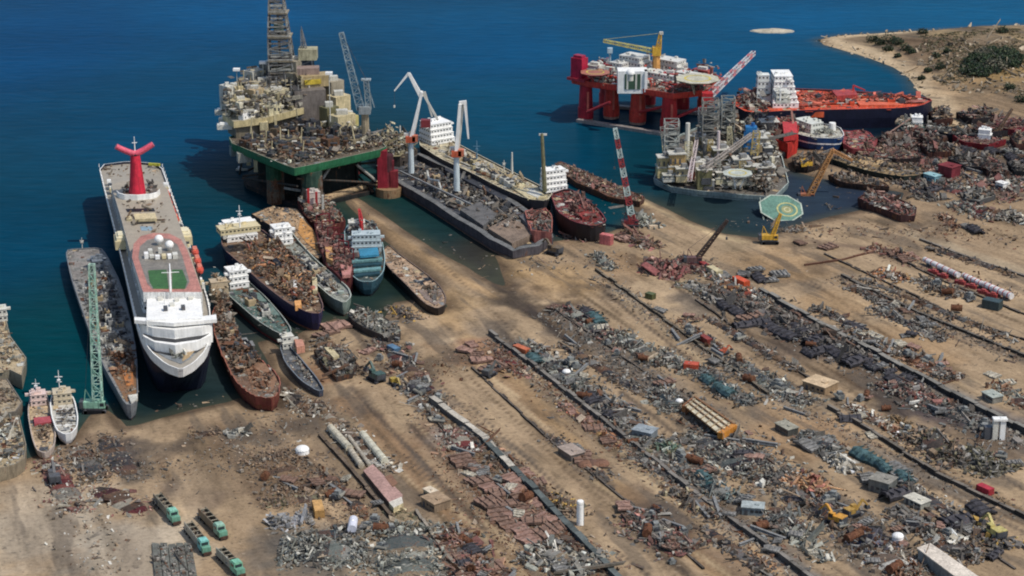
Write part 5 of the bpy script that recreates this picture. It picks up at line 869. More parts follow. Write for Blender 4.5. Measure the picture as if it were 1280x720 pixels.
crane(789, 284, (767,164), 'tall red and white banded lattice crane at the root of the sand spit', [lin(160,64,66), lin(160,64,66), lin(190,206,200), lin(190,206,200)], MAROON, 3., 20, t=.6)
crane(1009, 251, (1037,190), 'orange lattice crane standing between the helideck and the muddy pool', [lin(190,138,88,.1)], lin(176,110,76,.1), 3., 12, jib=(1062,202), t=.6)
crane(962, 304, (974,268), 'yellow crane with a short boom just below the mint helideck', [YEL], YEL, 1.8, 8, scale=1.1)
crane(868, 331, (907,276), 'dark lattice crane leaning over beside the maroon scrap heap', [lin(74,60,54,.3)], lin(112,84,80,.3), 2., 14, t=.5)
crane(1243, 172, (1262,138), 'small far crane with a brown boom behind the slim red boat', [lin(130,104,84,.2)], lin(110,90,84), 1.6, 9)
def excavator(px, py, label, col, rz, s=1., reach=(5.5,2.2)):
    r = thing('excavator', gat(px, py), label, 'excavator', rz=rz)
    for sg in (1, -1): m = M(); m.boxz(0, sg*1.25*s, .05, 4.6*s, .75*s, .95*s, BLACK); m.tube((2.1*s, sg*.85*s, .55*s), (2.1*s, sg*1.65*s, .55*s), .5*s, .5*s, DSTEEL, 8); m.tube((-2.1*s, sg*.85*s, .55*s), (-2.1*s, sg*1.65*s, .55*s), .5*s, .5*s, DSTEEL, 8); m.build('track', MS, r)
    m = M(); m.boxz(-.5*s, 0, 1.05*s, 4.6*s, 2.8*s, .4*s, DSTEEL); m.boxz(-1.5*s, 0, 1.45*s, 2.6*s, 2.8*s, 1.4*s, col); m.boxz(-2.5*s, 0, 1.35*s, .8*s, 2.9*s, 1.3*s, DSTEEL); b = m.build('body', MP, r)
    m = M(); m.boxz(.7*s, .75*s, 1.45*s, 1.6*s, 1.2*s, 1.9*s, col); c = m.build('cab', MP, b); m = M(); m.box((1.53*s, .75*s, 2.6*s), (.06, 1.*s, 1.2*s), BLACK); m.box((.7*s, 1.38*s, 2.6*s), (1.2*s, .06, 1.*s), BLACK); m.build('window', MG, c)
    m = M(); k = np.array([3.2*s, -.3*s, 4.6*s]); m.beam((.8*s,-.3*s,1.9*s), k, .7*s, col, .55*s); e = np.array([reach[0]*s, -.3*s, reach[1]*s]); m.beam(k, e, .55*s, col, .4*s); m.build('boom', MP, r)
    m = M(); m.box(e + [-.2*s,0,-.5*s], (1.1*s,1.2*s,1.1*s), DSTEEL); m.box(e + [.5*s,0,-.9*s], (.5*s,1.2*s,.4*s), DSTEEL); m.build('bucket', MS, r); return r
excavator(1044, 655, 'yellow excavator with its arm reaching over the scrap beside the blue junk', lin(206,150,62,.1), 2.4, 1.35)
excavator(1066, 645, 'ochre excavator just behind the yellow one', lin(176,140,72,.15), .6, 1.2)
excavator(1243, 672, 'black and cream excavator near the lower right mud road', lin(190,176,110,.1), 2.0, 1.5)
excavator(692, 318, 'brown excavator standing on open sand below the beached maroon ship', lin(112,96,76,.2), 2.5, 1.5)
excavator(612, 470, 'small dark excavator at the top of the concrete lane beside pink plates', lin(96,96,92,.2), 1.0, 1.2)
excavator(68, 603, 'grey-black excavator on the beach below the red and white boat', lin(92,92,94,.2), 1.9, 1.4)
excavator(470, 476, 'teal-green excavator with a broad body on open sand under the grey wreck', lin(70,92,86,.2), 2.2, 1.5)
excavator(494, 482, 'yellow-green loader beside the teal-green excavator', lin(176,150,70,.15), 5.2, 1.)
excavator(905, 443, 'tiny orange excavator on the sand track beside a rail', lin(176,90,62,.2), .7, .8)
def truck(px, py, px2, py2, label, cabc=lin(120,176,148,.06), bedc=lin(150,152,140,.2), ld=1.1):
    a, b = gat(px, py), gat(px2, py2); d = b - a; L = min(np.linalg.norm(d[:2]), 25.); an = math.atan2(d[1], d[0]); r = thing('scrap_truck', (a+b)/2, label, 'truck', 'scrap trucks parked on the sand', an)
    m = M(); m.boxz(-1.5, 0, 1.0, L-3, 2.5, .35, DSTEEL); m.boxz(-2.6, 1.3, 1.3, L*.58, .25, 2.9, lin(112,108,92,.4)); m.boxz(-2.6, -1.3, 1.3, L*.58, .25, 2.9, bedc); m.boxz(-2.6-L*.29, 0, 1.3, .25, 2.6, 2.1, lin(120,122,112,.2)); m.boxz(-2.6+L*.29, 0, 1.3, .25, 2.6, 2.6, lin(120,122,112,.2))
    for k in range(4): m.box((-2.6-L*.22+k*L*.145, 0, 4.2), (.35,2.7,.25), lin(150,140,120,.3))
    m.build('bed', MP, r)
    m = M(); m.boxz(-2.6, 0, 1.4, L*.55, 2.2, ld*.6, lin(108,96,84,.4)); m.pieces(np.c_[RNG.uniform(-L*.27, L*.27, 40)-2.6, RNG.uniform(-1, 1, 40)], np.full(40, 1.4+ld*.6), .6, P_GREY+P_BRN); m.build('scrap_pile', MS, r)
    m = M(); x = L*.5 - 3.2; m.boxz(x-1.4, 0, 1.2, 3.6, 3.1, 3.3, cabc); m.boxz(x-1.2, 0, 4.5, 3., 2.6, .4, np.clip(cabc*np.float32(1.25), 0, .8)); m.boxz(x+1.4, 0, 1.1, 2., 3.0, 2., lin(104,150,128,.1)); c = m.build('cab', MP, r)
    m = M(); m.box((x+.45, 0, 3.7), (.1,2.4,1.0), BLACK); m.box((x-1.2, 1.58, 3.6), (1.8,.1,.9), BLACK); m.box((x-1.2, -1.58, 3.6), (1.8,.1,.9), BLACK); m.build('window', MG, c)
    m = M(); m.boxz(x+2.9, 0, .6, .5, 2.8, 1., lin(84,64,56,.4)); m.build('bumper', MS, r)
    for xx in (-L*.42, -L*.34, -L*.2, x-1.6, x+1.4):
        for sg in (1, -1): m = M(); m.tube((xx, sg*1.0, .62), (xx, sg*1.5, .62), .62, .62, BLACK, 10); w_o = m.build('wheel', MS, r); m = M(); m.tube((xx, sg*1.4, .62), (xx, sg*1.53, .62), .3, .3, STEEL, 8); m.build('hub', MP, w_o)
    return r
truck(194, 626, 222, 658, 'mint-cabbed scrap truck farthest up the sand, beside the dark ash stain', lin(128,180,158,.1), lin(132,128,112,.3), 1.6)
truck(250, 645, 281, 676, 'mint-cabbed scrap truck on the outer side, nearest the pebbled brown heap', lin(142,176,156,.2), lin(120,108,90,.4), .5)
truck(233, 662, 260, 696, 'mint-cabbed scrap truck beside the corner of the grey stacked sheets', lin(124,184,174,.08), lin(150,148,136,.2), 2.)
truck(273, 695, 303, 724, 'mint-cabbed scrap truck cut by the bottom frame edge')
# ------------------------------------------------------------------ scrub on the headland
def leaves(m, c, r, n, pal, leaf=.5, squash=.7):
    d = RNG.normal(0, 1, (n, 3)); d /= np.linalg.norm(d, axis=1)[:, None]; rad = (.45 + .55*RNG.random(n)**.5) * (1 + .25*np.sin(d[:, 0]*5 + d[:, 1]*4)); p = c + d * rad[:, None] * np.array([r, r, r*squash]); p[:, 2] = np.maximum(p[:, 2], c[2] - r*squash*.55)
    u = RNG.normal(0, 1, (n, 3)); u /= np.linalg.norm(u, axis=1)[:, None]; v = np.cross(u, RNG.normal(0, 1, (n, 3))); v /= np.linalg.norm(v, axis=1)[:, None]; s = leaf*(.6+.8*RNG.random((n, 1)))
    V = np.stack([p - u*s, p + v*s*.7, p + u*s, p - v*s*.7], 1).reshape(-1, 3); F = np.arange(4*n).reshape(n, 4)
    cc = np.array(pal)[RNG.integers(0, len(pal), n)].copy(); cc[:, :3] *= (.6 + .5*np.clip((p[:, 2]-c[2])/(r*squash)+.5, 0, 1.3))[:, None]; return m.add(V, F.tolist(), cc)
LF = [lin(52,66,50), lin(64,78,56), lin(44,58,48), lin(78,84,62), lin(70,72,66)]
for k, (px, py, r, lab) in enumerate([(1091,52,3.2,'dark low shrub at the narrow neck of the headland beach'),(1100,56,2.6,'small round shrub between two bigger shrubs on the pale sand'),(1112,53,4.2,'large dark green shrub with its crown merged to a neighbour'),(1121,56,3.6,'wide shrub beside the path on the pale headland neck'),(1110,64,2.6,'lone shrub close to the cove beach'),(1131,63,3.,'shrub on the slope right above the cove curve'),(1138,67,2.2,'little round bush at the foot of the slope'),(1122,72,1.8,'tiny bush nearest the cove sand'),(1153,42,2.6,'dark shrub on the far shore crest'),(1175,86,2.6,'bush on the dry slope below the hill path'),(1170,72,2.2,'pale dry bush in mid slope'),(1253,41,3.,'shrub on the skyline of the headland'),(1160,90,2.,'scrubby bush near the inner cove sand'),(1184,66,1.8,'small bush left of the dark thicket'),(1152,100,1.8,'bush beside the back of the beach'),(1262,112,2.6,'bush on the golden knoll'),(1276,128,3.,'dark shrub in front of the golden knoll')]):
    b = gat(px, py); r *= 1.25; t = thing('shrub', b, lab, 'shrub', 'shrubs on the dry headland'); m = M(); leaves(m, np.array([0,0,r*.5]), r, 260, LF, .5); leaves(m, np.array([r*.6,.3,r*.35]), r*.6, 120, LF, .45); m.build('crown', MF, t); m = M(); m.tube((0,0,-.3),(.2,0,r*.5), .22, .12, lin(90,74,60), 6); m.tube((0,0,.2),(.6,.2,r*.6), .14, .06, lin(90,74,60), 5); m.build('trunk', MR, t)
THK = [(1197,93),(1200,84),(1208,76),(1216,68),(1232,62),(1250,62),(1272,64),(1280,74),(1278,86),(1262,86),(1250,92),(1232,98),(1212,99)]
P = inpoly(np.array([gat(*q)[:2] for q in THK]), 330, 2); m = M(); gp = height(P)[0]
for p, z in zip(P, gp):
    r = RNG.uniform(1.6, 3.4); q = smooth_noise(p[None], .12, 31)[0]
    leaves(m, np.array([p[0], p[1], z + r*.35]), r, 60, LF if q < .5 else [lin(104,100,84), lin(92,90,78), lin(84,84,72)], .75, .6)
tag(m.build('scrub', MF), kind='stuff')
P = np.array([gat(*q)[:2] for q in [(1128,48),(1280,36),(1290,120),(1180,116),(1150,84),(1130,78)]]); P = inpoly(P, 1500, 2); P = P[smooth_noise(P, .1, 55) > -.35]; m = M()
for p, z in zip(P, height(P)[0]): leaves(m, np.array([p[0], p[1], z]), RNG.uniform(.6, 1.8), 14, [lin(112,104,80), lin(92,90,72), lin(128,114,86), lin(76,80,64)], .5, .5)
tag(m.build('dry_scrub', MF), kind='stuff')

i0 = SHORE.index((1158,122)); pts = []
for a, b in zip(SH[i0:-1], SH[i0+1:]):
    L = np.hypot(*(b-a)); k = int(L*.9); t = RNG.random(k)[:, None]; pts.append(a + (b-a)*t + RNG.normal(0, 4.5, (k, 2)))
P = np.vstack(pts); z, d = height(P); ok = d > -2; m = M(); m.pieces(P[ok], z[ok] - .2, .9, [lin(206,190,164), lin(176,158,132), lin(150,134,112), lin(190,172,146)], flat=.2); P = inpoly(np.array([gat(*q)[:2] for q in [(1135,60),(1280,45),(1290,125),(1190,118),(1150,92)]]), 500, 2); m.pieces(P, height(P)[0] - .2, 1.1, [lin(176,158,132), lin(150,134,112), lin(120,108,92)], flat=.3); tag(m.build('rocks', MC), kind='stuff')
# ================================================================== the yard: lanes, scrap heaps, plates, cabins
def lane_ang(a, b): d = at(*b, 1) - at(*a, 1); return math.atan2(d[1], d[0])
def wall(label, pts, w, h, col, top, name='concrete_barrier'):
    P = [gat(*p) for p in pts]; c = P[0]; r = thing(name, c, label, 'wall'); m = M(); s = M()
    for a, b in zip(P[:-1], P[1:]):
        d = b - a; L = np.linalg.norm(d[:2]); an = math.atan2(d[1], d[0]); n = max(1, int(L/7))
        for k in range(n):
            if n > 3 and RNG.random() < .015: continue
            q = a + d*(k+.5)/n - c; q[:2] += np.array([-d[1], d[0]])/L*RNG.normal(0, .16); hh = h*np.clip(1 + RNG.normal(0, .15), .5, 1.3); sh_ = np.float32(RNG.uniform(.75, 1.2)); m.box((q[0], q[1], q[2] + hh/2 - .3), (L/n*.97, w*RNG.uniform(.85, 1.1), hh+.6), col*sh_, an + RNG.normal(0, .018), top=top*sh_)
            if RNG.random() < .4: o = rotz(an) @ np.array([0, w*.5+.5, 0]); s.box((q[0]+o[0], q[1]+o[1], q[2]+.3), (L/n*.6, .5, .7), top, an)
    m.build('concrete_blocks', MC, r)
    if s.n: s.build('kerb_blocks', MC, r)
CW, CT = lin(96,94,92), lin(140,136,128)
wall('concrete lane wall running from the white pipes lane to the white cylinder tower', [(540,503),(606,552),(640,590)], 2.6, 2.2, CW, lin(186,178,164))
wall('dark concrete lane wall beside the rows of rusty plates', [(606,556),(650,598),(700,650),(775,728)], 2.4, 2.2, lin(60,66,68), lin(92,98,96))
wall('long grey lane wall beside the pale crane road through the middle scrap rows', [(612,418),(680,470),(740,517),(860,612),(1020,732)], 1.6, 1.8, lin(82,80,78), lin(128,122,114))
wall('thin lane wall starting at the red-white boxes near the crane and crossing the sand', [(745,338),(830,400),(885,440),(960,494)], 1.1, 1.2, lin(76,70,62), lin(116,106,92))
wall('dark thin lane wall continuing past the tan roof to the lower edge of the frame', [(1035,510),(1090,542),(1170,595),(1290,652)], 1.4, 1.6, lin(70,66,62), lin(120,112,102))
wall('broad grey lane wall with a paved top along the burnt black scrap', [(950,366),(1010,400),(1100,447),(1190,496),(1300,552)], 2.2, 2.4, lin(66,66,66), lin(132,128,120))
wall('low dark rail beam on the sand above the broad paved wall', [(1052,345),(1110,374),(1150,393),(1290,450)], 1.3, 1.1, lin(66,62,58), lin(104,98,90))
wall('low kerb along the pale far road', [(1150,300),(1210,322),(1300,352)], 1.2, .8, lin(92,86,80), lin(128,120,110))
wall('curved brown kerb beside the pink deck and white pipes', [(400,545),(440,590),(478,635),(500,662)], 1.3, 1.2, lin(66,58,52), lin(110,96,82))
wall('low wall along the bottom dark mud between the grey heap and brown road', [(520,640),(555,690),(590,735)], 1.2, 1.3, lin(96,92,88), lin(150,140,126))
wall('short rusty rail from the brown wreck towards the reddish scrap in open sand', [(1005,332),(1050,326),(1102,312)], .9, .7, lin(96,66,54), lin(120,88,70), 'rail')
for lab, pts in (('thin dark rail between the middle scrap row and the row of black scrap', [(690,385),(780,448),(870,510),(960,575),(1090,672)]), ('thin rail along the near edge of the rusty plates lane', [(500,470),(560,545),(640,650),(690,722)]), ('thin rail crossing the open brown road below the pink plates', [(590,460),(680,545),(780,625),(880,712)]), ('dark rail along the sand track above the tan square shed', [(870,375),(960,440),(1040,492)]), ('thin rail above the dark scrap strip on the far sand', [(1030,318),(1100,350),(1200,398),(1295,430)]), ('thin far rail running beside the white pipeline', [(1110,318),(1180,352),(1290,398)]), ('thin rail at the lower right beside the black machine', [(1100,600),(1180,652),(1270,712)]), ('thin rail along the upper edge of the burnt scrap bed', [(905,352),(990,400),(1080,452),(1180,510)])): wall(lab, pts, .8, .7, lin(62,58,54), lin(96,88,80), 'rail')
# --- scrap heaps: p0 -> p1 along the heap, width in metres
def heap(label, p0, p1, w, n, size, pal, h=2., name='scrap_heap', ang=None, spread=math.pi, flat=.5, long=1., base=None):
    a, b = gat(*p0), gat(*p1); c = (a + b) / 2; d = (b - a)[:2]; L = np.linalg.norm(d); e = d / max(L, 1e-6); nn = np.array([-e[1], e[0]])
    size = size*.66; n = int(n * 2.); w *= .88; t = RNG.random(n) - .5; s_ = np.clip(RNG.normal(0, .36, n), -.9, .9) + .12*np.sin(t*L*.22 + n); P = np.outer(t*(L + w*.4), e) + np.outer(s_*w, nn)
    env = h * (1 - (s_/.65)**2) * (.55 + .45*np.sin(t*L*.35 + RNG.random()*6)) * np.clip((.5-np.abs(t))*8+.3, 0, 1)
    Z = height(P + c[:2])[0] - c[2] + np.clip(env, 0, None) * RNG.random(n)
    m = M(); m.pieces(P, Z - .1, size, pal, flat=flat, long=long, ang=(math.atan2(e[1], e[0]) + (ang or 0)) if ang is not None else None, spread=spread)
    k = max(4, int(L/4)); xs = (np.arange(k+1)/k - .5); A = []; g = m
    for j, x in enumerate(xs):                          # the packed core under the loose pieces
        taper = max(.05, 1 - abs(2*x)**4); cc = e*x*L; row = []
        for q in (-1, -.6, -.2, .2, .6, 1): z = h*.62*(1-q*q)*taper*(.8+.4*RNG.random()) - (.3 if abs(q) == 1 else 0); xy = cc + nn*q*w*.5*(.75+.3*RNG.random())*(.4+.6*taper); row.append([xy[0], xy[1], z])
        A.append(np.array(row))
    hh_ = height(np.vstack(A)[:, :2] + c[:2])[0] - c[2]
    for j in range(k+1): A[j][:, 2] += hh_[6*j:6*j+6]
    cs = [(np.array(pal[RNG.integers(0, len(pal))]) * np.float32(.62)) for _ in range(k)]
    for q_ in cs: q_[3] = .35
    g.loft(A, cs, closed=False); return tag(g.build(name, MS, None, Vector(c)), label, 'scrap heap')
H = heap
H('large pale grey-green heap of sheared metal, the bigger of two at the bottom', (505,664), (520,725), 30, 900, 1.0, P_PALE, 3.5)
H('grey-green heap of sheared metal below the white tank trailer', (362,690), (445,690), 22, 620, 1.0, P_PALE + P_BLUE, 3)
H('dark grey edge of sheared metal behind the grey-green heap', (385,672), (440,664), 9, 150, 1., P_BLUE + P_DARK, 2)
H('flat brown pebbled heap of broken lining beside the white dome', (328,572), (385,612), 26, 620, .8, P_BRN, 1.2)
H('low strip of olive and brown rubbish below the pebbled brown heap', (330,630), (400,622), 9, 160, .8, P_BRN + [OLIVE], 1.2)
H('pale blue-grey cut sheets piled beside the beige container', (342,655), (385,650), 9, 110, 1.5, [lin(176,178,182), lin(150,154,160), lin(132,128,122,.2)], 2)
H('white tangled scrap beside the sand bank under the naval bow', (288,545), (305,540), 6, 70, .9, P_WHT + P_BLUE, 1.5)
H('brown scrap beside the white tangled scrap on the shore', (240,545), (275,540), 8, 70, .8, P_BRN, 1.)
H('pinkish-white broken sheets between the pipes lane and the rusty plates', (562,540), (590,565), 12, 200, .9, P_WHT + P_MAR, 2)
H('dense line of red and grey scrap descending from the grey wreck', (478,425), (545,500), 11, 380, 1.0, P_MAR + P_GREY + P_BRN, 2.2)
H('brown-grey pieces near the pale sheet roof', (500,480), (545,520), 8, 120, .9, P_BRN + P_GREY + P_WHT, 1.2)
H('red and brown heap of plates at the bottom below the tan cabin', (555,668), (610,725), 14, 330, 1.4, P_RUST + P_MAR, 2.5)
H('brown and red rubble lining the white pipes lane', (398,590), (460,645), 9, 180, .8, P_BRN + P_RUST, 1.2)
H('olive and cream rubble at the head of the large pale heap', (498,640), (515,658), 8, 120, .8, [OLIVE, CREAM, BEIGE], 1.6)
H('pale bulky wreckage at the lower end of the rusty plates', (672,690), (735,712), 16, 330, 1.5, P_WHT + P_GREY + P_PALE, 3)
H('row of dark and white scrap beside the long grey wall, upper part', (655,430), (735,490), 13, 420, 1.1, P_BLUE + P_PALE + P_DARK, 2.4)
H('bulky grey scrap in the middle of the long grey wall row', (735,490), (790,535), 13, 330, 1.3, P_GREY + P_DARK, 3)
H('grey and white scrap ahead of the small grey cabin', (775,525), (830,575), 11, 240, 1.1, P_GREY + P_PALE, 2)
H('green heap with teal sheets below the small grey cabin', (826,560), (842,566), 8, 110, 1.2, [lin(50,96,76), lin(66,110,92), OLIVE, lin(150,160,150)], 3)
H('dark teal scrap beside the long wall approaching the grey container', (860,590), (915,625), 9, 200, 1.1, P_BLUE + [TEAL], 1.6)
H('pink and brown scrap along the near side of the long grey wall', (700,505), (775,560), 5, 160, .9, P_RUST + P_ORG + [PINK], 1.2)
H('mixed dark scrap below the near side of the wall beside a curved track', (795,570), (850,600), 9, 170, 1., P_DARK + P_GREY, 1.5)
H('white and dark scrap cluster at the head of the centre row', (712,385), (765,425), 12, 240, 1.1, P_PALE + P_MAR + P_DARK, 2)
H('centre row of black scrap with white flecks', (770,418), (830,455), 12, 330, 1.2, P_DARK + P_PALE, 2.4)
H('bright grey crushed metal behind the orange box', (825,440), (868,465), 10, 260, 1.0, P_PALE + P_GREY, 2.4)
H('long grey and blue scrap row below the orange box', (868,462), (935,505), 11, 360, 1.2, P_BLUE + P_DARK, 2)
H('dark crushed heap left of the ribbed pale panel', (815,488), (850,512), 12, 300, 1.1, P_DARK + P_BLUE + P_PALE, 3)
H('big grey field of loose scrap below the ribbed pale panel', (875,545), (960,600), 26, 850, 1.1, P_GREY + P_PALE + P_DARK, 2.2)
H('orange and red heap of sheets beside the crane road', (985,600), (1025,615), 12, 120, 1.9, [lin(190,140,90,.2), lin(176,124,84,.3), lin(160,84,70,.2), lin(150,120,96,.3), lin(206,170,120,.1)], 2.6)
H('grey-green fine scrap sweeping under the tan square roof', (905,450), (1010,505), 13, 560, 1.0, P_BLUE + P_PALE + P_DARK, 1.8)
H('thin strip of coloured bits along the far sand track', (850,400), (905,440), 6, 160, .9, P_RUST + P_GREY, 1.)
H('black burnt plates between the sand track and broad paved wall', (900,370), (985,410), 17, 430, 1.6, P_DARK, 2.2, ang=0., spread=.5)
H('jet-dark burnt scrap field in the middle of the broad wall row', (985,405), (1080,450), 18, 560, 1.6, P_DARK + [lin(40,38,42)], 2.4)
H('charred wreckage with red and white scraps beside the paved wall', (1108,480), (1165,505), 13, 300, 1.5, P_DARK + P_MAR + P_WHT, 3.5)
H('dark purple-grey slag spread towards the white tower', (1160,505), (1240,535), 15, 240, 1.1, P_DARK + P_BLUE, 1.2)
H('big dark brown rubble heap beside the thin wall', (1145,545), (1200,580), 15, 560, 1.2, P_DARK + P_BRN + [OLIVE], 4)
H('dark olive rubble heap next to the white pieces', (1200,565), (1250,590), 14, 420, 1.2, [OLIVE, lin(70,70,56), lin(60,60,56), STEEL], 4)
H('pale pieces strung along the sand track above the thin wall', (1060,505), (1135,550), 7, 230, 1.0, P_WHT + P_RUST, 1.4)
H('gold-brown frames lying in the sand beside the pale pieces', (1112,520), (1150,545), 5, 70, 1.0, [lin(130,96,50,.3), lin(96,76,46,.3)], 1.2)
H('bright white crushed heap beside the crane road', (1042,575), (1066,590), 8, 190, 1.1, P_WHT, 3)
H('grey and blue wreckage behind the white crushed heap', (1005,548), (1045,565), 11, 180, 1.5, P_BLUE + P_GREY, 3)
H('cream boulders of insulation next to the black machine', (1165,668), (1195,680), 9, 130, 1.2, P_WHT, 2)
H('blue and rust mixed heap below the two yellow excavators', (1068,668), (1098,690), 12, 240, 1.2, [lin(66,70,96), lin(80,84,110), RUST, STEEL, BLACK], 3)
H('crumbly white and pink heap at the bottom right of the crane road', (1095,690), (1135,720), 16, 330, 1.0, P_WHT + P_RUST, 2.4)
H('mixed grey scrap between the crane road and the black machine', (1120,640), (1220,700), 15, 330, 1.2, P_GREY + P_DARK, 1.8)
H('black junk around the black and cream excavator', (1215,655), (1255,685), 11, 150, 1.4, P_DARK + [YEL], 2)
H('low dark scrap below the open sand at the frame bottom', (795,645), (850,690), 15, 430, 1.2, P_DARK + P_GREY + P_MAR, 2.4)
H('dark brown and cream rubble beside the wall above the rusty stain', (850,615), (900,650), 10, 230, 1.1, P_BRN + P_DARK + [CREAM], 2.2)
H('ribs and grey sheets at the bottom right of the long grey wall', (985,660), (1030,700), 9, 130, 1.5, P_PALE, 1.5)
H('dark bent ribs next to the fallen sheets in the lower middle', (970,640), (1000,672), 14, 260, 1.1, P_DARK + P_BLUE, 1.8)
H('maroon heap of ship sections with white frames near the dark crane', (810,335), (850,340), 16, 300, 1.7, P_MAR + [lin(150,52,62)], 4)
H('purple-brown scrap between the maroon heap and dark crane', (855,325), (880,340), 10, 170, 1.3, P_DARK + P_MAR, 3)
H('pale and orange scrap row beginning under the dark crane', (885,345), (960,380), 9, 260, 1.2, P_GREY + P_ORG + P_WHT, 2)
H('greenish-grey rubble below the dark crane', (855,355), (905,375), 12, 240, 1.1, [OLIVE, STEEL] + P_GREY, 1.8)
H('rusty red ship scrap along the sand spit root', (780,292), (820,310), 10, 200, 1.4, P_MAR + P_BRN, 2)
H('grey parallel sheets beside the sand spit', (795,270), (815,285), 9, 90, 1.8, P_PALE, 1., ang=0., spread=.1)
H('grey-green junk beside the start of the thin wall', (745,318), (765,338), 7, 120, 1., P_BLUE + P_PALE, 1.6)
H('dark wreckage strewn in front of the beached maroon ship', (690,290), (740,300), 9, 190, 1.2, P_MAR + P_DARK, 2)
H('cream and tan debris beside the curved rail on open sand', (1095,340), (1130,350), 10, 140, 1.2, P_WHT + P_ORG + P_RUST, 1.6)
H('grey-brown heap behind the red and white pipeline', (1150,350), (1195,370), 13, 260, 1.1, P_GREY + P_BRN, 2.)
H('red debris at the near end of the pipeline', (1090,310), (1140,325), 8, 170, 1.3, P_MAR + P_RUST, 1.6)
H('dark strip of scrap beside the rail beam', (1065,360), (1120,385), 7, 190, 1.1, P_DARK + P_GREY, 1.2)
H('dark grey scrap lying along the sand below the rail beam', (1090,385), (1180,425), 9, 230, 1.1, P_DARK + P_GREY, 1.)
H('white sheets and grey scrap beside the paved wall', (1060,412), (1130,445), 9, 240, 1.3, P_WHT + P_GREY + P_BRN, 2)
H('pink and grey crumbled scrap past the white sheets', (1125,440), (1190,475), 11, 300, 1.1, P_RUST + P_GREY, 2)
H('grey scrap patches beside the sand beneath the pale road', (1020,385), (1060,405), 7, 120, 1.2, P_GREY + P_DARK, 1.2)
H('grey dump of ship parts on the far sand road', (1195,255), (1245,275), 14, 260, 1.4, P_GREY + P_MAR + P_PALE, 3)
H('white and purple ship parts at the far right frame edge', (1255,265), (1280,280), 10, 150, 1.4, P_WHT + P_DARK, 2.5)
H('dark scrap island beside the stranded rust-red hull', (1140,235), (1170,250), 12, 190, 1.3, P_GREY + P_DARK, 2.5)
H('red and white wreckage in the upper right yard', (1225,225), (1275,238), 11, 230, 1.5, P_MAR + P_WHT + P_BLUE, 2.5)
H('black dump on the far terrace with brown frames', (1170,185), (1235,200), 14, 300, 1.6, P_DARK + P_BRN, 3)
H('maroon dump at the far right under the knoll', (1240,150), (1285,160), 14, 240, 1.6, P_MAR + P_DARK, 3)
H('dark scrap strip behind the far terrace', (1155,165), (1215,178), 9, 160, 1.4, P_DARK + P_MAR, 1.8)
H('grey heap at the far right beside dark hull plates', (1255,190), (1290,205), 10, 170, 1.5, P_DARK + P_BLUE, 2)
H('brown mixed junk beside the muddy pool bank', (1010,255), (1045,262), 8, 120, 1.2, P_BRN + P_DARK, 2)
H('mixed brown beach junk under the mint helideck', (965,285), (1000,290), 8, 110, 1.2, P_BRN + P_GREY, 1.5)
H('rusty row of bits along the far sand road', (1175,268), (1195,285), 7, 90, 1.2, P_RUST, 1.6)
H('green-grey bits beside the maroon far block', (1170,228), (1220,240), 7, 120, 1.3, P_PALE + P_DARK, 1.6)
H('grey beach junk beside the small white boat', (95,560), (125,600), 14, 230, 1.0, P_BRN + P_GREY, 1.4)
H('pinkish litter on the beach below the white boat', (60,575), (95,640), 14, 190, .9, P_BRN + P_MAR + P_WHT, 1.)
H('pale broken bits on the beach above the mint-cabbed trucks', (120,610), (180,640), 16, 110, .8, P_WHT + P_BRN + P_MAR, .8)
H('dark ash and scrap under the naval bow', (130,545), (165,600), 14, 160, .8, P_DARK + P_BRN, .8)
H('brown rubbish around the beached boat and hull wreck', (400,425), (440,470), 14, 190, 1., P_BRN + P_GREY, 1.4)
H('dark scrap beneath the grey barge wreck', (490,385), (520,400), 9, 120, 1., P_BRN + P_DARK + [YEL], 1.6)
H('scrap on the near bank between hulk bow and boat', (355,490), (395,520), 9, 130, 1., P_BRN + P_WHT, 1.4)
H('grey and rust scrap below the slim boat', (395,500), (425,540), 7, 120, 1., P_WHT + P_BRN, 1.4)
H('pale pieces around the metal pipes', (420,535), (490,590), 12, 210, .9, P_WHT + P_BRN, 1.2)
H('rusty shards around the pink plates by the excavator', (620,440), (655,470), 9, 140, 1., P_MAR + P_RUST, 1.)
H('brown and olive rubble by the white cylinder tower', (695,620), (720,645), 9, 160, 1., P_BRN + [OLIVE, YEL], 1.5)
H('brown scrap in the shade of the round dished plates', (690,545), (760,600), 8, 190, .9, P_BRN + P_DARK, 1.)
H('far scrap beside the frame edge at the end of paved wall', (1250,480), (1282,510), 10, 110, 1.2, P_PALE + P_RUST, 1.2)
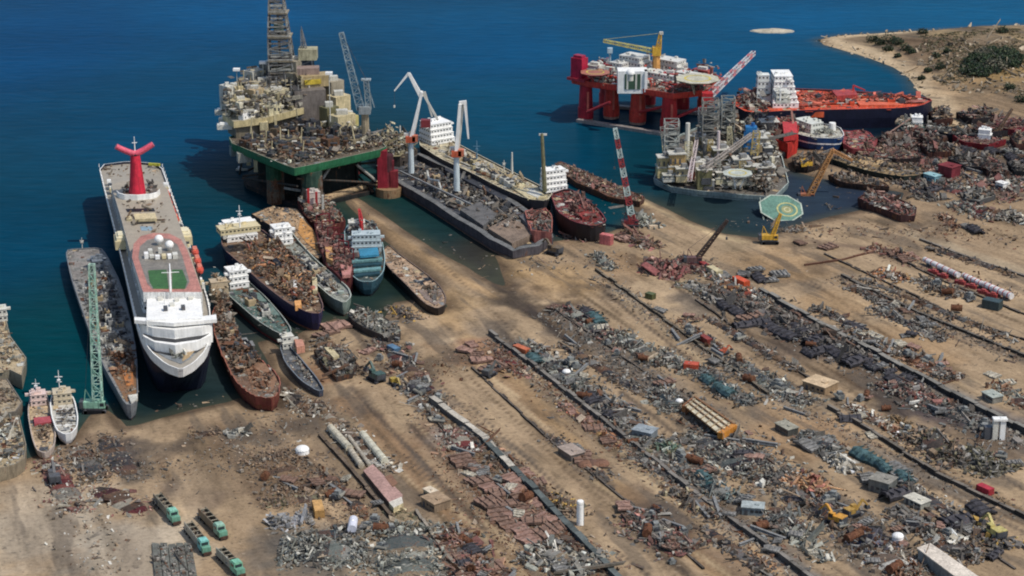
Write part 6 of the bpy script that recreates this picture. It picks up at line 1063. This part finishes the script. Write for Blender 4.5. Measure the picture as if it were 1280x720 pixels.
for lab, a, b, w, n, pal in [('grey scrap row between the ribbed section and long grey wall', (790,545), (880,605), 13, 320, P_GREY+P_BLUE+P_BRN), ('dull mixed row running below the row of black scrap with white flecks', (700,430), (800,490), 9, 240, P_GREY+P_BRN+P_DARK), ('brown and grey row on the near side of the burnt field', (880,395), (1000,465), 7, 220, P_BRN+P_DARK+P_GREY), ('dusty grey row climbing along the crane road', (940,580), (1090,680), 10, 330, P_GREY+P_BRN+P_DARK), ('dusty row beside the far kerb and pale road', (1160,310), (1270,345), 6, 150, P_BRN+P_DARK), ('dusty brown row on the upper side of rail beam', (1080,350), (1270,428), 5, 190, P_BRN+P_GREY), ('brown row at the upper edge of the rusty plates lane', (600,540), (690,625), 5, 180, P_RUST+P_BRN), ('dark row across the sand from the wall to the black machine', (1120,600), (1200,650), 9, 220, P_DARK+P_GREY+P_WHT), ('rust and grey row beside the far pool bank', (1150,225), (1230,252), 9, 180, P_MAR+P_DARK), ('dark dump row along the far sand road edge', (1110,225), (1160,238), 8, 120, P_DARK+P_BRN), ('grey-brown dump covering the upper right terrace', (1200,205), (1285,226), 16, 300, P_DARK+P_MAR+P_GREY), ('maroon and black dump behind the brown wreck', (1100,165), (1160,180), 12, 220, P_MAR+P_DARK), ('thin dusty row from the small excavator along the brown road', (520,470), (640,600), 4, 170, P_BRN+P_GREY), ('dusty debris row at the bottom centre track', (640,620), (760,715), 6, 200, P_BRN+P_RUST), ('grey debris row at the bottom beside the rusty stain', (880,660), (960,720), 8, 170, P_BRN+P_DARK)]: H(lab, a, b, w, n, 1.05, pal, 1.5)
# --- loose litter that nobody could count
def litter(pts, w, n, size, pal, name='loose_scrap'):
    P = []; W = [gat(*p)[:2] for p in pts]; L = [np.linalg.norm(b-a) for a, b in zip(W[:-1], W[1:])]
    for (a, b), l in zip(zip(W[:-1], W[1:]), L):
        k = int(n*l/sum(L)); e = (b-a)/l; nn = np.array([-e[1], e[0]]); P.append(a + np.outer(RNG.random(k)*l, e) + np.outer(RNG.normal(0, w*.32, k), nn))
    return np.vstack(P)
m = M()
for pts, w, n, s, pal in [([(610,425),(860,620),(1000,720)], 14, 2200, .5, P_GREY+P_RUST), ([(540,510),(700,680),(760,720)], 20, 1500, .5, P_RUST+P_BRN), ([(745,345),(960,494),(1280,645)], 12, 1500, .5, P_BRN+P_GREY), ([(910,360),(1100,465),(1280,560)], 20, 2200, .6, P_DARK+P_GREY), ([(1050,345),(1280,450)], 15, 1100, .55, P_DARK+P_BRN), ([(690,390),(900,540),(1110,690)], 19, 2600, .55, P_GREY+P_DARK), ([(1090,310),(1270,372)], 16, 380, .6, P_BRN+P_MAR), ([(1100,190),(1280,250)], 30, 1300, .8, P_DARK+P_MAR), ([(960,600),(1160,720)], 24, 1600, .55, P_GREY+P_BRN), ([(320,560),(420,640),(500,700)], 24, 1300, .45, P_BRN), ([(60,560),(160,600),(300,560),(400,500)], 26, 1100, .45, P_BRN+P_GREY), ([(100,600),(130,720)], 18, 260, .5, P_BRN+P_WHT), ([(400,440),(500,470),(620,440)], 26, 450, .5, P_BRN+P_RUST), ([(640,330),(760,330),(900,330)], 26, 320, .55, P_BRN+P_GREY), ([(1000,290),(1160,290),(1280,300)], 24, 420, .6, P_BRN+P_RUST), ([(560,560),(600,640),(700,720)], 18, 900, .5, P_RUST), ([(1160,150),(1290,180)], 30, 420, .9, P_DARK+P_BRN)]:
    P = litter(pts, w, n, s, pal); z, d = height(P); k = d > 3; m.pieces(P[k], z[k] - .05, s, pal)
tag(m.build('loose_scrap', MS), kind='stuff')
# --- cut hull panels: a few kinds, copied along the rows
def panel(name, label, group, col, L, W, ribs, thick=.35, curve=0.):
    r = thing(name, (0,0,0), label, 'steel plate', group); m = M(); n = 7
    rows = [[(x, -W/2 + W*k/(n-1), .9 + curve*(1-(2*k/(n-1)-1)**2)) for k in range(n)] for x in np.linspace(-L/2, L/2, 5)]
    R = [np.array([[x + RNG.normal(0, .18), y + RNG.normal(0, .22), z + RNG.normal(0, .2)] for x, y, z in row]) for row in rows]
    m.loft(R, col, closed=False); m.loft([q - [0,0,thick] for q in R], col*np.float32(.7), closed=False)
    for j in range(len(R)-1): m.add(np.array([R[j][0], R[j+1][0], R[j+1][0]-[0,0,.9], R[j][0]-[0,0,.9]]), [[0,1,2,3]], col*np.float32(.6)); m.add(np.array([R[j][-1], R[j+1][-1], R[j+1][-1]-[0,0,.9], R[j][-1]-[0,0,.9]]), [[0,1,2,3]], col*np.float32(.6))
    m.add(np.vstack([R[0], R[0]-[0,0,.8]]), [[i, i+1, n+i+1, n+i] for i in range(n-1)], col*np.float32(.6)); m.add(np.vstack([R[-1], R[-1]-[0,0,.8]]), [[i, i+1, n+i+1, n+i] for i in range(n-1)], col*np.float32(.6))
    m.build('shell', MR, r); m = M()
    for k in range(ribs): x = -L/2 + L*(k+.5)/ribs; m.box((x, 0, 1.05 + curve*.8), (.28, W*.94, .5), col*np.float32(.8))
    m.build('ribs', MR, r); return r
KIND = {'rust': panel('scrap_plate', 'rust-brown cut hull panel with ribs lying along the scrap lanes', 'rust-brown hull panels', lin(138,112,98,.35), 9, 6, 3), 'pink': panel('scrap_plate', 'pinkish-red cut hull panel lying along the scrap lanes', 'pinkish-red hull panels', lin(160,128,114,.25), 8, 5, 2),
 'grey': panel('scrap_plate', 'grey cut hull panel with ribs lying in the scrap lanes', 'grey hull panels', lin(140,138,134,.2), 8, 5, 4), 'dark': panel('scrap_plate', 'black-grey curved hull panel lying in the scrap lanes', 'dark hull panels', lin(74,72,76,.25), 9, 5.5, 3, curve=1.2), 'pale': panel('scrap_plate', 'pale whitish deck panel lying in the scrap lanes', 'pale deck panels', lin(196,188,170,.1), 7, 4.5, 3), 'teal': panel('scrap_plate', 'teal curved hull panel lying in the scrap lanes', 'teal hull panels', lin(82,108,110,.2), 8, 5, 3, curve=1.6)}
USED = set(); LA = lane_ang((610,420), (1005,718))
def put(kind, px, py, s=1., da=0., tilt=0., lift=0.):
    o = KIND[kind]
    if kind in USED: o = copy_tree(o)
    USED.add(kind); p = gat(px, py); o.location = Vector(p + [0,0,-.1 + lift]); o.rotation_euler = (tilt, RNG.normal(0, .05), LA + da + RNG.normal(0, .22)); o.scale = (s*RNG.uniform(.75, 1.1), s*RNG.uniform(.7, 1.2), s); return o
for k, px, py, s in [('rust',578,578,1.3),('rust',590,586,1.1),('pale',586,594,.9),('pink',640,602,1.2),('rust',600,602,1.1),('pink',612,612,1.),('rust',626,618,1.1),('rust',612,630,1.2),('pink',644,612,1.1),('rust',634,632,1.),('rust',650,626,1.),('rust',624,644,1.1),('pink',642,646,1.1),('rust',658,640,1.1),('pink',668,632,1.1),('rust',638,658,1.1),('pink',652,664,1.2),('rust',668,654,1.1),('pink',660,676,1.1),('rust',680,668,1.1),('rust',694,662,1.),('pink',684,650,1.),('rust',676,644,.9),('grey',604,591,.9),('pink',656,592,1.),('rust',668,606,.9),
 ('rust',560,690,1.1),('pink',572,684,1.1),('rust',582,700,1.2),('dark',592,692,1.),('pink',596,714,1.2),('rust',578,716,1.2),('rust',610,712,1.1),
 ('pink',590,432,1.1),('pink',582,440,1.),('pink',602,452,1.1),('rust',616,462,1.1),('rust',596,446,1.),('pink',420,410,1.4),('rust',408,418,1.2),('pink',460,440,1.),
 ('dark',905,385,1.2),('dark',922,392,1.1),('rust',938,398,1.3),('dark',952,405,1.2),('dark',966,412,1.1),('dark',930,408,1.1),('dark',984,422,1.2),('dark',1000,415,1.2),('dark',1015,430,1.3),('dark',1030,440,1.2),('dark',1048,446,1.2),('dark',1012,444,1.1),('dark',1066,455,1.2),('dark',1090,462,1.),('rust',960,395,1.),('rust',1005,402,.9),('dark',1120,478,1.2),('dark',1140,486,1.2),('rust',1155,494,1.),
 ('grey',930,345,1.2),('grey',945,338,1.),('grey',905,345,1.),('pale',892,341,1.2),('pale',876,338,1.1),('grey',975,345,1.3),('grey',962,352,1.),('dark',950,350,1.1),('pale',1076,418,1.2),('pale',1092,422,1.1),('pale',1124,432,1.1),('grey',1140,446,1.),('dark',1068,412,1.1),
 ('teal',1078,572,1.2),('teal',1092,580,1.2),('teal',1105,588,1.1),('teal',905,492,1.2),('teal',885,478,1.1),('grey',1010,560,1.2),('grey',1026,552,1.3),('grey',1120,590,1.3),('grey',1098,608,1.2),('grey',1136,604,1.1),('dark',1118,622,1.4),('grey',1085,600,1.),('pale',1090,545,.9),('pale',1075,522,.9),('teal',1130,600,1.1),('dark',1195,655,1.4),('grey',1210,662,1.1),('dark',1225,640,1.2),('teal',880,600,1.1),('teal',668,452,1.1),('dark',740,502,1.1),('grey',756,506,1.),('dark',768,522,1.1),('grey',780,530,1.),('pale',710,468,.8),('teal',745,402,1.2),('pale',752,412,1.2),('pale',760,420,.9),('dark',735,392,.9),
 ('grey',718,565,1.3),('rust',728,574,1.1),('pink',706,508,.8),('pink',715,516,.8),('rust',742,536,.8),('pink',735,526,1.),('rust',760,552,.8),('pale',1005,676,1.),('pale',1012,690,1.),('grey',1000,666,1.),('grey',1150,655,1.),('pale',1240,470,.9),('pale',1260,480,.9),('pink',780,300,1.2),('rust',800,300,1.1),('rust',1000,305,.8),('rust',1035,310,.9),('rust',1115,318,1.),('rust',1130,326,1.1),('pink',1140,322,1.),('grey',1210,285,1.2),('dark',1218,290,1.2),('dark',1165,240,1.2),('dark',1185,190,1.3),('dark',1210,192,1.3),('dark',1240,192,1.3),('rust',1225,200,1.2),('dark',1265,200,1.3),('dark',1280,207,1.3),('pink',1160,186,1.3),('pink',1130,188,1.),('rust',1195,170,1.2),('dark',1170,178,1.2),('grey',1248,158,1.2),('pale',420,548,.7),('pale',560,536,.8),('pale',540,526,.7),('grey',700,710,1.2),('pale',715,700,1.2),('pale',690,700,1.),('grey',728,712,1.1)]:
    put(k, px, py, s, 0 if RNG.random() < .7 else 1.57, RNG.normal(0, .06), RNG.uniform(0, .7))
ROWS = [[(650,428),(740,495),(860,590),(980,690)], [(545,535),(620,600),(700,690)], [(715,392),(800,450),(900,530),(1000,600),(1120,690)], [(840,400),(900,440),(1010,510)], [(900,365),(980,405),(1080,460),(1160,500),(1240,535)], [(1060,500),(1140,550),(1250,590)], [(1060,410),(1130,445),(1200,480)], [(1070,365),(1170,420)], [(1000,600),(1060,660),(1130,715)], [(1120,640),(1250,690)], [(480,430),(545,505)], [(560,670),(610,725)], [(340,600),(440,620),(500,690)], [(790,630),(850,690)], [(1170,200),(1275,235)], [(1160,350),(1240,395)]]
def on_row():
    R_ = ROWS[RNG.choice(len(ROWS), p=np.array([len(r) + (r[-1][1] > 450) for r in ROWS]) / sum(len(r) + (r[-1][1] > 450) for r in ROWS))]; i = RNG.integers(0, len(R_)-1); t = RNG.random(); a, b = np.array(R_[i], float), np.array(R_[i+1], float); q = a + (b-a)*t + RNG.normal(0, 1, 2)*np.array([13, 9]); return q
for _ in range(125): q = on_row(); put(['grey','rust','dark','pale','grey','rust','pink','grey'][RNG.integers(0, 8)], q[0], q[1], RNG.uniform(.5, .95), RNG.uniform(0, 3), RNG.normal(0, .15), RNG.uniform(.1, 1.4))
def beam_thing():
    r = thing('steel_girder', (0,0,0), 'long bare steel girder lying loose in the scrap rows', 'girder', 'steel girders in the scrap rows'); m = M(); m.boxz(0,0,.1,11,.25,.8,STEEL); m.build('web', MR, r); m = M(); m.boxz(0,0,.9,11,.9,.15,STEEL); m.boxz(0,0,0,11,.9,.12,STEEL); m.build('flange', MR, r); return r
def block_thing():
    r = thing('machine_block', (0,0,0), 'grey machinery block with a fat pipe dumped in the scrap rows', 'machinery', 'machinery blocks in the scrap rows'); m = M(); m.boxz(0,0,0,3.4,2.4,1.8,lin(118,120,118,.3)); m.boxz(.3,.2,1.8,1.8,1.6,.9,lin(140,142,138,.3)); m.boxz(-1,0,1.8,.6,1.8,.5,DSTEEL); m.build('casing', MS, r); m = M(); m.tube((-2.4,1.,1.),(1.8,1.5,1.2),.55,.55,lin(150,146,134,.3),10); m.tube((1.9,0,.9),(2.5,0,.9),.8,.8,DSTEEL,12); m.build('pipe', MS, r); return r
def drum_thing():
    r = thing('boiler_shell', (0,0,0), 'rusty boiler drum lying on its side in the scrap rows', 'boiler', 'boiler drums in the scrap rows'); m = M(); m.tube((-2.6,0,1.3),(2.6,0,1.3),1.3,1.3,RUST,14); m.build('drum', MR, r); m = M(); [m.tube((x-.1,0,1.3),(x+.1,0,1.3),1.4,1.4,RUST2,14) for x in (-2.4,0,2.4)]; m.tube((.6,0,2.4),(.6,0,3.1),.4,.4,RUST2,8); m.build('rings', MR, r); return r
for fn, n in ((beam_thing, 70), (block_thing, 60), (drum_thing, 26)):
    p0_ = fn()
    for i in range(n):
        o = p0_ if i == 0 else copy_tree(p0_); q = on_row(); o.location = Vector(gat(*q) + [0,0,RNG.uniform(-.1, 1.)]); o.rotation_euler = (RNG.normal(0, .1), RNG.normal(0, .1), RNG.uniform(0, 6.3) if fn is not beam_thing else LA + RNG.normal(0, .7)); k = RNG.uniform(.7, 1.25); o.scale = (k*RNG.uniform(.8, 1.2), k, k)
# --- cabins, containers, tanks
def cabin(label, px, py, L, W, h, col, roof, da=0., name='cabin', door=True, cat='cabin', z=0.):
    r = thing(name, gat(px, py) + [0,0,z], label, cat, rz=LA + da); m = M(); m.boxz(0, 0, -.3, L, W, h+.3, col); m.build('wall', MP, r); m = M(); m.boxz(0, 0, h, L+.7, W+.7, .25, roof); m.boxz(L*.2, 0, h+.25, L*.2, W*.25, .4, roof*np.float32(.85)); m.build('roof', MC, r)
    if door: m = M(); m.boxz(-L*.3, -W/2-.05, 0, 1.1, .1, 2.1, DSTEEL); m.build('door', MP, r); g = M(); [g.boxz(x, -W/2-.05, 1.2, 1.2, .1, .9, BLACK) for x in (-.02*L, .2*L, .38*L)]; g.boxz(-L/2-.05, 0, 1.2, .1, 1.4, .9, BLACK); g.build('window', MG, r)
    return r
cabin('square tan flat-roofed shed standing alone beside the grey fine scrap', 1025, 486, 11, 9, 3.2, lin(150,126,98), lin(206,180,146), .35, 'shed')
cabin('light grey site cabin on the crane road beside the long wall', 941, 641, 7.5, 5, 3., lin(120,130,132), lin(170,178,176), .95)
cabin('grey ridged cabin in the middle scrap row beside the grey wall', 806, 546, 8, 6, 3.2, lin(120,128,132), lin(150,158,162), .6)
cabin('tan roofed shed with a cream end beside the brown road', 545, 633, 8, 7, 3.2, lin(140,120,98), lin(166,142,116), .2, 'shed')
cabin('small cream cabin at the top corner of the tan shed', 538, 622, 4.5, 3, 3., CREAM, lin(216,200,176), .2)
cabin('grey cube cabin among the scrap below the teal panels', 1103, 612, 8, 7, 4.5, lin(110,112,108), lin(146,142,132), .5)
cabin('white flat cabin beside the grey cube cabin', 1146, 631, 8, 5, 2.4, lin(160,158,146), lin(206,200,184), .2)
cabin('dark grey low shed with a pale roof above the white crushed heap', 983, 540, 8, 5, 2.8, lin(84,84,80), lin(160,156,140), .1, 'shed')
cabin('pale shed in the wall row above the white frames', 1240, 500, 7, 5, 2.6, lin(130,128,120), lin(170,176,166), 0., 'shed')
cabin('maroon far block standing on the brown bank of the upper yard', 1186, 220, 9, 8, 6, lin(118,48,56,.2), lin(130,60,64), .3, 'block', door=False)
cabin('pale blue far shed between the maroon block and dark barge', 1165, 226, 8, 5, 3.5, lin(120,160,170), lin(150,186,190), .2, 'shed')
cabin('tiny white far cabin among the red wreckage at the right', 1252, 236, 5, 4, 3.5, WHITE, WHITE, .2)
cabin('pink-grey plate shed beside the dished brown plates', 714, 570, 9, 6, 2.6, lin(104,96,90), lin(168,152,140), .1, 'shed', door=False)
def container(label, px, py, col, da, L=7, W=2.6, h=2.6):
    r = thing('container', gat(px, py), label, 'container', rz=LA+da); m = M(); m.boxz(0, 0, 0, L, W, h, col)
    for k in range(int(L/.8)): m.boxz(-L/2+.4+.8*k, 0, .15, .25, W+.12, h-.3, col*np.float32(.86))
    m.build('body', MP, r); m = M(); m.boxz(L/2+.04, 0, .15, .08, W*.9, h*.9, col*np.float32(.7)); m.build('door', MP, r); return r
container('beige container standing on end of the olive rubbish strip', 398, 641, lin(206,160,98), -.25, 9, 3.4, 3)
container('dark red container beside the thin wall on the sand', 882, 428, lin(140,62,52), 0.)
container('orange-red container at the end of the bright grey crushed metal', 864, 461, lin(190,84,58), .9, 6, 4, 2.6)
container('bright orange container in the pale scrap row below the dark crane', 926, 356, lin(214,90,52), .1, 9, 3.5, 3.)
container('cream container with a dark shaded side at the head of the pale row', 893, 343, CREAM, 0., 9, 3.5, 3)
container('red container beside the pale pieces at the right end of the thin wall', 1231, 616, lin(176,52,62), .2, 6, 3)
container('pink container standing up at the head of the thin wall', 758, 305, lin(206,120,116), .6, 6, 3.4, 5)
container('blue container beside the red and grey scrap line', 492, 440, lin(92,124,150), .2, 6, 3)
container('orange container beside the small excavator at the top of the long wall', 652, 440, lin(196,110,74), .3, 8, 3, 2.4)
container('small red container below the red debris on the sand track', 880, 335, lin(150,60,56), 0., 5, 2.6)
container('green tank container sitting on the thin wall', 813, 373, lin(90,96,60), .4, 4, 3, 2.6)
container('dark-green container low in the row behind the bright white heap', 1240, 385, lin(60,76,78), .5, 8, 5, 4)
def tube_thing(name, label, cat, a, b, r_, col, lift=0., group=None, bands=None):
    p, q = gat(*a), gat(*b); t = thing(name, p, label, cat, group); d = q - p; m = M(); m.tube((0,0,r_+lift), d + [0,0,r_+lift], r_, r_, col, 12); o = m.build('barrel', MP, t); m = M()
    for k in range(6): c = d*(k+.5)/6; an = d/np.linalg.norm(d); m.tube(c - an*.25 + [0,0,r_+lift], c + an*.25 + [0,0,r_+lift], r_*1.06, r_*1.06, col*np.float32(.8) if bands is None else bands, 12, cap=False)
    m.build('flange', MP, t); m = M()
    for k in range(3): c = d*(k+.5)/3; m.boxz(c[0], c[1], -.2, 1.2, 2*r_+.8, .5+lift+r_*.4, DSTEEL, math.atan2(d[1], d[0]))
    m.build('cradle', MS, t)
tube_thing('steel_pipe', 'long cream pipe lying farthest to the water in the pipe lane', 'pipe', (413,539), (437,565), 1.5, lin(206,196,172,.05))
tube_thing('steel_pipe', 'long cream pipe along the outer side of the pipe lane', 'pipe', (453,547), (481,581), 1.5, lin(206,200,178,.05))
tube_thing('steel_pipe', 'thinner pipe lying between the two big cream pipes', 'pipe', (436,548), (462,584), .8, lin(176,166,148,.1))
tube_thing('steel_pipe', 'short pale pipe at the head of the pink deck', 'pipe', (438,566), (452,586), 1.2, lin(190,178,156,.1))
tube_thing('steel_pipe', 'white pipe with red cradles, first length of the pipeline', 'pipe', (1155,330), (1198,350), 1.3, lin(226,220,216), 1., bands=RED)
tube_thing('steel_pipe', 'white pipe with red cradles, middle length of the pipeline', 'pipe', (1204,350), (1232,363), 1.3, lin(226,220,216), 1., bands=RED)
tube_thing('steel_pipe', 'white pipe with red cradles, last and widest length of the pipeline', 'pipe', (1230,362), (1264,377), 1.5, lin(226,222,218), 1., bands=RED)
for k, (px, py) in enumerate(((1166,342),(1178,347),(1200,355),(1214,360),(1228,367),(1240,371))):
    m = M(); m.boxz(0,0,0,5,2,1.6,lin(146,62,60,.2),LA+.5); m.boxz(.5,0,1.6,2,1.4,.6,lin(170,84,78,.2),LA+.5); o = m.build('red_cradle_box', MP, None, Vector(gat(px, py))); tag(o, 'dark red steel box in the row beneath the white pipeline', 'steel box', 'red boxes under the pipeline')
def tank(label, px, py, r_, h, col, name='tank', dome=True):
    t = thing(name, gat(px, py), label, 'tank'); m = M(); m.tube((0,0,-.2),(0,0,h), r_, r_*.98, col, 18); 
    if dome: m.dome((0,0,h), r_*.98, col, .5, 18)
    m.build('shell', MW, t); m = M(); m.tube((0,0,h*.9),(0,0,h*.96), r_*1.04, r_*1.04, col*np.float32(.85), 18); m.boxz(r_, 0, 0, .3, .6, h, STEEL); m.build('ladder_and_ring', MW, t)
tank('white dome tank on the sand beside the pebbled brown heap', 378, 566, 2.6, 1.6, WHITE)
tank('tall slim white cylinder tower beside the dark lane wall', 725, 656, 1.25, 9., WHITE, 'cylinder_tower')
tank('white drum lying bright in the upper wall row', 708, 469, 1.7, 1.8, WHITE, 'drum'); tank('small white drum among the black scrap near the ribbed panel', 849, 505, 1.5, 1.5, WHITE, 'drum')
tank('white drum at the end of the mixed heap by the yellow excavators', 1122, 676, 2., 2., WHITE, 'drum')
t = thing('tank_trailer', gat(441, 662), 'white rounded tank trailer parked at the edge of the grey-green heap', 'trailer', rz=LA-.45); m = M(); m.tube((-4,0,2),(4,0,2), 1.6, 1.6, lin(206,206,214), 14); m.dome((0,0,3.3), .6, WHITE); m.build('barrel', MW, t); m = M(); m.boxz(0,0,.5,8.5,2.2,.5,DSTEEL); m.build('chassis', MS, t)
for xx in (-3,-1.8,2.6):
    for sg in (1,-1): m = M(); m.tube((xx, sg*.8, .5),(xx, sg*1.3, .5), .5, .5, BLACK, 10); m.build('wheel', MS, t)
t = thing('white_tower', gat(1248, 549), 'white twin-post tower at the far end of the broad paved wall', 'tower'); m = M(); m.boxz(1.2,0,0,2,2,9,WHITE); m.build('post', MW, t); m = M(); m.boxz(-1.6,0,0,2,2,8,OFFW); m.build('post', MW, t); m = M(); m.boxz(0,0,8,5.4,3,.8,WHITE); m.boxz(-4,1,0,3,3,5,DSTEEL); m.build('beam', MW, t)
# ribbed pale panel with orange ends
c = gat(888, 524); t = thing('deck_section', c, 'large pale ribbed deck section with orange ends raised on the scrap row', 'ship section'); L_ = lambda px, py, z=4.: at(px, py, c[2]+z) - c
Q = [L_(856,507), L_(868,497), L_(918,532), L_(900,543)]; m = M(); m.prism(np.array(Q)[:, :2], 3.4, 4., lin(160,110,60,.3), lin(206,196,170,.05)); m.build('plating', MP, t); m = M()
for k in range(7): f = (k+.3)/7; a, b = Q[0]+(Q[3]-Q[0])*f, Q[1]+(Q[2]-Q[1])*f; m.beam(a+[0,0,.25], b+[0,0,.25], .45, lin(170,150,120,.2))
for f in (.33, .66): a, b = Q[0]+(Q[1]-Q[0])*f, Q[3]+(Q[2]-Q[3])*f; m.beam(a+[0,0,.4], b+[0,0,.4], .5, lin(132,104,76,.3))
m.beam(Q[1]+[0,0,.4], Q[2]+[0,0,.4], .7, lin(140,100,66,.3)); m.build('ribs', MP, t); m = M(); m.beam(Q[3]+[0,0,-.6], Q[2]+[0,0,-.6], 2.4, lin(196,130,54,.2)); m.beam(Q[0]+[0,0,-1.6], Q[1]+[0,0,-1.6], 2.6, lin(150,100,60,.2)); m.build('orange_end', MP, t)
m = M(); [m.beam(q*[.94,.94,0]+[0,0,-.3], q*[.94,.94,1], .7, RUST) for q in Q]; m.build('prop', MS, t)
c = gat(852, 530); t = thing('steel_sheet', c, 'flat orange-brown sheet on the sand beside the ribbed deck section', 'steel sheet'); m = M(); m.prism(np.array([L_(838,521,.6), L_(852,514,.6), L_(868,530,.6), L_(860,539,.6)])[:, :2] + (gat(888,524) - c)[:2], .1, .5, lin(150,96,58,.2), lin(190,126,74,.2)); m.build('sheet', MP, t); m = M(); m.box((0,0,.6), (5,.3,.3), RUST, LA); m.box((-1,1.2,.6), (4,.3,.3), RUST, LA); m.build('stiffener', MP, t)
c = gat(480, 606); t = thing('deck_section', c, 'long pink flat deck section with a brown patch below the cream pipes', 'ship section'); K = lambda px, py, z=2.2: at(px, py, c[2]+z) - c
m = M(); m.prism(np.array([K(454,588), K(466,580), K(503,618), K(503,622), K(489,631)])[:, :2], -.3, 2.2, lin(84,70,66,.2), lin(176,140,128,.08)); m.build('plating', MP, t); m = M(); m.prism(np.array([K(481,596,2.25), K(489,593,2.25), K(497,604,2.25), K(491,609,2.25)])[:, :2], 2.2, 2.35, RUST, lin(136,100,76,.3)); m.build('rust_patch', MP, t); m = M(); m.prism(np.array([K(486,628,2.4), K(502,621,2.4), K(504,629,2.4), K(492,635,2.4)])[:, :2], 0, 2.5, CREAM, lin(214,206,190)); m.build('white_end', MP, t)
c = gat(742, 582); t = thing('dished_plate', c, 'round dished brown plates nested beside the plate shed', 'steel plate')
for k in range(3): m = M(); m.dome((2.6*k-2.6, .6*k, .2), 3.4, [lin(140,104,84,.4), lin(120,92,78,.4), lin(132,98,80,.4)][k], .45, 16); m.build('dish', MR, t)
c = gat(1180, 702); t = thing('long_building', c, 'long low white-roofed building with a dark ribbon of windows at the bottom right', 'building'); B_ = lambda px, py, z=4.5: at(px, py, c[2]+z) - c
m = M(); m.prism(np.array([B_(1148,686), B_(1163,680), B_(1240,733), B_(1222,740)])[:, :2], -.5, 4.2, lin(120,124,124), lin(196,188,176)); m.build('wall', MC, t); m = M(); m.prism(np.array([B_(1146,685), B_(1163,679), B_(1241,733), B_(1221,741)])[:, :2], 4.2, 4.6, lin(206,198,184), lin(216,204,188)); m.build('roof', MC, t)
g = M(); a, b = B_(1148,686,3), B_(1222,740,3); an = math.atan2(*(b-a)[:2][::-1])
for k in range(14): q = a + (b-a)*(k+.5)/14; g.box((q[0], q[1], 2.6), (2., .2, 1.6), BLACK, an)
g.build('window_row', MG, t)
c = gat(207, 700); t = thing('sheet_stack', c, 'rows of grey corrugated sheets stacked flat beside the mint-cabbed trucks', 'stack'); T_ = lambda px, py: at(px, py, c[2]+1) - c
for k in range(5): m = M(); x = 190+10*k; m.prism(np.array([T_(x,680-1.2*abs(k-2)), T_(x+9,679), T_(x+14+k,728), T_(x+4+k,728)])[:, :2], -.2, .9+.25*(k % 2), lin(84,84,78,.2), lin(112,112,104,.15)); m.pieces(inpoly(np.array([T_(x+1,682), T_(x+8,682), T_(x+13+k,726), T_(x+5+k,726)])[:, :2], 40), np.full(40, .9+.25*(k % 2)), .7, P_GREY+P_DARK, tilt=.08, ang=LA, spread=.2); m.build('sheet_row', MS, t)
# lamp poles are too small to read; a moored buoy line and two work launches finish the water
for px, py, lab in ((298,190,'tiny white launch on the dark water beside the drilling rig'), (302,213,'tiny grey launch below the white one beside the drilling rig')):
    t = thing('launch', at(px, py, 0), lab, 'boat'); m = M(); A = [np.array([[x, -w, .9], [x, -w*.6, -.3], [x, w*.6, -.3], [x, w, .9]]) for x, w in ((-3,1.1),(0,1.3),(2,1.),(3.6,.1))]; m.loft(A, OFFW, closed=False); m.boxz(0, 0, .5, 5, 2, .1, CREAM); m.build('hull', MW, t); m = M(); m.boxz(-.8, 0, .6, 2, 1.6, 1.5, WHITE); m.build('wheelhouse', MW, t)
t = thing('small_island', at(966, 39, 0), 'low pale rocky islet far out on the sea', 'islet'); m = M(); R_ = []
for r_, z in ((1,-.5),(.8,.5),(.45,1.1),(.1,1.4)): A = np.linspace(0, 2*np.pi, 20, endpoint=False); R_.append(np.c_[(17.*np.cos(A) + RNG.normal(0,.8,20))*r_, (8*np.sin(A) + RNG.normal(0,.6,20))*r_, np.full(20, z) + RNG.normal(0, .15, 20)])
m.loft(R_, [lin(150,150,140), lin(186,176,156), lin(186,176,156)], cap1=True, capcol=lin(186,176,156)); m.build('rocks', MC, t)
